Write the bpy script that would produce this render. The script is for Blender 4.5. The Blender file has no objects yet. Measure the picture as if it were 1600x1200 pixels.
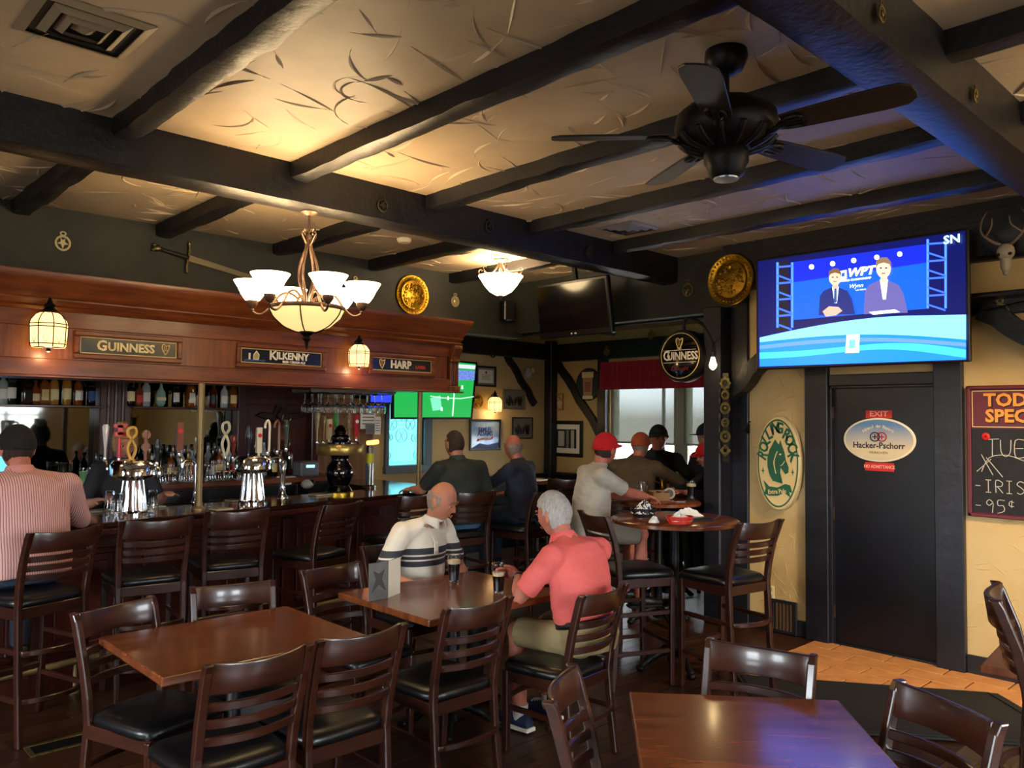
import bpy, bmesh, math, random
from mathutils import Vector, Matrix, noise
random.seed(7)
PI = math.pi
scene = bpy.context.scene
col = scene.collection

# ------------------------------------------------------------------ camera
F, CX, CY, H = 1256.6, 800.0, 600.0, 1.75      # focal length in pixels of a 1600x1200 frame, eye height
def cam_axes(y, p, r):
    y, p, r = map(math.radians, (y, p, r))
    fw = Vector((math.cos(y)*math.cos(p), math.sin(y)*math.cos(p), math.sin(p)))
    rt = Vector((math.sin(y), -math.cos(y), 0)); up = rt.cross(fw)
    return math.cos(r)*rt + math.sin(r)*up, -math.sin(r)*rt + math.cos(r)*up, fw
RT, UP, FW = cam_axes(46.6, 2.424, 0.584)
CAM = Vector((0, 0, H))
cd = bpy.data.cameras.new('camera'); cam = bpy.data.objects.new('camera', cd); col.objects.link(cam)
cd.sensor_width = 36; cd.lens = 36*F/1600; cd.clip_start = .05; cd.clip_end = 200
cam.matrix_world = Matrix(((RT.x, UP.x, -FW.x, CAM.x), (RT.y, UP.y, -FW.y, CAM.y), (RT.z, UP.z, -FW.z, CAM.z), (0, 0, 0, 1)))
scene.camera = cam
def ray(x, y): return RT*((x-CX)/F) - UP*((y-CY)/F) + FW
def onz(x, y, z): d = ray(x, y); return CAM + d*((z-H)/d.z)
def onx(x, y, X): d = ray(x, y); return CAM + d*(X/d.x)
def ony(x, y, Y): d = ray(x, y); return CAM + d*(Y/d.y)
def ond(x, y, D): return CAM + ray(x, y)*D

# ------------------------------------------------------------------ light and exposure
scene.view_settings.view_transform = 'Standard'; scene.view_settings.look = 'None'
scene.view_settings.gamma = 1; scene.view_settings.use_curve_mapping = False
scene.view_settings.exposure = 0.7
w = bpy.data.worlds.new('world'); scene.world = w; w.use_nodes = True
nt_ = w.node_tree; tc_ = nt_.nodes.new('ShaderNodeTexCoord'); sz_ = nt_.nodes.new('ShaderNodeSeparateXYZ'); rp_ = nt_.nodes.new('ShaderNodeValToRGB')
rp_.color_ramp.elements[0].color = (.27, .26, .24, 1); rp_.color_ramp.elements[0].position = .0; rp_.color_ramp.elements[1].color = (.86, .95, 1, 1); rp_.color_ramp.elements[1].position = .03   # street below, sky above
nt_.links.new(tc_.outputs['Generated'], sz_.inputs[0]); nt_.links.new(sz_.outputs[2], rp_.inputs[0]); nt_.links.new(rp_.outputs[0], nt_.nodes['Background'].inputs[0])
w.node_tree.nodes['Background'].inputs[1].default_value = 15.0

# daylight entering by the four windows on the two walls behind the viewer
REARWIN = [('near', .45, 1.65), ('near', 3.0, 4.2), ('rear', .2, 1.5), ('rear', 3.0, 4.3)]      # wall, from, to
for wl, a_, c_ in REARWIN:
    ld = bpy.data.lights.new('daylight', 'AREA'); ld.shape = 'RECTANGLE'; ld.size = c_-a_; ld.size_y = 1.45; ld.energy = 46; ld.spread = math.radians(96); ld.color = (.86, .93, 1)
    lo = bpy.data.objects.new('daylight', ld); col.objects.link(lo)
    if wl == 'near': lo.location = ((a_+c_)/2, -2.72, 1.7); lo.rotation_euler = (math.radians(46), 0, 0)
    else: lo.location = (-3.12, (a_+c_)/2, 1.7); lo.rotation_euler = (math.radians(46), 0, math.radians(-90))

# ------------------------------------------------------------------ materials
def hexc(h):
    h = h.lstrip('#'); c = [int(h[i:i+2], 16)/255 for i in (0, 2, 4)]
    return tuple((v/12.92 if v <= .04045 else ((v+.055)/1.055)**2.4) for v in c)+(1,)
MATS = {}
def mat(name, c='#808080', rough=.5, metal=0, emit=0, c2=None, scale=(8, 8, 8), bump=0, bscale=None, trans=0, alpha=1, coat=0, detail=4, spec=.5, wave=None, ecol=None, ior=1.45, contrast=(.35, .65)):
    if name in MATS: return MATS[name]
    m = bpy.data.materials.new(name); m.use_nodes = True
    nt = m.node_tree; b = nt.nodes['Principled BSDF']
    b.inputs['Base Color'].default_value = hexc(c); b.inputs['Roughness'].default_value = rough
    b.inputs['Metallic'].default_value = metal; b.inputs['Transmission Weight'].default_value = trans
    b.inputs['Alpha'].default_value = alpha; b.inputs['Coat Weight'].default_value = coat
    b.inputs['Coat Roughness'].default_value = .12
    b.inputs['Specular IOR Level'].default_value = spec; b.inputs['IOR'].default_value = ior
    if emit:
        b.inputs['Emission Color'].default_value = hexc(ecol or c); b.inputs['Emission Strength'].default_value = emit
    if c2 or bump:
        tc = nt.nodes.new('ShaderNodeTexCoord'); mp = nt.nodes.new('ShaderNodeMapping')
        mp.inputs['Scale'].default_value = scale
        nt.links.new(tc.outputs['Object'], mp.inputs[0])
        if wave:
            n = nt.nodes.new('ShaderNodeTexWave'); n.bands_direction = wave[0]; n.inputs['Scale'].default_value = wave[1]
            n.inputs['Distortion'].default_value = wave[2]; n.inputs['Detail'].default_value = 2
            out = n.outputs['Fac']
        else:
            n = nt.nodes.new('ShaderNodeTexNoise'); n.inputs['Scale'].default_value = 1; n.inputs['Detail'].default_value = detail
            n.inputs['Roughness'].default_value = .6; out = n.outputs['Fac']
        nt.links.new(mp.outputs[0], n.inputs['Vector'])
        if c2:
            r = nt.nodes.new('ShaderNodeValToRGB'); r.color_ramp.elements[0].color = hexc(c); r.color_ramp.elements[1].color = hexc(c2)
            r.color_ramp.elements[0].position, r.color_ramp.elements[1].position = contrast
            nt.links.new(out, r.inputs[0]); nt.links.new(r.outputs[0], b.inputs['Base Color'])
        if bump:
            bn = nt.nodes.new('ShaderNodeBump'); bn.inputs['Strength'].default_value = bump; bn.inputs['Distance'].default_value = .01
            src = out
            if bscale:
                n2 = nt.nodes.new('ShaderNodeTexNoise'); n2.inputs['Scale'].default_value = bscale; n2.inputs['Detail'].default_value = 5
                nt.links.new(tc.outputs['Object'], n2.inputs['Vector']); src = n2.outputs['Fac']
            nt.links.new(src, bn.inputs['Height']); nt.links.new(bn.outputs[0], b.inputs['Normal'])
    MATS[name] = m
    return m
M_plaster = mat('cream_plaster', '#c9ae78', .62, c2='#bfa169', scale=(1.3, 1.3, 1.3), bump=.35, bscale=9)
M_ceil = mat('ceiling_plaster', '#b3a288', .5, c2='#9d8c74', scale=(1, 1, 1), bump=.5, bscale=5)
M_beam = mat('dark_beam', '#0c0c10', .42, c2='#17171b', scale=(6, 6, 6), bump=.35, bscale=26)
M_soffit = mat('soffit_paint', '#35362f', .6, c2='#25261f', scale=(2, 2, 2), bump=.3, bscale=14)
M_trim = mat('black_trim', '#14141a', .38, c2='#1d1d25', scale=(3, 3, 14), bump=.25, bscale=20)
M_door = mat('black_door', '#0b0b10', .33, c2='#101018', scale=(3, 3, 3))
M_plank = mat('floor_plank', '#40220f', .38, c2='#2a1409', scale=(2, 22, 6), bump=.25)
M_plank2 = mat('floor_plank_dark', '#33190b', .38, c2='#241006', scale=(2, 22, 6), bump=.25)
M_gap = mat('floor_gap', '#0c0704', .8)
M_tile = mat('terracotta_tile', '#c98d56', .45, c2='#b27742', scale=(7, 7, 7), bump=.2)
M_grout = mat('tile_grout', '#4a3520', .8)
M_chair = mat('chair_wood', '#3a1a0e', .3, c2='#281008', scale=(5, 5, 25), coat=.35)
M_table = mat('table_wood', '#7d4220', .24, c2='#5c2c14', scale=(3, 20, 3), coat=.4)
M_vinyl = mat('black_vinyl', '#0c0c0e', .32, bump=.1, bscale=60)
M_oak = mat('cherry_oak', '#7d421c', .38, c2='#5b2b10', scale=(3, 20, 22), bump=.15, coat=.1)
M_oak2 = mat('cherry_oak_upright', '#84481f', .38, c2='#5f2e12', scale=(25, 20, 2.5), bump=.15, coat=.1)
M_maho = mat('mahogany', '#47170c', .35, c2='#2f0e07', scale=(18, 18, 2), coat=.2)
M_bartop = mat('bar_top', '#33170b', .1, c2='#1e0c06', scale=(3, 18, 3), coat=.6)
M_iron = mat('wrought_iron', '#131316', .45, metal=.6)
M_bronze = mat('bronze', '#6e5546', .4, metal=.6, c2='#523d31', scale=(20, 20, 20))
M_brass = mat('brass', '#b08a2e', .3, metal=1, c2='#8d6a1c', scale=(18, 18, 18), bump=.35, bscale=40)
M_oldbrass = mat('aged_brass', '#8f8350', .4, metal=.9, c2='#5d5636', scale=(40, 40, 40))
M_chrome = mat('chrome', '#d8dade', .08, metal=1)
M_steel = mat('brushed_steel', '#9b9b98', .3, metal=1)
M_polebrass = mat('brass_pole', '#85714a', .4, metal=.45)
M_black = mat('black_plastic', '#08080a', .35)
M_gloss = mat('black_gloss', '#040406', .06, coat=.5)
M_screen_off = mat('screen_glass', '#05050a', .16, coat=.4)
M_white = mat('white_print', '#efe9d8', .6)
M_cream = mat('cream_print', '#e8d9a4', .6)
M_red = mat('red_print', '#c01f22', .5)
M_paper = mat('paper', '#e9e5da', .7)
M_glass = mat('clear_glass', '#ffffff', .03, trans=1, ior=1.45)
M_frame = mat('black_frame', '#0d0c0c', .35)
M_mirror = mat('bar_mirror', '#6d706c', .04, metal=1)
M_shade = mat('glass_shade_lit', '#fff0cc', .5, emit=11, ecol='#ffdca2')
M_bowl = mat('glass_bowl_lit', '#e6d39a', .5, emit=.8, ecol='#e2c37e')
M_lantern = mat('lantern_glass', '#f2dcae', .5, emit=1.6, ecol='#ffc777')

# ------------------------------------------------------------------ mesh helpers
class MB:
    def __init__(s): s.v = []; s.f = []; s.m = []; s.mi = 0
    def add(s, vs, fs, xf=None):
        o = len(s.v)
        s.v += [tuple(xf @ Vector(p)) if xf else tuple(p) for p in vs]
        s.f += [tuple(i+o for i in f) for f in fs]; s.m += [s.mi]*len(fs); return s
    def box(s, a, b, xf=None):
        (x0, y0, z0), (x1, y1, z1) = a, b
        return s.add([(x0,y0,z0),(x1,y0,z0),(x1,y1,z0),(x0,y1,z0),(x0,y0,z1),(x1,y0,z1),(x1,y1,z1),(x0,y1,z1)],
                     [(3,2,1,0),(4,5,6,7),(0,1,5,4),(1,2,6,5),(2,3,7,6),(3,0,4,7)], xf)
    def cbox(s, c, d, xf=None):
        return s.box([c[i]-d[i]/2 for i in range(3)], [c[i]+d[i]/2 for i in range(3)], xf)
    def tube(s, pts, r, n=8, xf=None, closed=False, sq=None, flat=None):
        pts = [Vector(p) for p in pts]; rs = r if isinstance(r, (list, tuple)) else [r]*len(pts)
        vs = []; L = len(pts); ref = None
        for i, p in enumerate(pts):
            t = (pts[(i+1) % L]-pts[i-1]) if closed else (pts[min(i+1, L-1)]-pts[max(i-1, 0)])
            t.normalize()
            if ref is None: ref = Vector((0, 0, 1)) if abs(t.z) < .9 else Vector((1, 0, 0))
            a = t.cross(ref)
            if a.length < 1e-5: a = t.orthogonal()
            a.normalize(); b = a.cross(t); ref = b
            for k in range(n):
                an = 2*PI*(k+(.5 if n == 4 else 0))/n; ca, sa = math.cos(an), math.sin(an)
                if flat: sa *= flat
                vs.append(p+(a*ca+b*sa)*rs[i])
        fs = []
        for i in range(L if closed else L-1):
            j = (i+1) % L
            for k in range(n): fs.append((i*n+k, i*n+(k+1) % n, j*n+(k+1) % n, j*n+k))
        if not closed: fs += [tuple(range(n-1, -1, -1)), tuple((L-1)*n+k for k in range(n))]
        return s.add(vs, fs, xf)
    def lathe(s, prof, n=20, xf=None, cap=True):
        vs = []; fs = []; L = len(prof)
        for r, z in prof:
            for k in range(n): a = 2*PI*k/n; vs.append((r*math.cos(a), r*math.sin(a), z))
        for i in range(L-1):
            for k in range(n): fs.append((i*n+k, i*n+(k+1) % n, (i+1)*n+(k+1) % n, (i+1)*n+k))
        if cap: fs += [tuple(range(n-1, -1, -1)), tuple((L-1)*n+k for k in range(n))]
        return s.add(vs, fs, xf)
    def prism(s, out, d, xf=None):
        """outline in local xy, extruded 0..d along z"""
        n = len(out)
        vs = [(x, y, 0) for x, y in out]+[(x, y, d) for x, y in out]
        fs = [tuple(range(n-1, -1, -1)), tuple(range(n, 2*n))]+[(i, (i+1) % n, n+(i+1) % n, n+i) for i in range(n)]
        return s.add(vs, fs, xf)
    def ball(s, c, r, n=10, xf=None):
        r = r if isinstance(r, (tuple, list)) else (r, r, r); vs = []; fs = []; m = max(4, n//2+1)
        for i in range(1, m):
            t = PI*i/m
            for k in range(n):
                a = 2*PI*k/n; vs.append((c[0]+r[0]*math.sin(t)*math.cos(a), c[1]+r[1]*math.sin(t)*math.sin(a), c[2]+r[2]*math.cos(t)))
        b = len(vs); vs += [(c[0], c[1], c[2]+r[2]), (c[0], c[1], c[2]-r[2])]
        for i in range(m-2):
            for k in range(n): fs.append((i*n+k, (i+1)*n+k, (i+1)*n+(k+1) % n, i*n+(k+1) % n))
        for k in range(n):
            fs.append((b, k, (k+1) % n)); fs.append((b+1, (m-2)*n+(k+1) % n, (m-2)*n+k))
        return s.add(vs, fs, xf)
    def mesh(s, name, m, smooth=None, bevel=0, seg=1):
        me = bpy.data.meshes.new(name); me.from_pydata(s.v, [], s.f)
        ml = m if isinstance(m, (list, tuple)) else [m]
        for x in ml: me.materials.append(x)
        if len(ml) > 1: me.polygons.foreach_set('material_index', s.m)
        bm = bmesh.new(); bm.from_mesh(me)
        bmesh.ops.recalc_face_normals(bm, faces=bm.faces)
        if bevel:
            es = [e for e in bm.edges if len(e.link_faces) == 2 and e.calc_face_angle(0) > .5]
            bmesh.ops.bevel(bm, geom=es, offset=bevel, segments=seg, affect='EDGES', profile=.5)
        bm.to_mesh(me); bm.free()
        if smooth is not None:
            me.polygons.foreach_set('use_smooth', [True]*len(me.polygons))
            me.set_sharp_from_angle(angle=math.radians(smooth))
        return me
    def build(s, name, m, parent=None, smooth=None, bevel=0, seg=1, label=None):
        o = bpy.data.objects.new(name, s.mesh(name, m, smooth, bevel, seg)); col.objects.link(o)
        if parent: o.parent = parent
        if label: o['label'] = label
        return o
def tag(o, label=None, cat=None, group=None, kind=None):
    if label: o['label'] = label
    if cat: o['category'] = cat
    if group: o['group'] = group
    if kind: o['kind'] = kind
    return o
def empty(name, loc=(0, 0, 0), rz=0, label=None, cat=None, group=None):
    o = bpy.data.objects.new(name, None); col.objects.link(o); o.location = loc; o.rotation_euler = (0, 0, rz); o.empty_display_size = .1
    return tag(o, label, cat, group)
def copy_tree(o, parent=None):
    c = o.copy(); col.objects.link(c); c.parent = parent
    for ch in o.children: copy_tree(ch, c)
    return c
def basis(o, u, v):
    u = Vector(u).normalized(); v = Vector(v).normalized(); n = u.cross(v)
    return Matrix(((u.x, v.x, n.x, o[0]), (u.y, v.y, n.y, o[1]), (u.z, v.z, n.z, o[2]), (0, 0, 0, 1)))
def face_y(p): return basis(p, (1, 0, 0), (0, 0, 1))       # local xy on a wall that looks towards -Y, local z out of it
def face_x(p): return basis(p, (0, -1, 0), (0, 0, 1))      # the same on a wall that looks towards -X
def put(o, m): o.matrix_world = m; return o
def rot(ax, a): return Matrix.Rotation(a, 4, ax)
def tr(x, y=0, z=0): return Matrix.Translation((x, y, z))
def text(body, size, name, m, parent, x=0, y=0, z=0, ext=.0015, bold=0, sx=1, align='CENTER', shear=0, rz=0, space=1):
    c = bpy.data.curves.new('t', 'FONT'); c.body = body; c.size = size; c.extrude = ext; c.offset = bold; c.shear = shear
    c.align_x = align; c.align_y = 'CENTER'; c.resolution_u = 2; c.space_character = space
    t = bpy.data.objects.new('t', c); col.objects.link(t)
    dg = bpy.context.evaluated_depsgraph_get(); me = bpy.data.meshes.new_from_object(t.evaluated_get(dg))
    bpy.data.objects.remove(t); bpy.data.curves.remove(c)
    me.transform(tr(x, y, z) @ rot('Z', rz) @ Matrix.Diagonal((sx, 1, 1, 1)))
    me.materials.clear(); me.materials.append(m); me.name = name
    o = bpy.data.objects.new(name, me); col.objects.link(o); o.parent = parent
    return o
def ell(rx, ry, n=40, cx=0, cy=0): return [(cx+rx*math.cos(2*PI*k/n), cy+ry*math.sin(2*PI*k/n)) for k in range(n)]
def arc_pts(c, r, a0, a1, n): return [(c[0]+r*math.cos(a0+(a1-a0)*k/n), c[1]+r*math.sin(a0+(a1-a0)*k/n)) for k in range(n+1)]
def spline(P, n=6):
    """Catmull-Rom through P"""
    P = [Vector(p) for p in P]; out = []
    for i in range(len(P)-1):
        a, b, c, d = P[max(i-1, 0)], P[i], P[i+1], P[min(i+2, len(P)-1)]
        for k in range(n):
            t = k/n; out.append(.5*((2*b)+(c-a)*t+(2*a-5*b+4*c-d)*t*t+(3*b-a-3*c+d)*t**3))
    return out+[P[-1]]
def point_light(name, loc, power, color=(1, .78, .52), r=.04, parent=None):
    l = bpy.data.lights.new(name, 'POINT'); l.energy = power; l.color = color; l.shadow_soft_size = r
    o = bpy.data.objects.new(name, l); col.objects.link(o); o.location = loc
    if parent: o.parent = parent
    return o
# ------------------------------------------------------------------ the room
XD, ZC, YS, XF, YB, ZL = 6.27, 3.27, 6.6, 8.33, 8.0, 2.92
X0, Y0 = -3.0, -2.6
def struct(mb, name, m, smooth=None, bevel=0, parent=None):
    o = mb.build(name, m, parent, smooth, bevel)
    if not parent: o['kind'] = 'structure'
    return o
b = MB(); b.box((X0, Y0, -.2), (XF, YB, -.008)); floor = struct(b, 'floor', M_gap)
# boards run along X; shared meshes
bw, bl = .125, 1.6
pm = []
for L in (1.6, 1.1, .7):
    for m in (M_plank, M_plank2):
        q = MB(); q.box((0, .002, -.02), (L-.004, bw-.002, 0)); pm.append((L, q.mesh('plank', m)))
rows = []
for r in range(int((YB-Y0)/bw)):
    y = Y0+r*bw; x = X0-random.random()*1.2
    near = .2 < y < 6.2
    if not near: continue
    x = .0-random.random()*1.0
    while x < 4.55:
        L, me = random.choice(pm)
        if x+L > .1 and not (x > 3.9 and y < -1):
            o = bpy.data.objects.new('plank', me); col.objects.link(o); o.parent = floor; o.location = (x, y, 0)
        x += L
rest = MB()
rest.box((X0, Y0, -.02), (-1.1, YB, -.001)); rest.box((-1.1, Y0, -.02), (XF, .15, -.001)); rest.box((-1.1, 6.3, -.02), (XF, YB, -.001)); rest.box((4.5, 3.05, -.02), (XF, 6.3, -.002))
rest.build('outer_boards', M_plank, floor)
# terracotta tiles by the door
gb = MB(); gb.box((4.5, .15, -.02), (XD, 3.05, -.003)); tf = gb.build('tile_bed', M_grout, floor)
q = MB(); q.box((0, 0, -.015), (.188, .388, .005)); tme = q.mesh('tile', M_tile, bevel=.003)
for i in range(6):
    for j in range(8):
        x = 5.07+i*.2; y = 3.05-.4*(j+1)+(.2 if i % 2 else 0)
        if y+.4 > 3.06: continue
        if y < .15: continue
        o = bpy.data.objects.new('tile', tme); col.objects.link(o); o.parent = tf; o.location = (x, y, 0)
q = MB(); q.box((0, 0, -.015), (.188, .188, .005)); hme = q.mesh('half_tile', M_tile, bevel=.003)
for i in (1, 3, 5):
    o = bpy.data.objects.new('half_tile', hme); col.objects.link(o); o.parent = tf; o.location = (5.07+i*.2, 2.853, 0)

# ---- walls
b = MB()
b.box((XD, Y0, 0), (XD+.16, 2.14, ZC)); b.box((XD, 2.92, 0), (XD+.16, 3.80, ZC)); b.box((XD, 2.14, 2.03), (XD+.16, 2.92, ZC))
b.box((XD+.11, 2.05, 0), (XD+.16, 3.0, 2.1)); wr = struct(b, 'wall_right', M_plaster)  # this box is an added backing that blocks light around the door
b = MB(); b.box((XD+.16, 3.2, 0), (XF, 3.3, ZL)); struct(b, 'wall_alcove', M_plaster)
# far window wall X = XF with window opening
WY0, WY1, WZ0, WZ1 = 4.55, 6.90, 1.0, 2.50
b = MB()
b.box((XF, 3.2, 0), (XF+.2, WY0, ZL)); b.box((XF, WY1, 0), (XF+.2, YB, ZL)); b.box((XF, WY0, 0), (XF+.2, WY1, WZ0)); b.box((XF, WY0, WZ1), (XF+.2, WY1, ZL))
wf = struct(b, 'wall_far', M_plaster)
# back wall Y = YB with the lace window
p0, p1 = ony(606, 650, YB), ony(661, 726, YB)
LX0, LX1, LZ0, LZ1 = p0.x, p1.x, p1.z, 1.95
b = MB()
b.box((X0, YB, 0), (LX0, YB+.2, ZL)); b.box((LX1, YB, 0), (XF+.2, YB+.2, ZL)); b.box((LX0, YB, 0), (LX1, YB+.2, LZ0)); b.box((LX0, YB, LZ1), (LX1, YB+.2, ZL))
wb = struct(b, 'wall_left', M_plaster)
def pierced(name, wl):
    """wall behind the viewer with its two windows"""
    b = MB(); ws = [(a_, c_) for q, a_, c_ in REARWIN if q == wl]; lo, hi = (X0, XF) if wl == 'near' else (Y0, YB)
    def seg(a_, c_, z0, z1): b.box((a_, Y0-.15, z0), (c_, Y0, z1)) if wl == 'near' else b.box((X0-.15, a_, z0), (X0, c_, z1))
    p_ = lo
    for a_, c_ in ws: seg(p_, a_, 0, ZC); seg(a_, c_, 0, .95); seg(a_, c_, 2.45, ZC); p_ = c_
    seg(p_, hi, 0, ZC); struct(b, name, M_plaster)
    for a_, c_ in ws:
        wnum[0] += 1; t = empty('window_%d' % wnum[0]); t['kind'] = 'structure'
        for u0, u1, z0, z1 in ((a_, a_+.05, .95, 2.45), (c_-.05, c_, .95, 2.45), ((a_+c_)/2-.03, (a_+c_)/2+.03, .95, 2.45), (a_, c_, .95, 1.0), (a_, c_, 2.40, 2.45), (a_, c_, 1.7, 1.74)):
            q = MB(); q.box((u0, Y0-.1, z0), (u1, Y0-.04, z1)) if wl == 'near' else q.box((X0-.1, u0, z0), (X0-.04, u1, z1)); q.build('window_bar', M_trim, t, bevel=.004)
wnum = [2]
pierced('wall_rear', 'rear'); pierced('wall_near', 'near')
# dark bands: soffit over the bar, header over the alcove, band over the door wall
b = MB(); b.box((X0, YS, 2.66), (XD+.12, YS+.14, ZC)); struct(b, 'wall_soffit', M_soffit)
b = MB(); b.box((XD, 3.80, 2.72), (XD+.12, YS, ZC)); struct(b, 'wall_header', M_soffit)

# ---- ceiling
b = MB(); b.box((X0, Y0, ZC), (XD+.2, YS+.14, ZC+.15)); ceil = struct(b, 'ceiling', M_ceil)
b = MB(); b.box((X0, YS+.14, ZL), (XF+.2, YB+.2, ZL+.1)); b.box((XD+.12, 3.2, ZL), (XF+.2, YS+.14, ZL+.1)); b.build('low_ceiling', M_ceil, ceil)
def rough_beam(name, p, q, w, h, amp, parent, m=M_beam, seg=.09, seed=0):
    """beam from p to q (axis points at top centre), w wide, h deep, hewn edges"""
    p, q = Vector(p), Vector(q); d = (q-p); L = d.length; d.normalize(); s = Vector((-d.y, d.x, 0)); up = Vector((0, 0, 1))
    if abs(d.z) > .7: s = Vector((1, 0, 0)); up = d.cross(s)
    n = max(2, int(L/seg)); pr = [(-.5, 0), (-.5, -.45), (-.47, -.93), (-.25, -1), (.25, -1), (.47, -.93), (.5, -.45), (.5, 0)]
    b = MB(); vs = []; fs = []; k = len(pr)
    for i in range(n+1):
        c = p+d*(L*i/n)
        for j, (a, e) in enumerate(pr):
            v = c+s*(a*w)+up*(e*h)
            nz = noise.noise_vector(v*5+Vector((seed, 0, 0)))*amp+noise.noise_vector(v*17+Vector((seed, 3, 0)))*amp*.5
            if j in (0, k-1): nz.z = 0
            vs.append(v+nz)
    for i in range(n):
        for j in range(k-1): fs.append((i*k+j, i*k+j+1, (i+1)*k+j+1, (i+1)*k+j))
        fs.append((i*k+k-1, i*k, (i+1)*k, (i+1)*k+k-1))
    fs += [tuple(range(k)), tuple(n*k+j for j in range(k-1, -1, -1))]
    b.add(vs, fs); return b.build(name, m, parent, smooth=50)
BB = [(4.38, 4.60), (1.08, 1.31)]
for i, (a, c) in enumerate(BB):
    rough_beam('main_beam', (X0, (a+c)/2, ZC), (XD, (a+c)/2, ZC), c-a, .245, .004, ceil, seed=i*9)
for i, x in enumerate((-1.65, -.65, .36, 1.36, 2.36, 3.37, 4.37, 5.37)):
    for (ya, yb) in ((1.31, 4.38), (4.60, YS), (-2.6, 1.08)):
        rough_beam('joist', (x, ya, ZC), (x, yb, ZC), .125, .10, .012, ceil, seed=i*7+ya)
rough_beam('wall_beam', (6.19, Y0, ZC), (6.19, 3.80, ZC), .16, .40, .006, ceil)
# trowel ridges on the plaster: countless, so stuff
def ridges(n, xr, yr, seed):
    rnd = random.Random(seed); b = MB()
    for _ in range(n):
        x, y = rnd.uniform(*xr), rnd.uniform(*yr); a = rnd.uniform(0, 2*PI); L = rnd.uniform(.08, .46); cv = rnd.uniform(-3, 3) if rnd.random() < .75 else rnd.uniform(-9, 9)
        wd = rnd.uniform(.004, .013); hh = rnd.uniform(.004, .012); N = 10; vs = []; fs = []
        for k in range(N+1):
            t = k/N; tp = math.sin(PI*min(1, t*1.15+.04)) if t < .87 else math.sin(PI*t)
            aa = a+cv*L*t; x += math.cos(aa)*L/N; y += math.sin(aa)*L/N
            nx, ny = -math.sin(aa), math.cos(aa); ww = wd*max(tp, .05)
            vs += [(x+nx*ww, y+ny*ww, ZC+.001), (x+nx*ww*.3, y+ny*ww*.3, ZC-hh*max(tp, .05)), (x-nx*ww, y-ny*ww, ZC+.001)]
        for k in range(N):
            for j in range(2): fs.append((k*3+j, k*3+j+1, k*3+j+4, k*3+j+3))
        b.add(vs, fs)
    return b
rb = ridges(820, (.2, 6.2), (-.3, 6.5), 3)
o = rb.build('trowel_ridges', M_ceil, ceil, smooth=60); o['kind'] = 'stuff'
# trowel ridges on the cream wall by the door
def wall_ridges(n, yr, zr, seed, parent):
    rnd = random.Random(seed); b = MB()
    for _ in range(n):
        y, z = rnd.uniform(*yr), rnd.uniform(*zr); a = rnd.uniform(0, 2*PI); L = rnd.uniform(.05, .2); cv = rnd.uniform(-5, 5); wd = rnd.uniform(.003, .007); hh = rnd.uniform(.002, .005); N = 6; vs = []; fs = []
        for k in range(N+1):
            tp = max(.05, math.sin(PI*k/N)); aa = a+cv*L*k/N; y += math.cos(aa)*L/N; z += math.sin(aa)*L/N; ny, nz = -math.sin(aa)*wd*tp, math.cos(aa)*wd*tp
            vs += [(XD+.001, y+ny, z+nz), (XD-hh*tp, y+ny*.3, z+nz*.3), (XD+.001, y-ny, z-nz)]
        for k in range(N):
            for j in range(2): fs.append((k*3+j, k*3+j+1, k*3+j+4, k*3+j+3))
        b.add(vs, fs)
    o = b.build('wall_ridges', M_plaster, parent, smooth=60); o['kind'] = 'stuff'
wall_ridges(110, (3.18, 3.62), (.2, 2.6), 5, wr); wall_ridges(60, (1.0, 1.9), (.2, 1.25), 6, wr); wall_ridges(30, (2.2, 2.88), (2.15, 2.7), 8, wr)

# ---- door 1, its frame, posts, braces
b = MB(); b.box((XD+.03, 2.15, .008), (XD+.075, 2.91, 2.02)); door = struct(b, 'door_1', M_door, bevel=.004)
for z in (1.82, 1.02, .25):
    h = MB(); h.box((XD-.002, 2.905, z-.05), (XD+.045, 2.935, z+.05)); h.build('hinge', M_bronze, door, bevel=.003)
tn = [0]
def trim(a, c, bevel=.006, m=M_trim):
    tn[0] += 1; b = MB(); b.box(a, c); return struct(b, 'trim_%d' % tn[0], m, bevel=bevel)
trim((XD-.055, 2.925, 0), (XD+.03, 3.115, 2.9)); trim((XD-.055, 1.945, 0), (XD+.03, 2.135, 2.9)); trim((XD-.03, 2.135, 2.03), (XD+.03, 2.925, 2.12))
trim((XD-.02, 2.906, 0), (XD+.11, 2.926, 2.03), .002); trim((XD-.02, 2.135, 2.012), (XD+.07, 2.925, 2.03), .003)
trim((6.06, 3.80, 0), (6.43, 3.97, 2.74), .012)          # corner post
trim((XD-.03, 3.64, 0), (XD+.16, 3.80, 2.9))
def brace(p, q, w, t, n, name=None):
    """flat timber from p to q on a wall with normal n"""
    tn[0] += 1; p, q, n = Vector(p), Vector(q), Vector(n); d = (q-p).normalized(); s = d.cross(n).normalized(); b = MB(); L = (q-p).length
    N = 8; vs = []; fs = []
    for i in range(N+1):
        c = p+d*(L*i/N)+s*(.012*math.sin(i*1.9))
        vs += [c+s*w/2, c+s*w/2+n*t, c-s*w/2+n*t, c-s*w/2]
    for i in range(N):
        for j in range(4): fs.append((i*4+j, i*4+(j+1) % 4, i*4+4+(j+1) % 4, i*4+4+j))
    fs += [(0, 1, 2, 3), (N*4+3, N*4+2, N*4+1, N*4)]
    b.add(vs, fs); return struct(b, 'trim_%d' % tn[0], M_beam)
brace((6.10, 3.78, 1.93), (6.10, 3.30, 2.42), .12, .15, (1, 0, 0))
brace((6.17, 1.80, 2.53), (6.17, 1.06, 2.03), .14, .09, (1, 0, 0)); trim((XD-.08, .95, 0), (XD, 1.10, 2.9))
trim((XD-.05, -1, 2.50), (XD, 1.945, 2.66))
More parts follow.
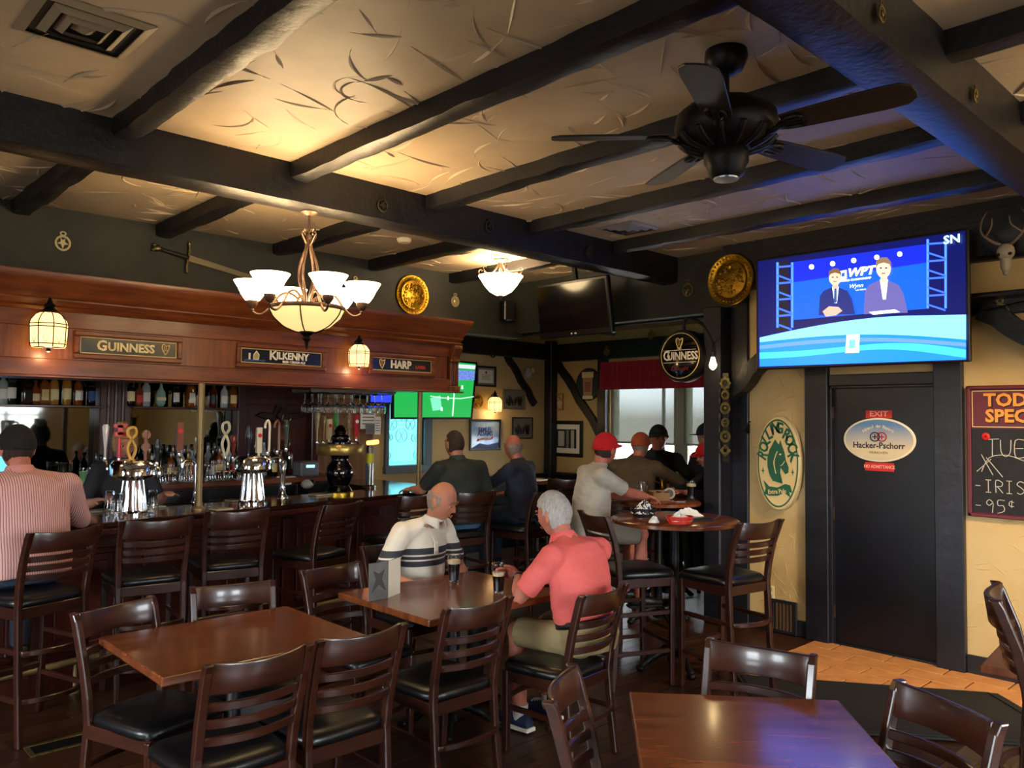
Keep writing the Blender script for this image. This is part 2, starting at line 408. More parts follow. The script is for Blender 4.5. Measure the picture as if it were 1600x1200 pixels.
for n, (ya, yb) in enumerate(((3.115, 3.64), (Y0, 1.945))):
    b = MB(); b.box((XD-.025, ya, 0), (XD, yb, .13)); struct(b, 'baseboard_right' if n == 0 else 'baseboard_corner', M_trim, bevel=.005)
# far corner timbers
trim((XF-.14, YB-.14, 0), (XF, YB, 2.85), .012); 
trim((XD+.2, YB-.1, 2.58), (XF-.14, YB, 2.80)); trim((4.9, YB-.1, 2.58), (XD+.2, YB, 2.80)); trim((XF-.1, 3.3, 2.55), (XF, YB-.14, 2.79))
a, c = ony(792, 560, YB-.03), ony(836, 628, YB-.03); brace((a.x, YB, a.z+.05), (c.x, YB, c.z-.03), .09, .05, (0, -1, 0))
a, c = onx(868, 562, XF-.03), onx(945, 690, XF-.03); brace((XF, a.y, a.z), (XF, c.y, c.z), .11, .05, (-1, 0, 0))
trim((XF-.08, 6.92, .95), (XF, 7.06, 2.56))               # post beside the window
trim((XD+.2, YB-.04, 0), (XF-.14, YB, .96), .004); trim((XF-.04, 3.3, 0), (XF, YB-.14, .98), .004)
trim((XD+.2, YB-.09, .93), (XF-.14, YB, .98)); trim((XF-.10, WY0, .96), (XF, YB-.14, 1.0))
# pale timber edges under the low ceiling
M_grey = mat('pale_grey_trim', '#9aa2a2', .5)
trim((XD+.13, 3.3, 2.86), (XD+.2, YS, 2.93), m=M_grey); trim((XD+.3, YS+.2, 2.86), (XF, YS+.27, 2.93), m=M_grey)
rough_beam('joist', (7.3, 3.3, ZL), (7.3, YB, ZL), .12, .1, .006, ceil)

# ---- window 1: frame, panes, shades, valance
M_wframe = mat('window_frame_paint', '#4c5560', .5)
wn = empty('window_1', (XF, (WY0+WY1)/2, WZ0)); wn['kind'] = 'structure'
L = WY1-WY0
def wpart(nm, y0, y1, z0, z1, x0, x1, m):
    b = MB(); b.box((x0, y0-(WY0+WY1)/2, z0-WZ0), (x1, y1-(WY0+WY1)/2, z1-WZ0)); return b.build(nm, m, wn, bevel=.003)
M_mull = mat('window_mullion_paint', '#8b8678', .5)
ym = onx(1062, 640, XF).y
for y0, y1 in ((WY0, WY0+.05), (WY1-.05, WY1), (ym-.10, ym+.10)):
    wpart('window_post', y0, y1, WZ0, WZ1, .02, .14, M_mull)
wpart('window_head', WY0, WY1, WZ1-.06, WZ1, .02, .14, M_mull); wpart('window_sill', WY0, WY1, WZ0, WZ0+.04, -.06, .14, M_wframe)
wpart('pane', WY0+.05, ym-.10, WZ0+.04, WZ1-.06, .08, .086, M_glass); wpart('pane', ym+.10, WY1-.05, WZ0+.04, WZ1-.06, .08, .086, M_glass)
for y0, y1 in ((ym+.28, ym+.32), (ym-.42, ym-.38)): wpart('sash_bar', y0, y1, WZ0+.04, WZ1-.06, .07, .1, M_wframe)
m = bpy.data.materials.new('shade_cloth'); m.use_nodes = True; nt = m.node_tree; nt.nodes.clear()
o_ = nt.nodes.new('ShaderNodeOutputMaterial'); mx = nt.nodes.new('ShaderNodeMixShader'); t1 = nt.nodes.new('ShaderNodeBsdfTransparent'); d1 = nt.nodes.new('ShaderNodeBsdfDiffuse'); t2 = nt.nodes.new('ShaderNodeBsdfTranslucent'); m2 = nt.nodes.new('ShaderNodeMixShader')
d1.inputs[0].default_value = hexc('#8a8a78'); t2.inputs[0].default_value = hexc('#2b2e25'); t1.inputs[0].default_value = (.75, .8, .8, 1)
m2.inputs[0].default_value = .5; mx.inputs[0].default_value = .955
nt.links.new(d1.outputs[0], m2.inputs[1]); nt.links.new(t2.outputs[0], m2.inputs[2]); nt.links.new(t1.outputs[0], mx.inputs[1]); nt.links.new(m2.outputs[0], mx.inputs[2]); nt.links.new(mx.outputs[0], o_.inputs[0])
M_shadecloth = m
zs = onx(1000, 692, XF-.02).z
for y0, y1 in ((WY0+.06, ym-.06), (ym+.07, WY1-.06)):
    b = MB(); N = 14
    vs = []; fs = []
    for i in range(N+1):
        y = y0+(y1-y0)*i/N-(WY0+WY1)/2
        for j in range(5):
            z = zs+(WZ1-.05-zs)*j/4-WZ0; vs.append((-.0+.004*math.sin(i*.9+j), y, z))
    for i in range(N):
        for j in range(4): fs.append((i*5+j, i*5+5+j, i*5+6+j, i*5+1+j))
    b.add(vs, fs); sh = b.build('roller_shade', M_shadecloth, wn, smooth=60)
    wpart('shade_bar', y0, y1, zs-.015, zs+.01, -.012, .012, M_mull)
M_val = mat('red_valance', '#c93c4b', .8, c2='#a82c3a', scale=(10, 30, 2))
va = empty('valance', (XF-.12, 0, 0), 0, 'dark red pleated valance across the top of the window', 'valance')
b = MB(); vs = []; fs = []; N = 150; zt, zb = onx(945, 566, XF-.12).z, onx(945, 609, XF-.12).z
for i in range(N+1):
    y = 4.4+(6.98-4.4)*i/N; o1 = -.014*(1 if i % 2 else -1)
    vs += [(o1, y, zt), (o1*1.3, y, zb), (o1*1.3+.008, y, zb), (o1+.008, y, zt)]
for i in range(N):
    for j in range(4): fs.append((i*4+j, i*4+(j+1) % 4, i*4+4+(j+1) % 4, i*4+4+j))
fs += [(0, 1, 2, 3), (N*4+3, N*4+2, N*4+1, N*4)]
b.add(vs, fs); b.build('pleated_cloth', M_val, va)
b = MB(); b.tube([(.03, 4.4, zt-.02), (.03, 7.0, zt-.02)], .012, 8); b.build('rod', M_iron, va)
# ---- window 2 with lace
w2 = empty('window_2', ((LX0+LX1)/2, YB, LZ0)); w2['kind'] = 'structure'; hw = (LX1-LX0)/2
def w2p(nm, x0, x1, z0, z1, y0, y1, m): b = MB(); b.box((x0, y0, z0), (x1, y1, z1)); return b.build(nm, m, w2, bevel=.003)
M_bluegrey = mat('blue_grey_paint', '#5d6a72', .5)
w2p('window_post', -hw-.05, -hw, -.05, LZ1-LZ0, -.04, .1, M_bluegrey); w2p('window_post', hw, hw+.11, -.05, LZ1-LZ0, -.04, .1, M_bluegrey); w2p('window_sill', -hw-.06, hw+.12, -.09, 0, -.07, .1, M_bluegrey)
w2p('pane', -hw, hw, 0, LZ1-LZ0, .09, .096, M_glass)
M_lacecloth = bpy.data.materials.new('frosted_film'); M_lacecloth.use_nodes = True; nt = M_lacecloth.node_tree; nt.nodes.clear()
o_ = nt.nodes.new('ShaderNodeOutputMaterial'); tl = nt.nodes.new('ShaderNodeBsdfTranslucent'); tl.inputs[0].default_value = hexc('#86b4b8'); nt.links.new(tl.outputs[0], o_.inputs[0])
w2p('frosted_film', -hw, hw, 0, LZ1-LZ0, .05, .052, M_lacecloth)
M_lace = mat('lace_pattern', '#7fa7ab', .8)
b = MB()
for (cx, cz, r) in ((-.17, .50, .07), (.10, .50, .07), (-.03, .36, .085), (-.20, .34, .04), (.17, .33, .05), (.2, .12, .05), (-.22, .12, .04), (0, .58, .05), (.16, .6, .04)):
    b.tube([(cx+r*math.cos(a)*1, .047, cz+r*math.sin(a)) for a in [2*PI*k/20 for k in range(20)]], .004, 4, closed=True)
    for k in range(6):
        a = PI*k/3; b.tube([(cx, .047, cz), (cx+r*.8*math.cos(a), .047, cz+r*.8*math.sin(a))], .003, 4)
b.tube([(-hw+.04, .047, .04), (hw-.04, .047, .04)], .003, 4); b.tube([(-hw+.04, .047, .04), (-hw+.04, .047, .6)], .003, 4); b.tube([(hw-.04, .047, .04), (hw-.04, .047, .6)], .003, 4)
b.build('lace_pattern', M_lace, w2)
# things fixed to the floor and walls
v = empty('floor_register', onz(62, 1172, 0)+Vector((.1, 0, .002)), 0, 'brass rimmed floor register with dark slats, set in boards', 'floor vent')
b = MB(); 
for a, c in (((-.16, -.085, 0), (.16, -.06, .006)), ((-.16, .06, 0), (.16, .085, .006)), ((-.16, -.06, 0), (-.135, .06, .006)), ((.135, -.06, 0), (.16, .06, .006))): b.box(a, c)
b.build('rim', M_oldbrass, v, bevel=.001)
for k in range(9): b = MB(); b.box((-.133, -.058+k*.0131, .0005), (.133, -.050+k*.0131, .004)); b.build('slat', M_iron, v)
# ------------------------------------------------------------------ chairs, stools, tables
def curved_board(w, bow, z0, z1, th, y, lean=0, dip=0, N=10):
    """board across x, bowed towards -y, between heights z0 and z1"""
    b = MB(); vs = []; fs = []
    for i in range(N+1):
        t = -1+2*i/N; x = w/2*t; yy = y-bow*(1-t*t)
        zt = z1-dip*(1-t*t)
        vs += [(x, yy, z0), (x, yy-th, z0), (x, yy-th-lean*(zt-z0), zt), (x, yy-lean*(zt-z0), zt)]
    for i in range(N):
        for j in range(4): fs.append((i*4+j, i*4+(j+1) % 4, i*4+4+(j+1) % 4, i*4+4+j))
    fs += [(0, 1, 2, 3), (N*4+3, N*4+2, N*4+1, N*4)]
    return b.add(vs, fs)
def pad(w0, w1, d, z0, z1, N=28, puff=.012):
    """upholstered seat: rounded trapezoid, domed top"""
    b = MB(); vs = []; fs = []
    def ring(s, z):
        out = []
        for k in range(N):
            a = 2*PI*k/N; c, sn = math.cos(a), math.sin(a); e = .38
            x = math.copysign(abs(c)**e, c); y = math.copysign(abs(sn)**e, sn)
            hw = (w0+(w1-w0)*(y+1)/2)/2; out.append((x*(hw-s), y*(d/2-s), z))
        return out
    h = z1-z0
    for s, z in ((.012, z0), (0, z0+h*.3), (.002, z0+h*.7), (.014, z1), (.05, z1+puff*.6), (.11, z1+puff), (.17, z1+puff*1.1)): vs += ring(s, z)
    R = 7
    for i in range(R-1):
        for k in range(N): fs.append((i*N+k, i*N+(k+1) % N, (i+1)*N+(k+1) % N, (i+1)*N+k))
    fs += [tuple(range(N-1, -1, -1)), tuple((R-1)*N+k for k in range(N))]
    return b.add(vs, fs)
def sqtube(pts, w, d):
    """bar of rectangular section w (x) by d (y) through points"""
    b = MB(); vs = []; fs = []
    for p in pts:
        x, y, z = p; vs += [(x-w/2, y-d/2, z), (x+w/2, y-d/2, z), (x+w/2, y+d/2, z), (x-w/2, y+d/2, z)]
    for i in range(len(pts)-1):
        for j in range(4): fs.append((i*4+j, i*4+(j+1) % 4, i*4+4+(j+1) % 4, i*4+4+j))
    n = len(pts)-1; fs += [(3, 2, 1, 0), (n*4, n*4+1, n*4+2, n*4+3)]
    return b.add(vs, fs)
def make_chair(name, sh, top, ring=False):
    t = empty(name); hw = .185
    hs = sh-.045
    for s in (-1, 1):
        sqtube([(s*hw, -.255, 0), (s*hw, -.225, hs*.5), (s*hw, -.205, hs), (s*hw*1.02, -.215, sh+.06), (s*hw*1.04, -.245, sh+.2), (s*hw*1.06, -.295, top-.03), (s*hw*1.06, -.312, top)], .032, .038).build('rear_leg', M_chair, t, bevel=.006, seg=2)
        sqtube([(s*.185, .185, 0), (s*.19, .18, hs*.5), (s*.195, .178, hs-.005)], .034, .034).build('front_leg', M_chair, t, bevel=.006, seg=2)
    b = MB()
    b.box((-.2, .165, hs-.06), (.2, .19, hs)); b.box((-.185, -.215, hs-.06), (.185, -.19, hs))
    for s in (-1, 1): b.box((s*.19-.012, -.2, hs-.06), (s*.19+.012, .18, hs))
    b.build('seat_frame', M_chair, t, bevel=.003)
    pad(.40, .46, .43, hs-.004, sh).build('seat', M_vinyl, t, smooth=50)
    H0 = sh+.10; gap = (top-.12-H0)/3
    curved_board(.375, .045, top-.115, top, .02, -.268, .14, .012).build('top_rail', M_chair, t, bevel=.005, seg=2, smooth=40)
    for k in range(3):
        z = H0+gap*k; y = -.212-.06*((z-sh-.06)/(top-sh-.06))
        curved_board(.37, .05, z, z+.034, .016, y, .12).build('slat', M_chair, t, bevel=.004, smooth=40)
    zz = (.22,) if sh < .6 else (.22, .47)
    for z in zz:
        for s in (-1, 1):
            b = MB(); yb = -.255+.05*z/hs; b.box((s*.187-.010, yb, z), (s*.187+.010, .18, z+.028)); b.build('stretcher', M_chair, t, bevel=.003)
        curved_board(.37, .06 if sh > .6 else .03, z, z+.028, .018, -.232, 0).build('rear_stretcher', M_chair, t, bevel=.003, smooth=40)
        if sh > .6 and z < .3:
            b = MB(); b.box((-.185, .17, z+.04), (.185, .195, z+.075)); b.build('footrest', M_chair, t, bevel=.004)
            b = MB(); b.box((-.16, .195, z+.05), (.16, .198, z+.076)); b.build('kick_plate', M_oldbrass, t)
    if sh < .6:
        curved_board(.36, -.04, .26, .285, .018, .19, 0).build('front_stretcher', M_chair, t, bevel=.003, smooth=40)
    if ring:
        b = MB(); b.tube([(.19*math.cos(2*PI*k/28), -.02+.19*math.sin(2*PI*k/28), .31) for k in range(28)], .011, 8, closed=True); b.build('foot_ring', M_iron, t, smooth=60)
    return t
proto = {'d': make_chair('dining_chair', .475, .885), 's': make_chair('bar_stool', .76, 1.125), 'r': make_chair('ring_stool', .76, 1.09, True)}
used = {}
def chair(kind, rx, ry, th, label, group):
    """rail centre at (rx, ry), sitter faces angle th in degrees"""
    o = proto[kind] if kind not in used else copy_tree(proto[kind]); used[kind] = 1
    a = math.radians(th); o.location = (rx+.30*math.cos(a), ry+.30*math.sin(a), 0); o.rotation_euler = (0, 0, a-PI/2)
    tag(o, label, 'bar stool' if kind != 'd' else 'chair', group); return o
G1, G2, G3 = 'ladder-back chairs at the dining tables', 'ladder-back bar stools along the bar', 'tall stools at the high tables'
chair('d', 1.24, 3.92, -70, 'ladder-back chair with black seat at left corner of the empty table', G1)
chair('d', 1.84, 4.02, -103, 'ladder-back chair behind the empty table, only its top rail showing', G1)
chair('d', 2.48, 4.13, -84, 'ladder-back chair beside the man in the striped polo', G1)
chair('d', 3.20, 4.62, -86, 'ladder-back chair hidden under the man in the striped polo', G1)
chair('d', 1.38, 2.78, 91, 'nearest ladder-back chair in front of the empty table', G1)
chair('d', 1.83, 2.80, 90, 'ladder-back chair at near right corner of the empty table', G1)
chair('d', 2.52, 2.88, 90, 'ladder-back chair in front of the table with two pints', G1)
chair('d', 3.19, 2.68, 96, 'ladder-back chair under the man in the coral shirt', G1)
chair('d', 1.98, 1.83, -58, 'ladder-back chair at left edge of the bare front table', G1)
chair('d', 2.84, 1.61, -166, 'ladder-back chair on the far side of the bare front table', G1)
chair('d', 2.74, .92, 153, 'ladder-back chair at right edge of the bare front table', G1)
chair('s', 3.42, .955, -75, 'tall ladder-back stool seen from its side at the right edge', G3)
chair('s', 1.27, 4.87, 108, 'bar stool under the man in the pink striped shirt', G2)
chair('s', 1.80, 5.00, 83, 'empty bar stool right beside the man in pink stripes', G2)
chair('s', 2.37, 5.14, 79, 'empty bar stool below the brass bar pole', G2)
chair('s', 3.14, 5.10, 106, 'empty bar stool in front of the black ceramic beer tower', G2)
chair('s', 3.95, 5.26, 92, 'bar stool half hidden behind the man in the striped polo', G2)
chair('s', 4.50, 5.20, 82, 'bar stool under the man in the dark green shirt', G2)
chair('r', 5.30, 5.12, 100, 'stool with round foot ring under the man in navy', G2)
chair('s', 6.25, 5.75, 60, 'empty tall stool in front of the framed tower photograph', G3)
chair('s', 4.10, 3.53, -23, 'empty tall stool left of the round table with baskets', G3)
chair('s', 4.62, 2.61, 81, 'empty tall stool right of the round table, before the cream wall', G3)
chair('s', 4.66, 4.42, -30, 'tall stool under the man in the red cap and white shirt', G3)
chair('s', 5.86, 4.80, 14, 'tall stool under the man in the brown shirt', G3)
chair('s', 7.25, 5.45, -125, 'tall stool under the man with his back to the window', G3)
chair('s', 7.45, 4.35, 165, 'tall stool under the man in the wide dark hat', G3)
chair('s', 6.98, 3.92, 150, 'tall stool behind the corner post', G3)

def iron_base(t, z, foot=.28, r=.032):
    b = MB(); b.lathe([(.05, .05), (.05, .09), (.035, .12), (r, .16), (r, z*.45), (.045, z*.47), (r, z*.49), (r, z-.06), (.06, z-.05), (.06, z-.03)], 14); b.build('column', M_iron, t, smooth=40)
    b = MB(); b.cbox((0, 0, z-.022), (.42, .06, .016)); b.cbox((0, 0, z-.022), (.06, .42, .016)); b.build('spider', M_iron, t)
    for k in range(4):
        a = PI/4+k*PI/2; b = MB(); ca, sa = math.cos(a), math.sin(a)
        P = spline([(.03*ca, .03*sa, .12), (.12*ca, .12*sa, .11), (.22*ca, .22*sa, .055), (foot*ca, foot*sa, .022)], 5)
        b.tube(P, [.032-.012*abs(math.sin(i)) for i in range(len(P))], 8); b.ball((foot*ca, foot*sa, .022), (.034, .034, .022), 8)
        b.build('foot', M_iron, t, smooth=50)
def table(name, cx, cy, w, d, z, rz, label, parts=True):
    t = empty(name, (cx, cy, 0), rz, label, 'table')
    b = MB(); b.box((-w/2, -d/2, z-.035), (w/2, d/2, z)); b.build('tabletop', M_table, t, bevel=.006, seg=2)
    if w > 1.0:
        for s in (-.27, .27): pass
    iron_base(t, z)
    return t
T1 = table('dining_table', 1.615, 3.50, .91, .76, .76, 0, 'empty square brown wooden table among four chairs, left of centre')
T2 = table('dining_table', 2.94, 3.57, 1.0, .84, .76, 0, 'brown wooden table with two dark pints and a menu stand')
e1 = Vector((.66, -.75, 0)).normalized(); e2 = Vector((-e1.y*-1, 0, 0))
c = Vector((2.36, 1.86, 0))+e1*.37+Vector((-.75, -.66, 0))*.5
T3 = table('dining_table', c.x, c.y, .74, 1.0, .76, math.atan2(e1.y, e1.x), 'bare brown wooden table in the foreground, cut by the lower edge')
p = onz(1527, 1046, .72); T4 = table('dining_table', p.x+.46, p.y-.30, .7, .7, .72, .1, 'small brown table at the right edge behind the tall stool')
def round_table(x, y, r, z, label):
    t = empty('round_table', (x, y, 0), .3, label, 'table')
    b = MB(); b.lathe([(r-.02, z-.035), (r, z-.028), (r, z-.006), (r-.008, z)], 48); b.build('tabletop', M_table, t, smooth=40)
    iron_base(t, z, .26); return t
R1 = round_table(4.80, 3.38, .45, 1.05, 'round high table with food baskets beside the corner post')
R2 = round_table(5.76, 4.22, .36, 1.05, 'round high table behind, with an empty glass and cardboard caddy')
R3 = round_table(6.62, 4.75, .34, 1.05, 'round high table by the window with two beers on it')
R4 = round_table(6.55, 6.55, .36, 1.05, 'high table with a white menu below the framed pictures')
# ------------------------------------------------------------------ the bar: counter, canopy, back bar
EDGE = [(-2.2, 5.16), (1.0, 5.48), (1.56, 5.56), (2.1, 5.66), (2.82, 5.78), (3.44, 5.90), (3.95, 5.98), (4.35, 6.04), (4.72, 6.16), (4.98, 6.40), (5.10, 6.75), (5.12, 7.2), (5.12, 7.95)]
E3 = spline([(x, y, 0) for x, y in EDGE], 4)
def offs(P, d):
    out = []
    for i, p in enumerate(P):
        t = (P[min(i+1, len(P)-1)]-P[max(i-1, 0)]).normalized(); out.append(p+Vector((-t.y, t.x, 0))*d)
    return out
def strip(P, d0, d1, z0, z1):
    """solid band along P between offsets d0 and d1 (left of the path is inside the bar)"""
    A, Bq = offs(P, d0), offs(P, d1); b = MB(); vs = []; fs = []
    for a, c in zip(A, Bq): vs += [(a.x, a.y, z0), (a.x, a.y, z1), (c.x, c.y, z1), (c.x, c.y, z0)]
    n = len(P)
    for i in range(n-1):
        for j in range(4): fs.append((i*4+j, i*4+(j+1) % 4, i*4+4+(j+1) % 4, i*4+4+j))
    fs += [(0, 1, 2, 3), ((n-1)*4+3, (n-1)*4+2, (n-1)*4+1, (n-1)*4)]
    return b.add(vs, fs)
bar = empty('bar_counter', (0, 0, 0), 0, 'long dark wood bar counter with glossy top curving at its far end', 'bar counter')
strip(E3, .0, .58, 1.012, 1.05).build('bar_top', M_bartop, bar, bevel=.008, seg=2)
strip(E3, -.006, .03, .965, 1.012).build('edge_rail', M_maho, bar, bevel=.01, seg=2)
strip(E3, .22, .27, .10, 1.012).build('front_board', M_maho, bar)
strip(E3, .20, .27, 0, .12).build('kick_board', M_maho, bar); strip(E3, .205, .27, .90, .965).build('upper_rail', M_maho, bar)
# raised panels and pilasters on the bar front
P = offs(E3, .22); acc = 0; marks = []
for i in range(len(P)-1): marks.append((acc, P[i])); acc += (P[i+1]-P[i]).length
def at_len(s):
    for i in range(len(marks)-1):
        if marks[i+1][0] >= s: f = (s-marks[i][0])/(marks[i+1][0]-marks[i][0]); return marks[i][1].lerp(marks[i+1][1], f)
    return marks[-1][1]
s = 2.9
while s < 7.2:
    p, q = at_len(s), at_len(s+.62); u = (q-p).normalized(); L = (q-p).length
    Mx = basis((p.x, p.y, .2), u, (0, 0, 1)); b = MB()
    for a, c in (((.05, .02, 0), (L-.07, .06, .022)), ((.05, .62, 0), (L-.07, .66, .022)), ((.05, .06, 0), (.09, .62, .022)), ((L-.11, .06, 0), (L-.07, .62, .022))): b.box(a, c)
    put(b.build('panel_frame', M_maho, bar, bevel=.006), Mx)
    b = MB(); b.box((.13, .10, 0), (L-.15, .58, .012)); put(b.build('raised_panel', M_maho, bar, bevel=.008), Mx)
    b = MB(); b.box((L-.055, -.1, 0), (L+.03, .72, .03)); put(b.build('pilaster', M_maho, bar, bevel=.006), Mx)
    b = MB(); b.tube(spline([(L/2, .70, .005), (L/2, .685, .04), (L/2, .655, .045), (L/2, .65, .03)], 4), .006, 6); put(b.build('bag_hook', M_oldbrass, bar, smooth=60), Mx)
    s += .66
# foot rail
fr = offs(E3, .06)
b = MB(); b.tube([(p.x, p.y, .19) for p in fr[4:40]], .022, 10); b.build('foot_rail', M_polebrass, bar, smooth=60)
for i in (8, 14, 20, 26, 32):
    p, q = fr[i], P[i]; b = MB(); b.tube([(p.x, p.y, .19), (p.x, p.y, .02)], .014, 8); b.lathe([(.04, 0), (.04, .012), (.016, .03)], 10, tr(p.x, p.y, 0)); b.build('rail_bracket', M_polebrass, bar, smooth=50)
# inner ledge where glasses and bar mats stand
strip(E3[3:36], .58, .80, .86, .90).build('service_ledge', M_steel, bar)
strip(E3[3:36], .56, .60, .3, 1.012).build('inner_board', M_maho, bar)

# canopy with the sign frieze
YF, CXE = 6.0, 4.93
can = empty('bar_canopy', (0, 0, 0), 0, 'reddish oak canopy over the bar with crown moulding and sign panels', 'bar canopy')
b = MB(); b.box((-2.5, YF, 2.11), (CXE-.11, YF+.05, 2.33)); b.build('frieze_board', M_oak2, can)
b = MB(); b.box((-2.5, YF-.012, 2.0), (CXE-.0, YF+.05, 2.115)); b.build('bottom_board', M_oak, can, bevel=.006)
b = MB(); b.box((-2.5, YF-.012, 2.325), (CXE, YF+.05, 2.45)); b.build('top_board', M_oak, can, bevel=.004)
def profile_run(prof, x0, x1, end):
    """profile (depth towards -Y, z) swept along x then mitred round the right end"""
    b = MB(); vs = []; fs = []; n = len(prof)
    for d, z in prof: vs.append((x0, YF-d, z))
    for d, z in prof: vs.append((x1+d, YF-d, z))
    for d, z in prof: vs.append((x1+d, end, z))
    for s_ in (0, n):
        for i in range(n-1): fs.append((s_+i, s_+i+1, s_+n+i+1, s_+n+i))
    return b.add(vs, fs)
profile_run([(0, 2.43), (.03, 2.435), (.045, 2.455), (.03, 2.47), (.035, 2.485), (.05, 2.50), (.05, 2.51), (.0, 2.515)], -2.5, CXE, YS).build('moulding', M_oak, can, smooth=35)
profile_run([(.02, 2.505), (.04, 2.51), (.07, 2.56), (.10, 2.63), (.115, 2.655), (.115, 2.68), (0, 2.68), (-.3, 2.68)], -2.5, CXE, YS).build('crown', M_oak, can, smooth=35)
b = MB(); b.box((-2.5, YF+.05, 2.0), (CXE, YS+.1, 2.03)); b.build('underside', M_maho, can)
b = MB(); b.box((-2.5, YF-.05, 1.985), (CXE+.06, YF+.08, 2.0)); b.build('bottom_lip', M_oak, can, bevel=.004)
b = MB(); b.box((CXE-.05, YF+.05, 2.0), (CXE, YS, 2.5)); b.build('end_board', M_oak, can)
b = MB(); b.box((-2.5, YF+.05, 2.5), (CXE, YS, 2.52)); b.build('top_cover', M_oak, can)
# end pilaster with carved corbel
b = MB(); b.box((CXE-.10, YF-.045, 2.0), (CXE+.02, YF+.02, 2.05)); b.box((CXE-.09, YF-.03, 2.05), (CXE+.01, YF+.02, 2.28)); b.box((CXE-.10, YF-.05, 2.28), (CXE+.02, YF+.02, 2.31)); b.build('pilaster', M_oak2, can, bevel=.006)
for k in range(3): b = MB(); b.tube([(CXE-.072+k*.032, YF-.032, 2.07), (CXE-.072+k*.032, YF-.032, 2.26)], .009, 6); b.build('flute', M_oak2, can, smooth=60)
b = MB(); b.prism([(0, 0), (.05, 0), (.06, .03), (.08, .06), (.10, .10), (.10, .13), (0, .13)], .10, basis((CXE-.09, YF+.01, 2.305), (0, -1, 0), (0, 0, 1)) @ tr(0, 0, -.10)); b.build('corbel', M_oak2, can, bevel=.006)
# sign frames set in the frieze
SG = [(.35, 1.10), (1.575, 2.30), (2.72, 3.50), (3.93, 4.66)]
for x0, x1 in SG:
    b = MB(); z0, z1 = 2.125, 2.315; f = .035
    for a, c in (((x0, YF-.028, z0), (x1, YF, z0+f)), ((x0, YF-.028, z1-f), (x1, YF, z1)), ((x0, YF-.028, z0+f), (x0+f, YF, z1-f)), ((x1-f, YF-.028, z0+f), (x1, YF, z1-f))): b.box(a, c)
    b.build('sign_frame', M_oak, can, bevel=.008, seg=2)
M_inkblack = mat('sign_black', '#15150f', .22); M_navy = mat('sign_navy', '#0b1226', .25); M_gold = mat('sign_gold', '#d9c07c', .4)
def harp(b, s, x, y):
    """harp outline as tubes: column, neck, body, strings"""
    P3 = lambda pts: [(x+s*px, y+s*py, .003) for px, py in pts]
    b.tube(spline(P3([(-.30, .48), (-.34, .2), (-.22, -.15), (0, -.5)]), 5), .055*s, 5)
    b.tube(spline(P3([(-.30, .48), (-.12, .52), (.05, .36), (.22, .44), (.34, .5)]), 5), .05*s, 5)
    b.tube(spline(P3([(.34, .5), (.3, .15), (.15, -.2), (0, -.5)]), 5), .06*s, 5)
    for k in range(4): b.tube(P3([(-.18+.1*k, .42), (-.12+.07*k, -.2+.03*k)]), .014*s, 4)
def sign(i, m, label):
    x0, x1 = SG[i]; t = empty('sign', ((x0+x1)/2, YF-.012, 2.22), 0, label, 'sign'); put(t, face_y(((x0+x1)/2, YF-.001, 2.22)))
    w = (x1-x0)/2-.038; b = MB(); b.box((-w, -.057, 0), (w, .057, .008)); b.build('board', m, t)
    b = MB()
    for a, c in (((-w, -.057, .008), (w, -.051, .010)), ((-w, .051, .008), (w, .057, .010)), ((-w, -.051, .008), (-w+.006, .051, .010)), ((w-.006, -.051, .008), (w, .051, .010))): b.box(a, c)
    b.build('gold_border', M_gold, t)
    return t
t = sign(1, M_inkblack, 'black framed sign reading GUINNESS in cream letters with a harp')
text('G', .098, 'lettering', M_cream, t, -.185, 0, .010, bold=.003, sx=.95); text('UINNESS', .082, 'lettering', M_cream, t, -.148, -.004, .010, bold=.003, align='LEFT', sx=.98)
b = MB(); harp(b, .075, .245, 0); o = b.build('harp_emblem', M_gold, t); o.location.z = .008
t = sign(2, M_navy, 'navy framed sign reading KILKENNY with a white abbey emblem')
text('K', .10, 'lettering', M_white, t, -.085, .008, .010, bold=.0028); text('ILKENNY', .078, 'lettering', M_white, t, -.055, .010, .010, bold=.003, align='LEFT', sx=.9); text('IRISH CREAM ALE', .026, 'small_lettering', M_white, t, .10, -.036, .010, bold=.001)
b = MB(); b.prism([(-.29, -.03), (-.29, .02), (-.275, .02), (-.275, -.03)], .003, tr(0, 0, .008)); b.prism([(-.25, -.03), (-.25, .01), (-.225, .042), (-.20, .01), (-.205, -.03)], .003, tr(0, 0, .008)); b.build('abbey_emblem', M_white, t)
b = MB(); b.prism([(-.245, -.025), (-.245, .008), (-.226, .032), (-.208, .008), (-.21, -.025)], .003, tr(0, 0, .010)); b.build('abbey_fill', mat('khaki', '#a09a60', .6), t)
b = MB(); b.prism([(-.33, -.035), (-.30, -.028), (-.2, -.032), (-.15, -.028), (-.15, -.04), (-.33, -.044)], .002, tr(0, 0, .008)); b.build('river_stripe', mat('sign_blue', '#1d4f8f', .5), t)
t = sign(3, M_inkblack, 'dark framed sign reading HARP LAGER, nearest the soccer screen')
text('HARP', .095, 'lettering', M_white, t, -.02, 0, .010, bold=.004, sx=.95); text('LAGER', .038, 'small_lettering', mat('sign_red', '#b53a2c', .5), t, .20, -.012, .010, bold=.0028)
b = MB(); harp(b, .08, -.225, 0); b.build('harp_emblem', M_gold, t).location.z = .008
t = sign(0, M_inkblack, 'dark framed sign at the far left, cut by the picture edge')

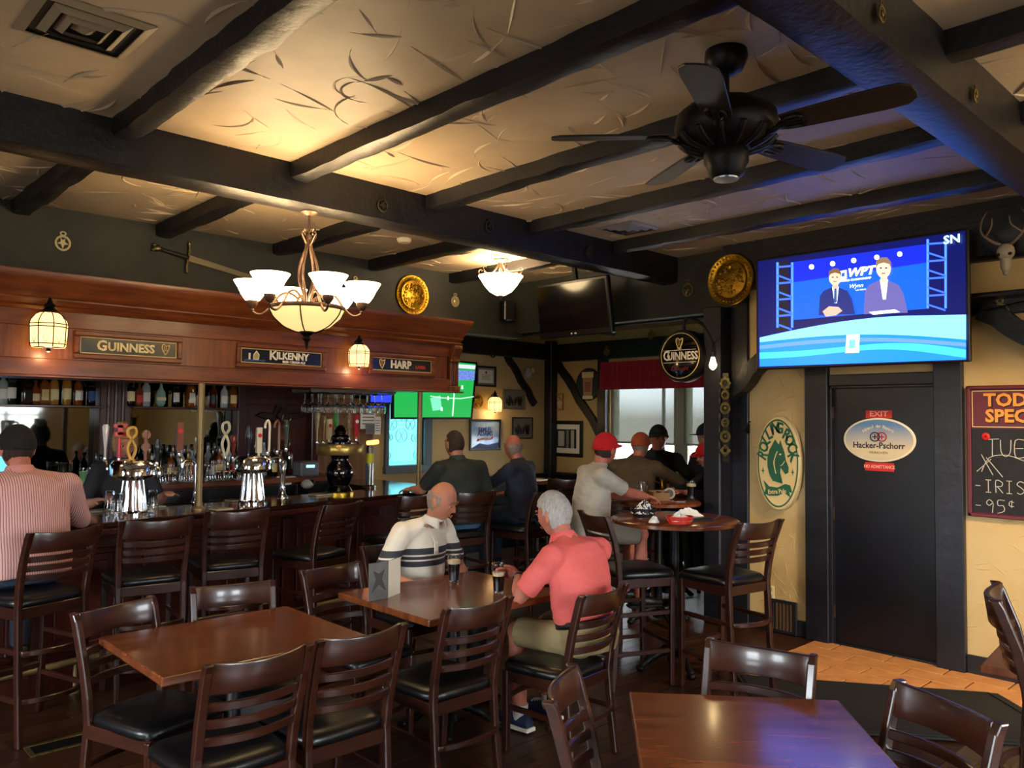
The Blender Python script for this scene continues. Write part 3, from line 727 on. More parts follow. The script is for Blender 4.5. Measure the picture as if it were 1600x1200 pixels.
# brass poles between counter and canopy
for i, (px, py) in enumerate(((2.43, 5.93), (4.57, 6.09))):
    t = empty('bar_pole', (px, py, 1.05), 0, ('aged brass pole on the bar beside the chrome beer tower', 'aged brass pole on the bar in front of the soccer screen')[i], 'pole', 'brass poles under the bar canopy')
    b = MB(); b.lathe([(.024, .02), (.024, .935)], 16); b.build('shaft', M_polebrass, t, smooth=40)
    b = MB(); b.lathe([(.05, 0), (.05, .012), (.03, .03), (.03, .06)], 16); b.build('collar', M_polebrass, t, smooth=40)
# back bar cabinet at the wall
YM = 7.70
bb = empty('back_bar', (0, 0, 0), 0, 'mahogany back bar with mirrors, bottle shelf and columns', 'back bar')
zsh = ony(100, 633, 7.5).z
def bx(nm, a, c, m, bev=.004): b = MB(); b.box(a, c); return b.build(nm, m, bb, bevel=bev)
def X_at(px, Y): return ony(px, 640, Y).x
bx('counter', (-2.2, 7.12, 1.105), (4.45, YB-.01, 1.15), M_oak, .006)
for k in range(9): bx('cabinet_front', (-.1+k*.5, 7.16, .05), (.38+k*.5, 7.18, 1.08), M_black)
bx('cabinet_body', (-2.2, 7.18, 0), (4.45, YB-.02, 1.105), M_maho)
for k in range(9): b = MB(); b.tube([(.02+k*.5, 7.15, .98), (.26+k*.5, 7.15, .98)], .008, 6); b.build('pull_handle', M_steel, bb)
cx = [X_at(178, 7.6), X_at(345, 7.6), X_at(385, 7.6), X_at(488, 7.6)]
xl, xr = -2.2, X_at(300, 7.6)
for a, c in ((-2.2, cx[0]-.12), (cx[0]+.12, X_at(368, 7.6))): bx('mirror', (a, YM, 1.16), (c, YM+.02, 2.3), M_mirror, 0); bx('shelf', (a, 7.46, zsh-.02), (c, YM, zsh), M_maho)
for x, w_ in ((cx[0], .13), (X_at(375, 7.6), .04), (X_at(490, 7.6), .04)):
    bx('column', (x-w_, 7.55, 1.15), (x+w_, YM+.03, 2.6), M_maho, .008)
    if w_ > .1:
        for k in range(3): b = MB(); b.tube([(x-.06+k*.06, 7.55, 1.16), (x-.06+k*.06, 7.55, 2.5)], .018, 8); b.build('flute', M_maho, bb, smooth=60)
xa, xb = X_at(378, 7.6), X_at(488, 7.6)
bx('wood_panel', (xa, YM-.03, .95), (xb, YM+.02, 2.6), M_maho); bx('panel_rail', (xa, YM-.06, 1.86), (xb, YM-.02, 1.93), M_maho); bx('panel_stile', (xa+.02, YM-.06, 1.2), (xa+.08, YM-.02, 1.86), M_maho)
bx('wood_panel', (xb+.05, YM, .95), (X_at(592, 7.6), YM+.03, 1.95), mat('tan_board', '#8c6138', .5, c2='#744c28', scale=(20, 20, 3)))
bx('top_fascia', (-2.2, 7.5, 2.25), (X_at(600, 7.6), 7.56, 2.6), M_maho)
# ------------------------------------------------------------------ bottles, taps, glasses
def glassy(name, c, rough=.08): return mat('bottle_'+name, c, rough, coat=.6)
GC = {'green': glassy('green', '#16301b'), 'amber': glassy('amber', '#7a3d10'), 'brown': glassy('brown', '#2c140a'), 'black': glassy('black', '#0a0a0c'), 'teal': glassy('teal', '#8fb7a8'), 'clear': glassy('clear', '#a9b4b4'), 'gold': glassy('gold', '#a8752a'), 'blue': glassy('blue', '#2a3f6a'), 'red': glassy('red', '#5a1210')}
LC = {'white': M_paper, 'cream': M_cream, 'black': M_black, 'red': M_red, 'gold': M_gold, 'green': mat('label_green', '#2f6a35', .5), 'blue': mat('label_blue', '#27508f', .5)}
def bottle(p, h, r, g, l, label, group, kind='round', cap='black'):
    t = empty('bottle', p, random.random()*.5-.25, label, 'bottle', group)
    b = MB()
    if kind == 'square':
        pr = [(r*1.3, 0), (r*1.38, .01), (r*1.38, h*.62), (r*.9, h*.70), (r*.42, h*.74), (r*.40, h*.93)]
        b.lathe(pr, 4, rot('Z', PI/4)); b.build('glass_body', GC[g], t, bevel=.006, seg=2, smooth=40)
    elif kind == 'globe':
        b.lathe([(r*.6, 0), (r*1.1, h*.1), (r*1.25, h*.25), (r*1.1, h*.45), (r*.5, h*.58), (r*.32, h*.66), (r*.32, h*.9)], 16); b.build('glass_body', GC[g], t, smooth=60)
    else:
        b.lathe([(r*.9, 0), (r, .008), (r, h*.58), (r*.9, h*.66), (r*.5, h*.74), (r*.36, h*.80), (r*.36, h*.95)], 16); b.build('glass_body', GC[g], t, smooth=50)
    b = MB(); rr = r*1.02 if kind != 'globe' else r*1.26
    if kind == 'square': b.cbox((0, -r*.985, h*.30), (r*1.5, .003, h*.32))
    else:
        n = 9; vs = []; fs = []; z0, z1 = (h*.16, h*.46) if kind != 'globe' else (h*.2, h*.30)
        for k in range(n+1):
            a = -PI/2-1.1+2.2*k/n; vs += [(rr*math.cos(a), rr*math.sin(a), z0), (rr*math.cos(a), rr*math.sin(a), z1)]
        for k in range(n): fs.append((2*k, 2*k+2, 2*k+3, 2*k+1))
        b.add(vs, fs)
    b.build('paper_label', LC[l], t)
    b = MB(); b.lathe([(r*.44, h*.92), (r*.44, h*1.0), (r*.3, h*1.005)], 10); b.build('cap', LC.get(cap, M_black), t, smooth=40)
    return t
shelf_list = [(4, 'clear', 'white', 'round', 'clear bottle with white label at the left picture edge', .27), (17, 'green', 'white', 'round', 'dark green bottle with white label on the top shelf', .30), (41, 'brown', 'black', 'square', 'square brown bottle leaning dark on the top left shelf', .26), (55, 'amber', 'cream', 'round', 'small amber bottle with cream label between brown ones', .20), (68, 'amber', 'gold', 'square', 'square amber bottle with gilt label on left shelf', .28), (84, 'gold', 'cream', 'round', 'pale gold bottle with low cream label', .29), (104, 'gold', 'cream', 'round', 'tall golden whiskey bottle with big cream label', .31), (122, 'amber', 'white', 'round', 'amber bottle with wide white label, right end of left shelf', .28), (142, 'black', 'blue', 'round', 'black bottle nearest the dark fluted column', .27),
    (204, 'black', 'cream', 'round', 'black bottle with cream upper label right of the fluted column', .29), (217, 'amber', 'red', 'round', 'short amber bottle behind the clear one', .22), (228, 'clear', 'white', 'round', 'clear frosted bottle on middle shelf', .28), (251, 'teal', 'cream', 'globe', 'round pale teal tequila flask with stopper', .29), (274, 'black', 'white', 'round', 'black bottle with round white label on the middle shelf', .29), (297, 'amber', 'white', 'square', 'amber square bottle with white seal beside the brass pole', .29), (333, 'red', 'black', 'round', 'dark red bottle just right of the brass pole', .26), (350, 'clear', 'white', 'round', 'slim clear bottle with white label on the orange shelf end', .25), (364, 'amber', 'gold', 'round', 'amber bottle at right end of the top shelf', .27)]
for px, g, l, k, lab, h in shelf_list:
    p = ony(px, 630, 7.56); bottle((p.x, 7.56, zsh), h, .036, g, l, lab, 'bottles on the top shelf', k)
low = [(150, 'green', 'black'), (160, 'black', 'gold'), (238, 'clear', 'blue'), (247, 'brown', 'white'), (256, 'green', 'gold'), (265, 'amber', 'cream'), (275, 'black', 'white'), (284, 'clear', 'blue'), (293, 'gold', 'gold'), (302, 'clear', 'red'), (330, 'brown', 'white'), (340, 'amber', 'cream'), (352, 'clear', 'white'), (362, 'green', 'red'), (428, 'black', 'gold'), (438, 'amber', 'black')]
nm = {'clear': 'clear', 'brown': 'brown', 'green': 'green', 'amber': 'amber', 'black': 'black', 'gold': 'golden'}
where = ['just left of the white tap handle', 'beside the fluted column base', 'under the mirror, left of the group', 'second in the row under the mirror', 'third in the row under the mirror', 'fourth in the row under the mirror', 'fifth in the row under the mirror', 'sixth in the row under the mirror', 'seventh in the row under the mirror', 'last before the brass pole', 'first right of the brass pole', 'second right of the brass pole', 'behind the loop tap handle', 'behind the dark red tap handle', 'behind the second chrome tower', 'beside the swan-neck tap']
for (px, g, l), wh in zip(low, where):
    p = ony(px, 740, 7.4); bottle((p.x, 7.36+random.random()*.14, 1.151), random.uniform(.25, .31), .034, g, l, '%s bottle with %s label on back counter, %s' % (nm[g], l, wh), 'bottles on the back counter')
more = [(234, 'amber', 'gold'), (243, 'clear', 'red'), (252, 'black', 'cream'), (261, 'green', 'white'), (270, 'gold', 'black'), (279, 'clear', 'green'), (288, 'brown', 'gold'), (297, 'red', 'white'), (325, 'clear', 'gold'), (335, 'black', 'red'), (346, 'amber', 'white'), (357, 'clear', 'black'), (367, 'brown', 'cream'), (398, 'green', 'cream'), (412, 'clear', 'blue'), (452, 'red', 'black')]
nm['red'] = 'red'
for i, (px, g, l) in enumerate(more):
    p = ony(px, 720, 7.58); bottle((p.x, 7.58, 1.151), random.uniform(.30, .36), .034, g, l, '%s bottle with %s label, back row, %s' % (nm[g], l, ('left of the brass pole' if px < 310 else 'right of the brass pole' if px < 380 else 'before the mahogany panel')), 'back row of bottles on the counter')
# ---- tap handles as parts of a tower
HC = {}
def hm(c): return mat('tap_'+c.strip('#'), c, .28, coat=.4)
def tap_handle(t, inv, px, yt, yb_, kind, c, D):
    p0, p1 = inv @ ond(px, yb_, D), inv @ ond(px, yt, D); h = (p1-p0).length; X = tr(p0.x, p0.y, p0.z); b = MB(); m = hm(c)
    if kind == 'paddle': b.tube([(0, 0, 0), (0, 0, h*.25), (0, 0, h*.6), (0, 0, h*.92), (0, 0, h)], [.012, .014, .030, .042, .030], 10, X, flat=.5)
    elif kind == 'T': b.tube([(0, 0, 0), (0, 0, h*.6)], [.012, .014], 8, X); b.cbox((0, 0, h*.72), (.075, .03, .03), X); b.cbox((0, 0, h*.85), (.035, .03, h*.3), X); b.cbox((0, 0, h*.97), (.085, .03, .025), X)
    elif kind == 'loop':
        b.tube(spline([(0, 0, 0), (-.028, 0, h*.35), (-.006, 0, h*.62), (.028, 0, h*.80), (.022, 0, h*.97), (0, 0, h), (-.024, 0, h*.95), (-.026, 0, h*.78), (.006, 0, h*.6), (.028, 0, h*.33), (0, 0, .0)], 4), .011, 7, X)
    elif kind == 'medal':
        b.tube([(0, 0, 0), (0, 0, h)], [.012, .016], 8, X); Y = X @ rot('X', PI/2)
        for z in (h*.45, h*.85): b.lathe([(.03, -.012), (.033, 0), (.03, .012)], 16, X @ tr(0, 0, z) @ rot('X', PI/2))
    elif kind == 'block': b.tube([(0, 0, 0), (0, 0, h*.1)], .010, 8, X); b.box((-.022, -.014, h*.1), (.022, .014, h), X)
    elif kind == 'cane': b.tube(spline([(.012, 0, 0), (.014, 0, h*.5), (.014, 0, h*.85), (0, 0, h), (-.022, 0, h*.9), (-.024, 0, h*.75)], 5), .010, 8, X)
    elif kind == 'bulb': b.lathe([(.010, 0), (.012, h*.2), (.024, h*.5), (.026, h*.65), (.014, h*.85), (.016, h*.92), (.004, h)], 12, X)
    elif kind == 'horn':
        b.lathe([(.012, 0), (.014, h*.5), (.02, h*.62), (.02, h*.8), (.008, h*.85)], 10, X)
        for s in (-1, 1): b.tube(spline([(s*.012, 0, h*.78), (s*.034, 0, h*.85), (s*.03, 0, h*.98)], 4), [.008, .008, .008, .008, .008, .006, .005, .004, .003], 6, X)
    o = b.build('tap_handle', m, t, smooth=45)
    if kind in ('paddle', 'block'):
        b = MB(); b.lathe([(.016, -.002), (.017, .002)], 16, X @ tr(0, -.017, h*.72) @ rot('X', PI/2)); b.build('badge', M_red if c != '#b01e2a' else M_white, o)
        if c == '#d8d2cc': pass
    f = MB(); f.lathe([(.011, -.03), (.014, -.02), (.012, 0)], 10, X); f.tube(spline([(0, 0, -.02), (0, -.035, -.035), (0, -.05, -.06), (0, -.052, -.085)], 3), .009, 7, X); f.build('faucet', M_chrome, t, smooth=50)
def chrome_tower(px, py, label, handles, dw):
    p = onz(px, py, 1.05); D = (p-CAM).dot(FW); t = empty('beer_tower', p, 0, label, 'beer tower', 'chrome beer towers on the bar'); inv = Matrix.Translation(-p)
    b = MB(); pr = []; 
    b.lathe([(.115, 0), (.115, .012), (.085, .03), (.072, .12), (.062, .22), (.066, .25)], 28); b.build('pedestal', M_chrome, t, smooth=40)
    for k in range(10):
        a = 2*PI*k/10; b = MB(); b.tube([(.088*math.cos(a), .088*math.sin(a), .025), (.064*math.cos(a), .064*math.sin(a), .235)], .010, 8); b.build('flute', M_chrome, t, smooth=60)
    b = MB(); b.lathe([(.05, .245), (dw*.8, .25), (dw, .275), (dw, .345), (dw*.86, .375), (.05, .385)], 36); b.build('drum', M_chrome, t, smooth=40)
    for h in handles: tap_handle(t, inv, *h, D+.02)
    return t
chrome_tower(207, 803, 'chrome beer tower with a red T handle, left on the bar', [(164, 663, 715, 'paddle', '#d8d2cc'), (186, 664, 716, 'T', '#c01f22'), (205, 668, 720, 'loop', '#c79a35'), (227, 672, 720, 'medal', '#7a4a30'), (245, 682, 722, 'bulb', '#20242c'), (280, 660, 708, 'block', '#6e3315')], .155)
chrome_tower(394, 786, 'chrome beer tower with white loop and cane handles, mid bar', [(352, 660, 714, 'loop', '#d9cfae'), (364, 680, 714, 'paddle', '#7d1f16'), (388, 663, 710, 'bulb', '#15151c'), (404, 668, 712, 'block', '#d8cdb8'), (418, 657, 706, 'cane', '#e4dcc8'), (433, 657, 704, 'cane', '#6e3a1c'), (447, 648, 700, 'horn', '#1c2a1c')], .15)
p = onz(530, 772, 1.05); D = (p-CAM).dot(FW); t = empty('beer_tower', p, 0, 'black ceramic vase-shaped beer tower with a gold ring', 'beer tower', None); inv = Matrix.Translation(-p)
b = MB(); b.lathe([(.13, 0), (.13, .02), (.10, .035)], 32); b.build('base_plate', M_brass, t, smooth=40)
b = MB(); b.lathe([(.115, .03), (.10, .06), (.085, .08), (.115, .14), (.128, .19), (.11, .25), (.075, .30), (.08, .33), (.09, .36)], 32); b.build('vase', M_gloss, t, smooth=50)
b = MB(); b.lathe([(.10, .352), (.205, .356), (.21, .365), (.21, .44), (.205, .448), (.10, .452)], 40); b.build('gold_ring', mat('satin_gold', '#a58a4a', .3, metal=.8), t, smooth=40)
b = MB(); b.lathe([(.12, .45), (.12, .465), (.07, .475), (.085, .50), (.075, .53), (.05, .54), (.06, .565), (.04, .60), (.012, .62)], 28); b.build('finial', M_gloss, t, smooth=50)
for h in [(495, 642, 690, 'paddle', '#b79c6a'), (505, 650, 690, 'paddle', '#8a6a30'), (514, 655, 690, 'block', '#d8cda0'), (525, 640, 676, 'bulb', '#2f8a2f'), (545, 645, 684, 'medal', '#8b6a45'), (556, 648, 686, 'block', '#b01e2a')]: tap_handle(t, inv, *h, D+.17)
# swan-neck faucet
p = onz(441, 778, 1.05); t = empty('swan_tap', p, 0, 'tall chrome swan-neck tap between the beer towers', 'tap')
b = MB(); b.lathe([(.05, 0), (.05, .01), (.03, .03), (.022, .1), (.026, .22), (.032, .30), (.02, .32)], 18); b.build('column', M_chrome, t, smooth=45)
b = MB(); b.tube(spline([(0, 0, .30), (-.03, 0, .34), (-.08, 0, .345), (-.115, 0, .33), (-.12, 0, .29)], 5), .013, 10); b.build('spout', M_chrome, t, smooth=60)
p = onz(306, 785, 1.05); t = empty('swan_tap', p, 0, 'chrome swan-neck tap just left of the brass pole', 'tap')
b = MB(); b.lathe([(.04, 0), (.04, .01), (.022, .03), (.018, .1), (.022, .28), (.018, .31)], 16); b.build('column', M_chrome, t, smooth=45)
b = MB(); b.tube(spline([(0, 0, .29), (-.04, 0, .335), (-.10, 0, .33), (-.115, 0, .28)], 5), .012, 10); b.build('spout', M_chrome, t, smooth=60)
# clear column with yellow label and glowing top
p = onz(577, 762, 1.05); t = empty('beer_column', p, 0, 'steel beer column with a yellow label and glowing amber tap', 'beer tower')
b = MB(); b.lathe([(.07, 0), (.07, .02), (.05, .03)], 20); b.build('foot', M_table, t, smooth=40)
b = MB(); b.lathe([(.04, .03), (.04, .40), (.03, .42)], 20); b.build('column', M_steel, t, smooth=40)
b = MB(); vs = []; fs = []
for k in range(9): a = -PI/2-.5-1+2*k/8; vs += [(.042*math.cos(a), .042*math.sin(a), .24), (.042*math.cos(a), .042*math.sin(a), .34)]
for k in range(8): fs.append((2*k, 2*k+2, 2*k+3, 2*k+1))
b.add(vs, fs); b.build('yellow_label', mat('label_yellow', '#e6dc28', .5), t)
b = MB(); b.tube([(-.03, 0, .44), (.09, 0, .45)], .022, 10); b.build('glowing_tap', mat('amber_glow', '#ffb45a', .4, emit=5, ecol='#ff9a3a'), t, smooth=50)

# ---- glasses
M_stout = mat('stout', '#0b0504', .12); M_foam = mat('foam', '#e3d3ad', .8); M_lager = mat('lager', '#b5701a', .1, trans=.4); M_icegreen = mat('green_drink', '#8fcf8a', .3)
def pint(p, h, r0, r1, fill, label, group=None, liquid=None, inv=False, name='pint_glass'):
    t = empty(name, p, 0, label, 'glass', group)
    b = MB(); w = .0025
    pr = [(r0*.9, 0), (r0, .004), (r0+(r1-r0)*.5, h*.55), (r1*1.04, h*.82), (r1, h), (r1-w, h), (r1*1.04-w, h*.82), (r0+(r1-r0)*.5-w, h*.55), (r0-w, .012), (.001, .012)]
    if inv: pr = [(r, h-z) for r, z in pr]
    b.lathe(pr, 24, cap=False); b.build('glass', M_glass, t, smooth=50)
    if fill:
        g = lambda z: (r0+(r1-r0)*.5*(z/(h*.55)) if z < h*.55 else r0+(r1-r0)*.5+(r1*1.04-r0-(r1-r0)*.5)*(z-h*.55)/(h*.27))-w*.5
        z0, z1 = .014, h*fill
        b = MB(); b.lathe([(g(z0), z0), (g(h*.3), h*.3), (g(h*.55), h*.55), (g(z1*.99), z1)] if z1 > h*.56 else [(g(z0), z0), (g(z1), z1)], 20); b.build('beer', liquid or M_stout, t, smooth=50)
        if liquid is not M_icegreen: b = MB(); b.lathe([(g(z1), z1+.0005), (g(z1+.02), z1+.022)], 20); b.build('foam', M_foam, t, smooth=50)
    return t
pint(onz(709, 909, .76), .165, .029, .041, .66, 'dark pint with cream head in front of the striped polo', 'pints of stout on the middle table')
pint(onz(779, 926, .76), .165, .029, .041, .58, 'dark pint with cream head at the coral shirt man\'s hand', 'pints of stout on the middle table')
for px, py, lab in ((171, 803, 'empty upturned pint left of the first chrome tower'), (238, 801, 'empty upturned pint right of the first chrome tower'), (182, 806, 'empty upturned pint in front of the first chrome tower')):
    pint(onz(px, py, 1.05), .16, .028, .04, 0, lab, 'upturned glasses on the bar', inv=True)
p = ony(132, 768, 7.2); pint((p.x, 7.2, 1.15), .16, .035, .045, .8, 'plastic cup of pale green drink on the back counter', None, M_icegreen, name='plastic_cup')
p = ony(126, 700, 7.4)
TL = ['left one of two short tumblers left of the brass pole', 'right one of two short tumblers left of the brass pole', 'first short tumbler right of the brass pole', 'second short tumbler right of the brass pole', 'third short tumbler right of the brass pole', 'last short tumbler right of the brass pole']
for i, px in enumerate((262, 272, 340, 349, 358, 371)):
    p = ony(px, 760, 7.22); o = pint((p.x, 7.22, 1.15), .09, .03, .034, 0, TL[i], 'short tumblers on the back counter edge', inv=True, name='tumbler')
for i, px in enumerate((150, 158, 244, 252, 282, 290, 298, 322, 330)):
    p = ony(px, 760, 7.2); pint((p.x, 7.19, 1.151), .15, .028, .038, 0, 'upturned pint glass at the counter edge, %s from the left' % ('first', 'second', 'third', 'fourth', 'fifth', 'sixth', 'seventh', 'eighth', 'ninth')[i], 'upturned pints on the back counter', inv=True)
# hanging wine glasses
gx0, gx1 = ony(498, 620, 6.45).x, ony(578, 620, 6.45).x
t = empty('glass_rack', ((gx0+gx1)/2, 6.45, 1.99), 0, 'steel rack under the canopy with hanging stemware', 'glass rack')
for k in range(6): b = MB(); b.tube([(-.42+k*.168, -.16, -.03), (-.42+k*.168, .18, -.03)], .006, 6); b.build('rail', M_steel, t)
b = MB(); b.box((-.45, -.17, -.026), (.45, -.15, 0)); b.box((-.45, .16, -.026), (.45, .18, 0)); b.build('crossbar', M_steel, t)
wg = empty('wine_glass', (0, 0, 0)); b = MB()
b.lathe([(.033, 0), (.030, -.003), (.005, -.008), (.004, -.075), (.012, -.085), (.034, -.115), (.037, -.14), (.030, -.175), (.0285, -.175), (.035, -.14), (.032, -.115), (.010, -.088), (.001, -.086)], 18, cap=False); b.build('glass', M_glass, wg, smooth=50)
k = 0
for i in range(5):
    for j in range(3):
        o = wg if k == 0 else copy_tree(wg); k += 1
        o.location = ((gx0+gx1)/2-.336+i*.168, 6.45-.11+j*.12, 1.955); tag(o, 'clear stemmed glass hanging in the rack, %s row, %s from the left' % (('front', 'middle', 'back')[j], ('first', 'second', 'third', 'fourth', 'fifth')[i]), 'glass', 'stemmed glasses hanging under the canopy')
# ---- other things on the bar
M_napkin = mat('napkin', '#e4e0d6', .8)
p = onz(462, 765, 1.05); 
for k in range(4):
    t = empty('napkin_stack', p+Vector((.02+.004*k, .25, .001+k*.028)), .2+.05*k, ['bottom', 'second', 'third', 'topmost'][k]+' stack of white napkins behind the swan-neck tap', 'napkins', 'napkin stacks on the bar')
    b = MB(); b.box((-.075, -.06, 0), (.075, .06, .025)); b.build('paper_stack', M_napkin, t, bevel=.006)
    b = MB(); b.box((-.076, -.02, .008), (.076, .02, .0255)); b.build('paper_band', M_paper, t)
p = onz(482, 764, 1.05); t = empty('order_scanner', p+Vector((0, .02, 0)), .5, 'white and black rounded order device beside the ceramic tower', 'device')
b = MB(); b.ball((0, 0, .045), (.085, .05, .045), 18); b.build('shell', mat('white_plastic', '#d8d6d0', .3), t, smooth=60)
b = MB(); b.ball((.035, -.01, .062), (.05, .045, .033), 14); b.build('dark_cap', M_black, t, smooth=60)
for px, py, w_, lab in ((150, 800, .2, 'grey bar mat beside the man in pink stripes'), (238, 793, .16, 'grey folded cloth at first chrome tower'), (345, 797, .14, 'folded beige cloth right of the brass pole'), (505, 774, .24, 'grey drip mat before the ceramic tower'), (372, 783, .18, 'long beige bar mat at the second chrome tower')):
    p = onz(px, py, 1.05); t = empty('bar_mat', p+Vector((0, 0, .001)), .12, lab, 'bar mat'); b = MB(); b.box((-w_/2, -.06, 0), (w_/2, .06, .012)); b.build('rubber_mat', mat('beige_mat', '#a79a82', .8), t, bevel=.004)
    b = MB(); b.box((-w_/2+.012, -.05, .012), (w_/2-.012, .05, .014)); b.build('ribbed_face', mat('mat_face', '#86806f', .9, c2='#6f6a5b', scale=(60, 5, 5)), t)
# register printer with lit display, behind
p = ony(498, 735, 7.0); t = empty('receipt_printer', (p.x, 7.25, 1.151), 0, 'grey receipt printer with a small lit display', 'printer')
b = MB(); b.box((-.10, -.09, 0), (.10, .09, .15)); b.build('case', mat('grey_plastic', '#6b6f74', .5), t, bevel=.015)
b = MB(); b.box((-.045, -.094, .09), (.045, -.09, .115)); b.build('display', mat('display_blue', '#7fd0ff', .5, emit=2), t)
p = ony(8, 712, 7.1); t = empty('register_screen', (p.x-.1, 7.2, 1.151), .15, 'register monitor with a blue screen at the far left', 'monitor')
b = MB(); b.box((-.2, 0, .10), (.2, .03, .42)); b.build('case', M_black, t, bevel=.006)
b = MB(); b.box((-.185, -.004, .115), (.185, 0, .405)); b.build('screen', mat('screen_blue', '#4f9be8', .4, emit=1.6), t)
b = MB(); b.lathe([(.09, 0), (.09, .012), (.02, .02), (.02, .2)], 16, tr(0, .04, 0)); b.build('stand', M_black, t)
# papers pinned at the right end of the back bar
for i, (px, py, w_, h_) in enumerate(((575, 652, .2, .26), (584, 670, .22, .12), (590, 665, .08, .2))):
    p = ony(px, py, 7.66-.012*i); t = empty('notice', p, 0, ['white notice sheet hanging by the stemware', 'grey printed slip over the notice sheet', 'narrow clipped notice on the tan board'][i], 'paper'); put(t, face_y(p))
    b = MB(); b.box((-w_/2, -h_/2, 0), (w_/2, h_/2, .003)); b.build('sheet', (M_paper, mat('grey_slip', '#77777a', .7), M_paper)[i], t)
    b = MB(); [b.box((-w_*.38, h_*(.3-.14*k), .003), (w_*.38, h_*(.26-.14*k), .004)) for k in range(5)]; b.build('print_lines', mat('print_grey', '#55565c', .7), t)
# fork-horned trophy on the wood panel
p = ony(437, 650, YM-.03); t = empty('carved_plaque', p, 0, 'dark carved winged plaque on the mahogany panel', 'plaque'); put(t, face_y(p))
b = MB(); b.prism([(-.28, 0), (-.2, .04), (-.08, .03), (-.04, .14), (0, .16), (.04, .14), (.08, .03), (.2, .04), (.28, 0), (.1, -.05), (0, -.1), (-.1, -.05)], .03); b.build('carving', mat('dark_carving', '#1c0a08', .4), t, bevel=.006)
b = MB(); b.prism([(-.06, 0), (0, .09), (.06, 0), (0, -.06)], .02, tr(0, 0, .03)); b.build('boss', mat('dark_carving', '#1c0a08', .4), t, bevel=.006)
# ---- things on the tables
p = onz(606, 934, .76); t = empty('menu_stand', p, .15, 'grey folded menu card standing on the table with pints', 'menu')
Mc = mat('menu_cover', '#55534f', .5, c2='#6a6761', scale=(6, 6, 6))
for i, (a, m_) in enumerate(((-.10, Mc), (.5, M_black), (.62, mat('menu_inner', '#cfc4ab', .6)))):
    b = MB(); b.box((0, -.002, 0), (.13, .002, .20), tr(-.0, 0, 0) @ rot('Z', PI+a if i == 0 else a*-1+PI*0+.9)) ; b.build(('cover', 'spine_card', 'inner_card')[i], m_, t)
b = MB(); b.prism([(-.05, -.07), (-.02, 0), (-.04, .05), (0, .03), (.04, .05), (.02, 0), (.05, -.07), (0, -.03)], .0015, rot('Z', PI-.10) @ basis((.065, .0035, .11), (-1, 0, 0), (0, 0, 1))); b.build('tree_print', mat('menu_print', '#3a3937', .6), t)
# food baskets on the round table
M_redp = mat('red_plastic', '#c5281f', .4)
def basket(p, rx, ry, h, m, label, rows=5):
    t = empty('food_basket', p, -.4, label, 'basket', 'plastic food baskets')
    for k in range(rows):
        z = h*k/(rows-1)+.006; s = .78+.22*k/(rows-1); b = MB(); b.tube([(rx*s*math.cos(2*PI*i/28), ry*s*math.sin(2*PI*i/28), z) for i in range(28)], .0055, 6, closed=True); b.build('woven_ring', m, t, smooth=60)
    for k in range(20):
        a = 2*PI*k/20; b = MB(); b.tube([(rx*.78*math.cos(a), ry*.78*math.sin(a), .004), (rx*math.cos(a), ry*math.sin(a), h+.006)], .004, 5); b.build('rib', m, t)
    b = MB(); b.lathe([(1, 0), (1, .003)], 24, Matrix.Diagonal((rx*.78, ry*.78, 1, 1))); b.build('bottom', m, t)
    return t
def crumple(name, p, r, h, m, label, cat, seed, parent=None):
    b = MB(); vs = []; N, R = 22, 7; fs = []
    for i in range(R):
        f = i/(R-1)
        for k in range(N):
            a = 2*PI*k/N; rr = r[0]*(1-f)+.001; n1 = noise.noise(Vector((math.cos(a)*2.2, math.sin(a)*2.2, f*3+seed)))
            vs.append((rr*math.cos(a)*(1+.25*n1), rr*math.sin(a)*(r[1]/r[0])*(1+.25*n1), max(0, h*math.sin(f*PI/2)*(1+.6*noise.noise(Vector((math.cos(a)*3, math.sin(a)*3, seed+f*4)))))))
    for i in range(R-1):
        for k in range(N): fs.append((i*N+k, i*N+(k+1) % N, (i+1)*N+(k+1) % N, (i+1)*N+k))
    fs.append(tuple(range(N-1, -1, -1))); b.add(vs, fs); o = b.build(name, m, parent)
    if parent: o.location = p
    else: o.location = p; tag(o, label, cat)
    return o
ck = mat('checked_paper', '#e6e2d8', .7, c2='#1b1b1d', scale=(60, 60, 60), wave=None, contrast=(.49, .51), detail=0)
t = basket(onz(1006, 806, 1.05), .10, .075, .045, M_black, 'black plastic basket with checked paper liner on round table')
o = crumple('checked_liner', (0, 0, .02), (.10, .075), .075, ck, None, None, 2, t)
t = basket(onz(1062, 818, 1.05), .095, .072, .04, M_redp, 'red plastic basket with crumpled napkin on round table')
crumple('crumpled_napkin', (0, 0, .02), (.088, .065), .045, M_napkin, None, None, 9, t)
o = crumple('napkin', onz(1075, 806, 1.051), (.12, .05), .05, M_napkin, 'long crumpled white napkin lying behind the red basket', 'napkin', 4); o.rotation_euler.z = -.7
o = crumple('napkin', onz(1022, 816, 1.051), (.045, .035), .035, M_napkin, 'small balled white napkin left of the red basket', 'napkin', 6)
p = onz(1092, 813, 1.051); t = empty('wallet', p, -.6, 'dark folded bill holder lying at the right of the round table', 'bill holder')
b = MB(); b.box((-.09, -.05, 0), (.09, .05, .012)); b.build('cover', M_vinyl, t, bevel=.004); b = MB(); b.box((-.03, -.045, .012), (.09, .045, .015)); b.build('flap', M_vinyl, t, bevel=.002)
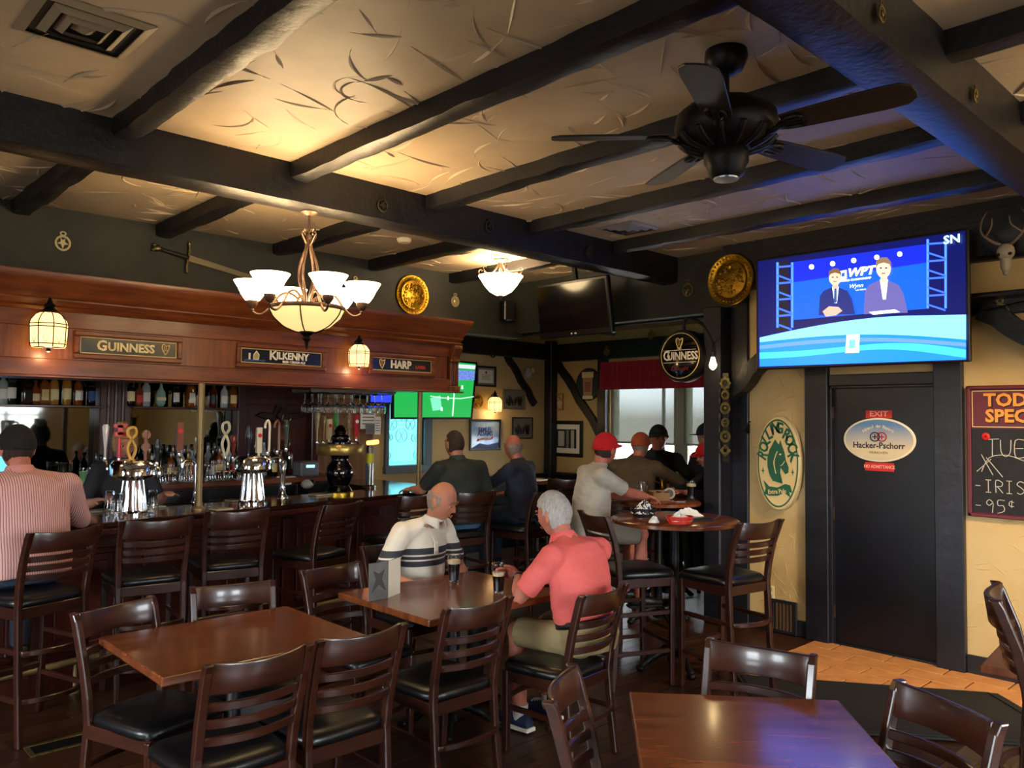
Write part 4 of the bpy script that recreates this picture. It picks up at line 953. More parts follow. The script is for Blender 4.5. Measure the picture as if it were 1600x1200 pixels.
# second round table
pint(onz(1004, 784, 1.05)+Vector((0, 0, .001)), .17, .03, .042, 0, 'tall empty pint glass on the middle round table')
p = onz(1030, 782, 1.051); t = empty('coaster_caddy', p, -.5, 'brown cardboard caddy on the middle round table', 'caddy')
Mk = mat('kraft', '#8a6740', .7)
b = MB(); b.box((-.075, -.05, 0), (.075, -.046, .07)); b.box((-.075, .046, 0), (.075, .05, .085)); b.box((-.075, -.046, 0), (-.071, .046, .075)); b.box((.071, -.046, 0), (.075, .046, .075)); b.box((-.075, -.046, 0), (.075, .046, .004)); b.build('box', Mk, t)
b = MB(); b.box((-.003, -.046, .004), (.003, .046, .08)); b.build('divider', Mk, t)
p = onz(1046, 780, 1.051); t = empty('coaster', p, 0, 'round pale coaster standing against the cardboard caddy', 'coaster'); b = MB(); b.lathe([(.05, -.003), (.05, .003)], 24, tr(0, 0, .05) @ rot('Z', -.8) @ rot('X', PI/2-.15)); b.build('disc', mat('coaster_card', '#a9a598', .7), t); b = MB(); b.lathe([(.032, .0032), (.034, .0036)], 20, tr(0, 0, .05) @ rot('Z', -.8) @ rot('X', PI/2-.15)); b.build('print', mat('print_grey', '#55565c', .7), t)
pint((6.03, 4.07, 1.051), .165, .03, .041, .7, 'dark pint with pale head beside the corner post')
t = pint((6.52, 4.72, 1.051), .18, .026, .045, .6, 'glass of golden beer glowing before the bright window', None, M_lager, name='beer_goblet')
t = pint((6.45, 4.95, 1.051), .17, .028, .042, .6, 'glass of golden beer held before the brown shirt man', None, M_lager, name='beer_glass')
p = (6.5, 6.45, 1.051); t = empty('menu_card', p, .3, 'white menu lying on the high table below the pictures', 'menu'); b = MB(); b.box((-.15, -.11, 0), (.15, .11, .006)); b.build('pages', M_paper, t); b = MB(); b.box((-.12, -.08, .006), (.12, .08, .008)); b.build('printed_face', mat('menu_inner', '#cfc4ab', .6), t)
# ------------------------------------------------------------------ lamps, fan, vents
def shade_lathe(r, h): return [(.028, 0), (.045, .008), (r*.62, h*.35), (r*.78, h*.65), (r*.98, h*.93), (r*1.02, h), (r*.99, h), (r*.95, h*.93), (r*.74, h*.65), (r*.58, h*.35), (.04, .014)]
def chandelier(loc, label, ztop, power):
    """loc: bowl rim centre"""
    x, y, z = loc; t = empty('chandelier', loc, .25, label, 'chandelier'); H = ztop-z
    b = MB(); b.tube([(0, 0, .40), (0, 0, H-.02)], .007, 8); b.lathe([(.055, H), (.055, H-.012), (.02, H-.03)], 16); b.lathe([(.014, .44), (.02, .455), (.014, .47)], 10); b.build('stem', M_bronze, t, smooth=45)
    for k in range(4):
        a = k*PI/2+.3; c, s = math.cos(a), math.sin(a)
        b = MB(); P = spline([(c*r, s*r, zz) for r, zz in ((.012, .44), (.022, .38), (.058, .28), (.062, .19), (.03, .10), (.016, .02))], 6); b.tube(P, .008, 8); b.build('cage_rod', M_bronze, t, smooth=60)
    for k in range(4):
        a = k*PI/2; c, s = math.cos(a), math.sin(a); b = MB(); P = spline([(c*r, s*r, zz) for r, zz in ((.012, .40), (.04, .44), (.06, .475), (.045, .50), (.028, .485), (.034, .47))], 5); b.tube(P, .005, 6); b.build('scroll', M_bronze, t, smooth=60)
    b = MB(); b.lathe([(.225, -.005), (.232, .004), (.232, .018), (.222, .022)], 40, cap=False); b.build('rim_band', M_bronze, t, smooth=40)
    b = MB(); b.lathe([(.225, .0), (.20, -.05), (.14, -.105), (.07, -.135), (.02, -.14)], 40, cap=False); bo = b.build('glass_bowl', M_bowl, t, smooth=60)
    for k in range(5):
        a = k*2*PI/5; c, s = math.cos(a), math.sin(a); b = MB(); b.tube(spline([(c*r, s*r, zz) for r, zz in ((.231, 0), (.206, -.05), (.146, -.107), (.075, -.139), (.02, -.145))], 4), .004, 6); b.build('bowl_rib', M_iron, t, smooth=60)
    b = MB(); b.lathe([(.045, -.132), (.05, -.145), (.02, -.165), (.028, -.185), (.012, -.2), (.010, -.225), (.003, -.25)], 14); b.build('finial', M_iron, t, smooth=50)
    for k in range(6):
        a = k*PI/3+.12; c, s = math.cos(a), math.sin(a); R = .335
        b = MB(); b.tube(spline([(c*r, s*r, zz) for r, zz in ((.05, .06), (.11, .10), (.17, .085), (.225, .01), (.28, -.035), (.33, -.02), (R, .03))], 5), .0075, 8); b.build('arm', M_bronze, t, smooth=60)
        sh = MB(); sh.lathe(shade_lathe(.112, .125), 28, tr(c*R, s*R, .045), cap=False); so = sh.build('glass_shade', M_shade, t, smooth=60)
        b = MB(); b.lathe([(.012, .0), (.022, .01), (.034, .03), (.036, .05), (.02, .052)], 14, tr(c*R, s*R, 0)); b.ball((c*R, s*R, -.008), .012, 8); b.build('socket_cup', M_bronze, so, smooth=50)
        point_light('bulb', (c*R, s*R, .15), power, parent=t, r=.05)
    point_light('bulb', (0, 0, .06), power*.8, parent=t, r=.05)
    return t
chandelier((2.49, 4.49, 2.41), 'bronze six-arm chandelier with glowing bell shades and alabaster bowl', 3.03, 4)
chandelier((4.6, -.5, 2.45), 'second bronze chandelier over the front of the room', 3.26, 7)
def flush_lamp(x, y, label, power):
    t = empty('ceiling_light', (x, y, ZC), 0, label, 'ceiling light')
    b = MB(); b.lathe([(.075, 0), (.075, -.012), (.05, -.03), (.02, -.04)], 20); b.tube([(0, 0, -.03), (0, 0, -.2)], .01, 8); b.build('canopy', M_bronze, t, smooth=45)
    b = MB(); b.lathe([(.215, -.165), (.19, -.20), (.16, -.25), (.11, -.31), (.05, -.345), (.01, -.35)], 36, cap=False); b.build('glass_bowl', M_shade, t, smooth=60)
    b = MB(); b.lathe([(.012, -.345), (.03, -.355), (.012, -.375), (.003, -.39)], 12); b.build('finial', M_bronze, t, smooth=50)
    for k in range(6):
        a = k*PI/3; c, s = math.cos(a), math.sin(a); b = MB(); b.tube(spline([(c*r, s*r, z) for r, z in ((.02, -.04), (.05, -.09), (.12, -.15), (.19, -.15), (.225, -.115), (.205, -.09), (.19, -.105))], 5), .006, 6); b.build('scroll_arm', M_bronze, t, smooth=60)
    point_light('bulb', (0, 0, -.16), power, parent=t, r=.06)
    return t
flush_lamp(5.17, 5.64, 'semi-flush ceiling light with bright glass bowl and bronze scrolls', 22)
flush_lamp(-1.2, 5.5, 'added semi-flush fill light out of view over the left end of the bar', 20)  # lamp added out of view for general ambient light
def lantern(p, out, label, power=1.3, s=1.0):
    """p: point on the wall at lantern mid height; out: outward direction"""
    rz = math.atan2(out[1], out[0])+PI/2; t = empty('wall_lantern', p, rz, label, 'wall lamp', 'leaded glass wall lanterns'); t.scale = (s, s, s)
    off = -.125
    b = MB(); pr = [(.10, -.11), (.107, -.09), (.112, .04), (.105, .065), (.08, .10), (.05, .118)]
    b.lathe(pr, 8, tr(0, off, 0), cap=False); g = b.build('leaded_glass', M_lantern, t, smooth=30)
    b = MB()
    for k in range(8):
        a = 2*PI*k/8; c, sn = math.cos(a), math.sin(a); b.tube([(c*r*1.015, off+sn*r*1.015, z) for r, z in pr], .0035, 5)
        a2 = a+PI/8; r = .108*math.cos(PI/8)+.001; b.tube([(r*math.cos(a2-.2), off+r*math.sin(a2-.2), -.04), (r*math.cos(a2), off+r*math.sin(a2), .0), (r*math.cos(a2+.2), off+r*math.sin(a2+.2), -.04), (r*math.cos(a2), off+r*math.sin(a2), -.085), (r*math.cos(a2-.2), off+r*math.sin(a2-.2), -.04)], .0022, 4)
    for z, r in ((-.09, .108), (.04, .114), (.02, .113)): b.tube([(r*math.cos(2*PI*k/8), off+r*math.sin(2*PI*k/8), z) for k in range(8)], .0035, 5, closed=True)
    b.build('lead_came', M_iron, t)
    b = MB(); b.lathe([(.055, .112), (.06, .12), (.04, .135), (.025, .15), (.035, .165), (.02, .18), (.008, .21), (.002, .22)], 16, tr(0, off, 0)); b.build('cap', M_iron, t, smooth=50)
    b = MB(); b.lathe([(.002, -.145), (.015, -.135), (.012, -.12), (.04, -.112), (.10, -.108)], 16, tr(0, off, 0)); b.build('base', M_iron, t, smooth=50)
    b = MB(); b.tube(spline([(0, -.005, .06), (0, -.04, .13), (0, -.08, .165), (0, off, .175)], 5), .011, 8); b.lathe([(.045, 0), (.045, .012), (.02, .02)], 16, tr(0, 0, .06) @ rot('X', PI/2)); b.build('bracket', M_iron, t, smooth=50)
    point_light('bulb', (0, off-.0, -.16), power, parent=t, r=.03, color=(1, .66, .33))
    point_light('bulb', (0, off*.62, .10), power*.6, parent=t, r=.02, color=(1, .66, .33))
    return t
lantern((1.395, YF-.0, 2.29), (0, -1), 'leaded glass lantern left of the GUINNESS sign on the canopy')
lantern((3.77, YF-.0, 2.27), (0, -1), 'leaded glass lantern between KILKENNY and HARP signs', s=.82)
p = ony(765, 632, YB); lantern((p.x, YB, p.z), (0, -1), 'leaded glass lantern on the picture wall above the beer mirror', 1.8, s=.85)
# downlight aimed at the doorway
t = empty('spotlight', (4.7, .35, ZC), 0, 'black ceiling spotlight aimed at the tiled doorway', 'spotlight'); d = (Vector((5.95, 2.35, .6))-Vector((4.7, .35, ZC-.12))).normalized(); Q = d.to_track_quat('-Z', 'Y').to_matrix().to_4x4()
b = MB(); b.lathe([(.05, 0), (.05, -.02), (.012, -.03), (.012, -.09)], 16); b.build('mount', M_black, t, smooth=45)
b = MB(); b.lathe([(.02, .07), (.045, .05), (.05, -.06), (.046, -.06), (.04, .04)], 20, tr(0, 0, -.12) @ Q, cap=False); b.build('lamp_can', M_black, t, smooth=45)
ld = bpy.data.lights.new('spot', 'SPOT'); ld.energy = 270; ld.color = (1, .74, .44); ld.spot_size = math.radians(58); ld.spot_blend = .7; ld.shadow_soft_size = .04
lo = bpy.data.objects.new('spot', ld); col.objects.link(lo); lo.parent = t; lo.matrix_local = tr(0, 0, -.12) @ Q @ tr(0, 0, -.03)
# bare bulb by the post
p = onx(1114, 568, 5.93); t = empty('bare_bulb', (p.x, p.y, p.z), 0, 'bare glowing bulb beside the round hanging sign', 'light bulb')
b = MB(); b.lathe([(.012, .06), (.02, .03), (.032, -.01), (.028, -.035), (.004, -.055)], 16); b.build('glass_bulb', mat('bulb_hot', '#fff1d0', .4, emit=25, ecol='#ffdca0'), t, smooth=60)
b = MB(); b.lathe([(.016, .055), (.018, .10), (.006, .11)], 12); b.tube(spline([(0, 0, .10), (0, 0, .16), (.08, -.02, .22), (.14, -.03, .22)], 4), .005, 6); b.build('socket', M_black, t, smooth=45)
# ceiling fan
fc = Vector((2.87, 1.77, 0)); fan = empty('ceiling_fan', (fc.x, fc.y, ZC), 0, 'black five-blade ceiling fan hanging before the main beam', 'ceiling fan')
b = MB(); b.lathe([(.085, 0), (.088, -.03), (.07, -.075), (.03, -.10)], 24); b.build('canopy', M_iron, fan, smooth=45)
b = MB(); b.lathe([(.014, -.09), (.014, -.2), (.03, -.205), (.03, -.225)], 14); b.build('downrod', M_iron, fan, smooth=45)
b = MB(); b.lathe([(.05, -.21), (.16, -.235), (.20, -.27), (.21, -.32), (.19, -.37), (.14, -.40), (.09, -.415)], 36); b.build('motor_housing', M_iron, fan, smooth=50)
for k in range(14):
    a = 2*PI*k/14; b = MB(); b.tube(spline([(r*math.cos(a), r*math.sin(a), z) for r, z in ((.19, -.37), (.20, -.355), (.165, -.39), (.10, -.415))], 3), .012, 6); b.build('scallop', M_iron, fan, smooth=60)
b = MB(); b.lathe([(.085, -.41), (.09, -.43), (.09, -.465), (.078, -.485), (.075, -.51), (.055, -.53)], 28); b.build('switch_housing', M_iron, fan, smooth=45)
b = MB(); b.lathe([(.052, -.528), (.05, -.536), (.01, -.538)], 24); b.build('bottom_cap', mat('pewter', '#8f97a6', .3, metal=.8), fan, smooth=45)
M_blade = mat('fan_blade', '#14110f', .4, c2='#1c1713', scale=(4, 30, 4))
a0 = math.radians(60)
for k in range(5):
    a = a0+k*2*PI/5; Rm = rot('Z', a) @ tr(0, 0, -.355) @ rot('X', -.21)
    b = MB(); out = [(.24, -.055), (.30, -.062), (.60, -.075), (.68, -.07), (.715, -.04), (.72, 0), (.715, .04), (.68, .07), (.60, .075), (.30, .062), (.24, .055)]
    b.prism(out, .008, Rm); bl = b.build('blade', M_blade, fan, bevel=.002)
    b = MB(); b.tube(spline([(.17, 0, -.02), (.20, 0, -.025), (.24, .0, -.006), (.32, 0, -.004)], 3), .014, 8, Rm, flat=.5)
    for s in (-1, 1): b.tube(spline([(.21, 0, -.012), (.25, s*.03, -.006), (.30, s*.035, -.004), (.32, s*.02, -.004)], 3), .007, 6, Rm)
    b.build('blade_iron', M_iron, bl, smooth=50)
# air diffusers and detector
M_vent = mat('vent_metal', '#8f8168', .45); M_ventd = mat('vent_dark', '#1b1712', .7)
def diffuser(x, y, s, label, m, rz=0):
    t = empty('ceiling_vent', (x, y, ZC), rz, label, 'air vent', 'ceiling air vents')
    b = MB(); b.box((-s, -s, -.004), (s, s, 0)); b.build('throat', M_ventd, t)
    for k, (o1, i1, z) in enumerate(((1.1, .9, -.012), (.74, .58, -.022), (.48, .33, -.028), (.22, .02, -.03))):
        b = MB(); o1 *= s; i1 *= s; vs = [(-o1, -o1, -.003), (o1, -o1, -.003), (o1, o1, -.003), (-o1, o1, -.003), (-i1, -i1, z), (i1, -i1, z), (i1, i1, z), (-i1, i1, z)]
        if k == 0: vs = [(v[0], v[1], -.004 if j < 4 else -.016) for j, v in enumerate(vs)]
        vs += [(v[0]*.985, v[1]*.985, v[2]+.004) for v in vs]
        fs = [(j, (j+1) % 4, (j+1) % 4+4, j+4) for j in range(4)]+[(j+8, j+12, (j+1) % 4+12, (j+1) % 4+8) for j in range(4)]
        b.add(vs, fs); b.build('louvre', m, t)
diffuser(.90, 3.42, .19, 'square louvred air vent in the dim ceiling corner, top left', M_vent)
diffuser(5.02, 3.98, .17, 'square louvred air vent in the ceiling beyond the fan', mat('vent_grey', '#6f6f78', .45))
p = onz(632, 373, ZC); t = empty('smoke_detector', p, 0, 'white round smoke detector on the ceiling above the bar', 'smoke detector')
b = MB(); b.lathe([(.065, 0), (.065, -.015), (.05, -.035), (.01, -.04)], 24); b.build('cover', mat('offwhite', '#d8d0b8', .5), t, smooth=45); b = MB(); b.lathe([(.052, -.018), (.056, -.022), (.05, -.026)], 24); b.build('slot_ring', M_vent, t)

# ------------------------------------------------------------------ screens
def emi(name, c, s=1.0): return mat('lit_'+name, '#000000', .3, emit=s, ecol=c)
def flat(t, pts, name, m, z, to, th=.0015): b = MB(); q = [to(*p) for p in pts]; b.prism(q, th, tr(0, 0, z)); return b.build(name, m, t)
XT = 5.88
TVC = (XT, 2.57, 2.607)
tv = empty('television', TVC, 0, 'large lit television above the door showing two men at a desk', 'television'); put(tv, face_x(TVC))
b = MB(); b.box((-.785, -.45, -.045), (.785, .45, -.002)); b.build('case', M_black, tv, bevel=.008)
def tvp(px, py): q = onx(px, py, XT-.002); return (-(q.y-TVC[1]), q.z-TVC[2])
ES = 3.0
b = MB(); b.box((-.765, -.43, -.002), (.765, .43, .0)); b.build('screen', emi('navy', '#080f58', ES*.34), tv)
lay = [0]
def L(pts, name, c, s=1.0):
    lay[0] += 1; return flat(tv, pts, name, emi(name+c, c, ES*s*(.95 if name[:4] == 'desk' else .55)), .0004*lay[0], tvp, .0004)
L([(1213, 408), (1232, 405), (1232, 515), (1213, 518)], 'stage_left', '#201a2c', .6)
L([(1240, 440), (1448, 405), (1450, 482), (1240, 500)], 'backdrop', '#0c4cd8', .95)
L([(1236, 410), (1450, 381), (1450, 410), (1236, 442)], 'backdrop_band', '#0a18a0', 1.5)
for x, y in ((1268, 417), (1301, 412), (1334, 407), (1370, 402), (1406, 397)):
    L([(x+4*math.cos(a), y+4*math.sin(a)) for a in [2*PI*k/12 for k in range(12)]], 'spot_lamp', '#f4f6ff', 1.6)
for xa, xb, ya, yb2, dy in ((1215, 1238, 410, 512, 17), (1450, 1478, 374, 482, 18)):
    for x in (xa, xb): L([(x-1.8, ya), (x+1.8, ya), (x+1.8, yb2), (x-1.8, yb2)], 'truss_tube', '#3c6cff', 1.3)
    y = ya+6; k = 0
    while y < yb2-6: L([(xa, y), (xb, y+(dy*.5 if k % 2 else -2)), (xb, y+(dy*.5 if k % 2 else -2)+3), (xa, y+3)], 'truss_rung', '#2f55e0', 1.2); y += dy*.75; k += 1
def tvt(s, px, py, hpx, c, st=1.0, shear=0, bold=.0, sx=1):
    u, v = tvp(px, py); lay[0] += 1; return text(s, hpx*.0072, 'screen_lettering', emi('txt'+c, c, ES*st*.6), tv, u, v, .0004*lay[0], .0003, bold, sx, shear=shear)
tvt('WPT', 1345, 425, 11.5, '#ffffff', 1.2, .25, .003, 1.1); tvt('WORLD CHAMPIONSHIP', 1337, 437, 2.9, '#e8f0ff', 1, 0, .0005); tvt('Wynn', 1338, 447, 6, '#cfe4ff', 1, .35); tvt('LAS VEGAS', 1346, 453, 2.2, '#cfe4ff', .9)
L([(1313, 424), (1324, 422), (1324, 436), (1313, 438)], 'logo_card', '#f0f4ff', 1.1); L([(1316, 427), (1321, 426), (1321, 432), (1316, 433)], 'logo_pip', '#1a4fd0', .9)
# the two presenters on the screen, flat print
def fig(hx, hy, s, suit, skin, hair, tie, sh):
    L([(hx-27*s, hy+62*s), (hx-25*s, hy+30*s), (hx-19*s, hy+22*s), (hx-6*s, hy+16*s), (hx+6*s, hy+16*s), (hx+20*s, hy+22*s), (hx+27*s, hy+34*s), (hx+33*s, hy+60*s)], 'suit', suit, .8)
    L([(hx-5*s, hy+15*s), (hx+6*s, hy+15*s), (hx+3*s, hy+42*s), (hx-1*s, hy+42*s)], 'shirt', sh, 1)
    if tie: L([(hx-1.5*s, hy+18*s), (hx+2.5*s, hy+18*s), (hx+3*s, hy+40*s), (hx, hy+42*s), (hx-2*s, hy+40*s)], 'tie', tie, .7)
    L([(hx-4*s, hy+8*s), (hx+5*s, hy+8*s), (hx+5*s, hy+18*s), (hx-4*s, hy+18*s)], 'neck', skin, .8)
    L([(hx+10*s*math.cos(a), hy+13*s*math.sin(a)) for a in [2*PI*k/20 for k in range(20)]], 'face', skin, .95)
    L([(hx-10.5*s, hy-1*s), (hx-10*s, hy-10*s), (hx-3*s, hy-15*s), (hx+5*s, hy-15*s), (hx+10*s, hy-9*s), (hx+10.5*s, hy), (hx+8*s, hy-6*s), (hx, hy-8*s), (hx-7*s, hy-6*s)], 'hair', hair, .6)
    for dx in (-3.6, 3.6): L([(hx+(dx-1.4)*s, hy-1.5*s), (hx+(dx+1.4)*s, hy-1.5*s), (hx+(dx+1.4)*s, hy+.3*s), (hx+(dx-1.4)*s, hy+.3*s)], 'eye', '#3a2a2a', .5)
    L([(hx-3*s, hy+6*s), (hx+3*s, hy+6*s), (hx+2*s, hy+7.4*s), (hx-2*s, hy+7.4*s)], 'mouth', '#8a4a44', .6)
fig(1306, 434, .95, '#1b2566', '#e0a58c', '#7a5a3c', '#2a4a8a', '#e8ecff'); fig(1382, 420, 1.15, '#5a5490', '#e6b096', '#8a7050', None, '#f2eefc')
L([(1287, 487), (1297, 479), (1312, 480), (1318, 486), (1308, 493), (1292, 495)], 'hands', '#d8a08a', .8)
# desk
top_, mid, low_ = [], [], []
for k in range(25):
    f = k/24; x = 1189+322*f; e = math.sin(f*PI)
    top_.append((x, 532-34*math.sin(min(1, f*1.25+.08)*PI/2)-6*f)); mid.append((x, 535-4*f-10*e+2)); low_.append((x, 573-11*f-0*e))
L(top_+mid[::-1], 'desk_top', '#5a9cff', .95); L([(x, y-2) for x, y in mid]+low_[::-1], 'desk_front', '#0c58e0', 1.0)
L([(x, y+3) for x, y in mid]+[(x, y+9) for x, y in mid][::-1], 'desk_line', '#3f5fff', 1.0); L([(x, y+14+4*math.sin(i*.26)) for i, (x, y) in enumerate(mid)]+[(x, y+24+3*math.sin(i*.3)) for i, (x, y) in enumerate(mid)][::-1], 'desk_wave', '#2a86ff', 1.0)
L([(1325, 524), (1345, 523), (1344, 551), (1323, 552)], 'desk_badge', '#d8f0ff', 1.3); L([(1329, 531), (1339, 531), (1338, 544), (1328, 545)], 'badge_heart', '#58b8ff', 1.2)
L([(1360, 488), (1400, 484), (1408, 488), (1366, 492)], 'desk_papers', '#b8d8ff', 1.2)
tvt('SN', 1489, 375, 11, '#a8d8ff', 1, 0, .002, 1.1)
b = MB(); b.box((-.1, -.25, -.24), (.1, .25, -.045)); b.build('wall_mount', M_iron, tv)
# dark television turned off
c0 = onx(893, 482, 5.75); t = empty('television', c0, 0, 'smaller dark television switched off, hung from the ceiling', 'television')
put(t, face_x(c0) @ rot('X', .16))
q0, q1 = onx(833, 450, 5.75), onx(945, 436, 5.75); W = abs(q0.y-q1.y); Hh = abs(onx(845, 532, 5.75).z-q0.z)
b = MB(); b.box((-W/2, -Hh/2, -.06), (W/2, Hh/2, 0)); b.build('case', M_black, t, bevel=.01)
b = MB(); b.box((-W/2+.03, -Hh/2+.06, 0), (W/2-.03, Hh/2-.03, .002)); b.build('screen', M_screen_off, t)
text('LG', .022, 'lettering', M_white, t, 0.02, -Hh/2+.03, .001, bold=.0006)
b = MB(); b.lathe([(.008, 0), (.009, .003)], 12, tr(-.03, -Hh/2+.03, 0)); b.build('maker_mark', M_white, t)
b = MB(); b.tube([(0, 0, -.06), (0, .1, -.12), (0, .42, -.1)], .025, 8); b.build('ceiling_mount', M_iron, t)
# soccer television
YT = 7.72; c0 = ony(677, 606, YT); t = empty('television', c0, 0, 'lit television showing a green soccer pitch, half behind the bar pole', 'television'); put(t, face_y(c0))
def sp(px, py): q = ony(px, py, YT); return (q.x-c0.x, q.z-c0.z)
flat(t, [(613, 554), (746, 566), (738, 655), (613, 655)], 'case', M_black, -.04, sp, .04); flat(t, [(616, 556), (743, 569), (735, 652), (616, 652)], 'screen', emi('pitch', '#1fa548', .85), .0005, sp, .001)
flat(t, [(706, 577), (742, 580), (741, 594), (706, 594)], 'crowd', mat('crowd', '#1a2a6a', .5, emit=.8, ecol='#5a78c8', c2='#d8d8e8', scale=(60, 60, 60)), .002, sp, .001)
flat(t, [(700, 568), (743, 571), (742, 577), (700, 574)], 'score_strip', emi('strip', '#c8d0e0', .9), .002, sp, .001)
for pts in ([(672, 618), (690, 621), (720, 622), (740, 619), (740, 620.5), (720, 623.5), (690, 622.5), (672, 619.5)], [(709, 608), (711, 608), (708, 650), (706, 650)]): flat(t, pts, 'pitch_line', emi('line', '#bfe8c8', 1), .002, sp, .001)
for x, y in ((700, 623), (713, 602), (722, 606), (690, 640)): flat(t, [(x-1, y-4), (x+1, y-4), (x+1.5, y+2), (x-1.5, y+2)], 'player', emi('player', '#e8f0ff', 1), .002, sp, .001)
flat(t, [(672, 622), (688, 618), (690, 640), (676, 642)], 'pale_patch', emi('pale_green', '#6cc8a0', 1.1), .0016, sp, .0005)  # paler green patch laid over the pitch
lbox_m = MB(); lbox_m.box((-.2, -.12, -.30), (.25, .12, -.04)); lbox_m.build('wall_mount', M_iron, t)
c0 = ony(598, 618, 7.5); t = empty('television', c0, 0, 'small blue lit screen behind the hanging glasses', 'television'); put(t, face_y(c0))
b = MB(); b.box((-.17, -.09, -.05), (.13, .16, 0)); b.build('case', M_black, t, bevel=.006); b = MB(); b.box((-.155, -.075, 0), (.115, .145, .002)); b.build('screen', emi('blue', '#2a3cff', 1.1), t)
b = MB(); b.box((-.05, -.05, -.5), (.05, .05, -.05)); b.build('wall_mount', M_iron, t)
# ------------------------------------------------------------------ wall decoration, signs, brasses
def flat3(t, out, z, d, name, m, bevel=0, smooth=None): b = MB(); b.prism(out, d, tr(0, 0, z)); return b.build(name, m, t, smooth, bevel)
def ring(out, inn, z, d):
    b = MB(); n = len(out); vs = [(x, y, z) for x, y in out]+[(x, y, z) for x, y in inn]+[(x, y, z+d) for x, y in out]+[(x, y, z+d) for x, y in inn]
    fs = []
    for i in range(n):
        j = (i+1) % n; fs += [(i, j, n+j, n+i), (2*n+i, 3*n+i, 3*n+j, 2*n+j), (i, 2*n+i, 2*n+j, j), (n+i, n+j, 3*n+j, 3*n+i)]
    return b.add(vs, fs)
def lbox(t, name, x0, y0, x1, y1, z, d, m, bevel=0): b = MB(); b.box((x0, y0, z), (x1, y1, z+d)); return b.build(name, m, t, bevel=bevel)
# --- oval green horse sign beside the door
a, c = onx(1189, 720, XD), onx(1257, 720, XD); rx = abs(a.y-c.y)/2; u, v = onx(1224, 650, XD), onx(1224, 797, XD); ry = (u.z-v.z)/2
C = Vector((XD-.001, (a.y+c.y)/2, (u.z+v.z)/2)); t = empty('oval_sign', C, 0, 'cream oval sign reading ROLLING ROCK around a green horse head', 'sign'); put(t, face_x(C))
M_rrc = mat('sign_cream', '#d9bf86', .45); M_rrg = mat('sign_green', '#1d5a3e', .5)
b = MB(); b.prism(ell(rx, ry, 64), .07); b.build('rim', mat('sign_rim', '#b9a983', .4), t, bevel=.008)
flat3(t, ell(rx*.97, ry*.97, 64), .07, .004, 'face', M_rrc)
ring(ell(rx*.92, ry*.93, 64), ell(rx*.875, ry*.895, 64), .074, .003).build('green_line', M_rrg, t)
s = 'ROLLING ROCK'
for i, ch in enumerate(s):
    if ch == ' ': continue
    f = -1+2*i/(len(s)-1); ang = PI/2-f*1.36; px, py = rx*.70*math.cos(ang), ry*.74*math.sin(ang)
    text(ch, .125, 'lettering', M_rrg, t, px, py, .076, bold=.004, sx=.8, rz=(ang-PI/2)*.75)
k = ry/.40
hp = [(-.03, .20), (.015, .155), (.035, .195), (.055, .15), (.085, .09), (.10, .03), (.135, -.03), (.13, -.075), (.095, -.09), (.065, -.06), (.035, -.035), (.03, -.08), (.05, -.13), (.06, -.17), (-.06, -.15), (-.10, -.10), (-.125, -.03), (-.125, .04), (-.10, .11), (-.06, .16)]
flat3(t, [(x*rx/.23*.85, y*k) for x, y in hp], .074, .005, 'horse_head', M_rrg)
b = MB(); b.tube(spline([(x*rx/.23*.85, y*k, .080) for x, y in ((-.02, -.09), (-.045, 0), (-.02, .07), (0, .10))], 4), .004, 5); b.tube(spline([(x*rx/.23*.85, y*k, .080) for x, y in ((.035, -.02), (.06, -.01), (.09, .02))], 4), .0035, 5); b.ball((.035*rx/.23*.85, .075*k, .080), (.012, .008, .003), 8); b.build('horse_lines', M_rrc, t)
flat3(t, [(x*rx/.23, y*k) for x, y in ((-.15, -.15), (-.09, -.20), (.0, -.205), (.08, -.17), (.13, -.18), (.15, -.24), (.12, -.235), (.13, -.28), (.07, -.245), (.0, -.275), (-.09, -.28), (-.12, -.27), (-.15, -.28), (-.125, -.22))], .075, .005, 'ribbon', M_rrg)
text('Extra Pale', .05, 'small_lettering', M_rrc, t, -.005, -.24*k, .081, bold=.001, rz=.12, sx=.8)
for sx in (-1, 1): flat3(t, [(sx*rx*.68+x, -.07*k+y) for x, y in ((-.018, 0), (-.004, .005), (0, .03), (.004, .005), (.018, 0), (.004, -.005), (0, -.03), (-.004, -.005))], .074, .004, 'star', M_rrg)
# --- oval brewery sign and red notices on the door
XP = XD+.028
a, c = onx(1319, 688, XP), onx(1432, 688, XP); rx = abs(a.y-c.y)/2; u, v = onx(1376, 653, XP), onx(1376, 722, XP); ry = (u.z-v.z)/2
C = Vector((XP, (a.y+c.y)/2, (u.z+v.z)/2)); t = empty('oval_sign', C, 0, 'oval sign on the door reading Hacker-Pschorr over a pale sky', 'sign'); put(t, face_x(C))
flat3(t, ell(rx, ry, 56), 0, .012, 'rim', mat('sign_ivory', '#e6dcc0', .4), .003)
skm = bpy.data.materials.new('sky_print'); skm.use_nodes = True; nt = skm.node_tree; bs = nt.nodes['Principled BSDF']; tc = nt.nodes.new('ShaderNodeTexCoord'); sx_ = nt.nodes.new('ShaderNodeSeparateXYZ'); mr = nt.nodes.new('ShaderNodeMapRange'); rp = nt.nodes.new('ShaderNodeValToRGB')
mr.inputs[1].default_value = -ry; mr.inputs[2].default_value = ry; rp.color_ramp.elements[0].color = hexc('#d8c7a2'); rp.color_ramp.elements[1].color = hexc('#5f86b4'); rp.color_ramp.elements[0].position = .3; rp.color_ramp.elements[1].position = .85; bs.inputs['Roughness'].default_value = .2
nt.links.new(tc.outputs['Object'], sx_.inputs[0]); nt.links.new(sx_.outputs[1], mr.inputs[0]); nt.links.new(mr.outputs[0], rp.inputs[0]); nt.links.new(rp.outputs[0], bs.inputs['Base Color'])
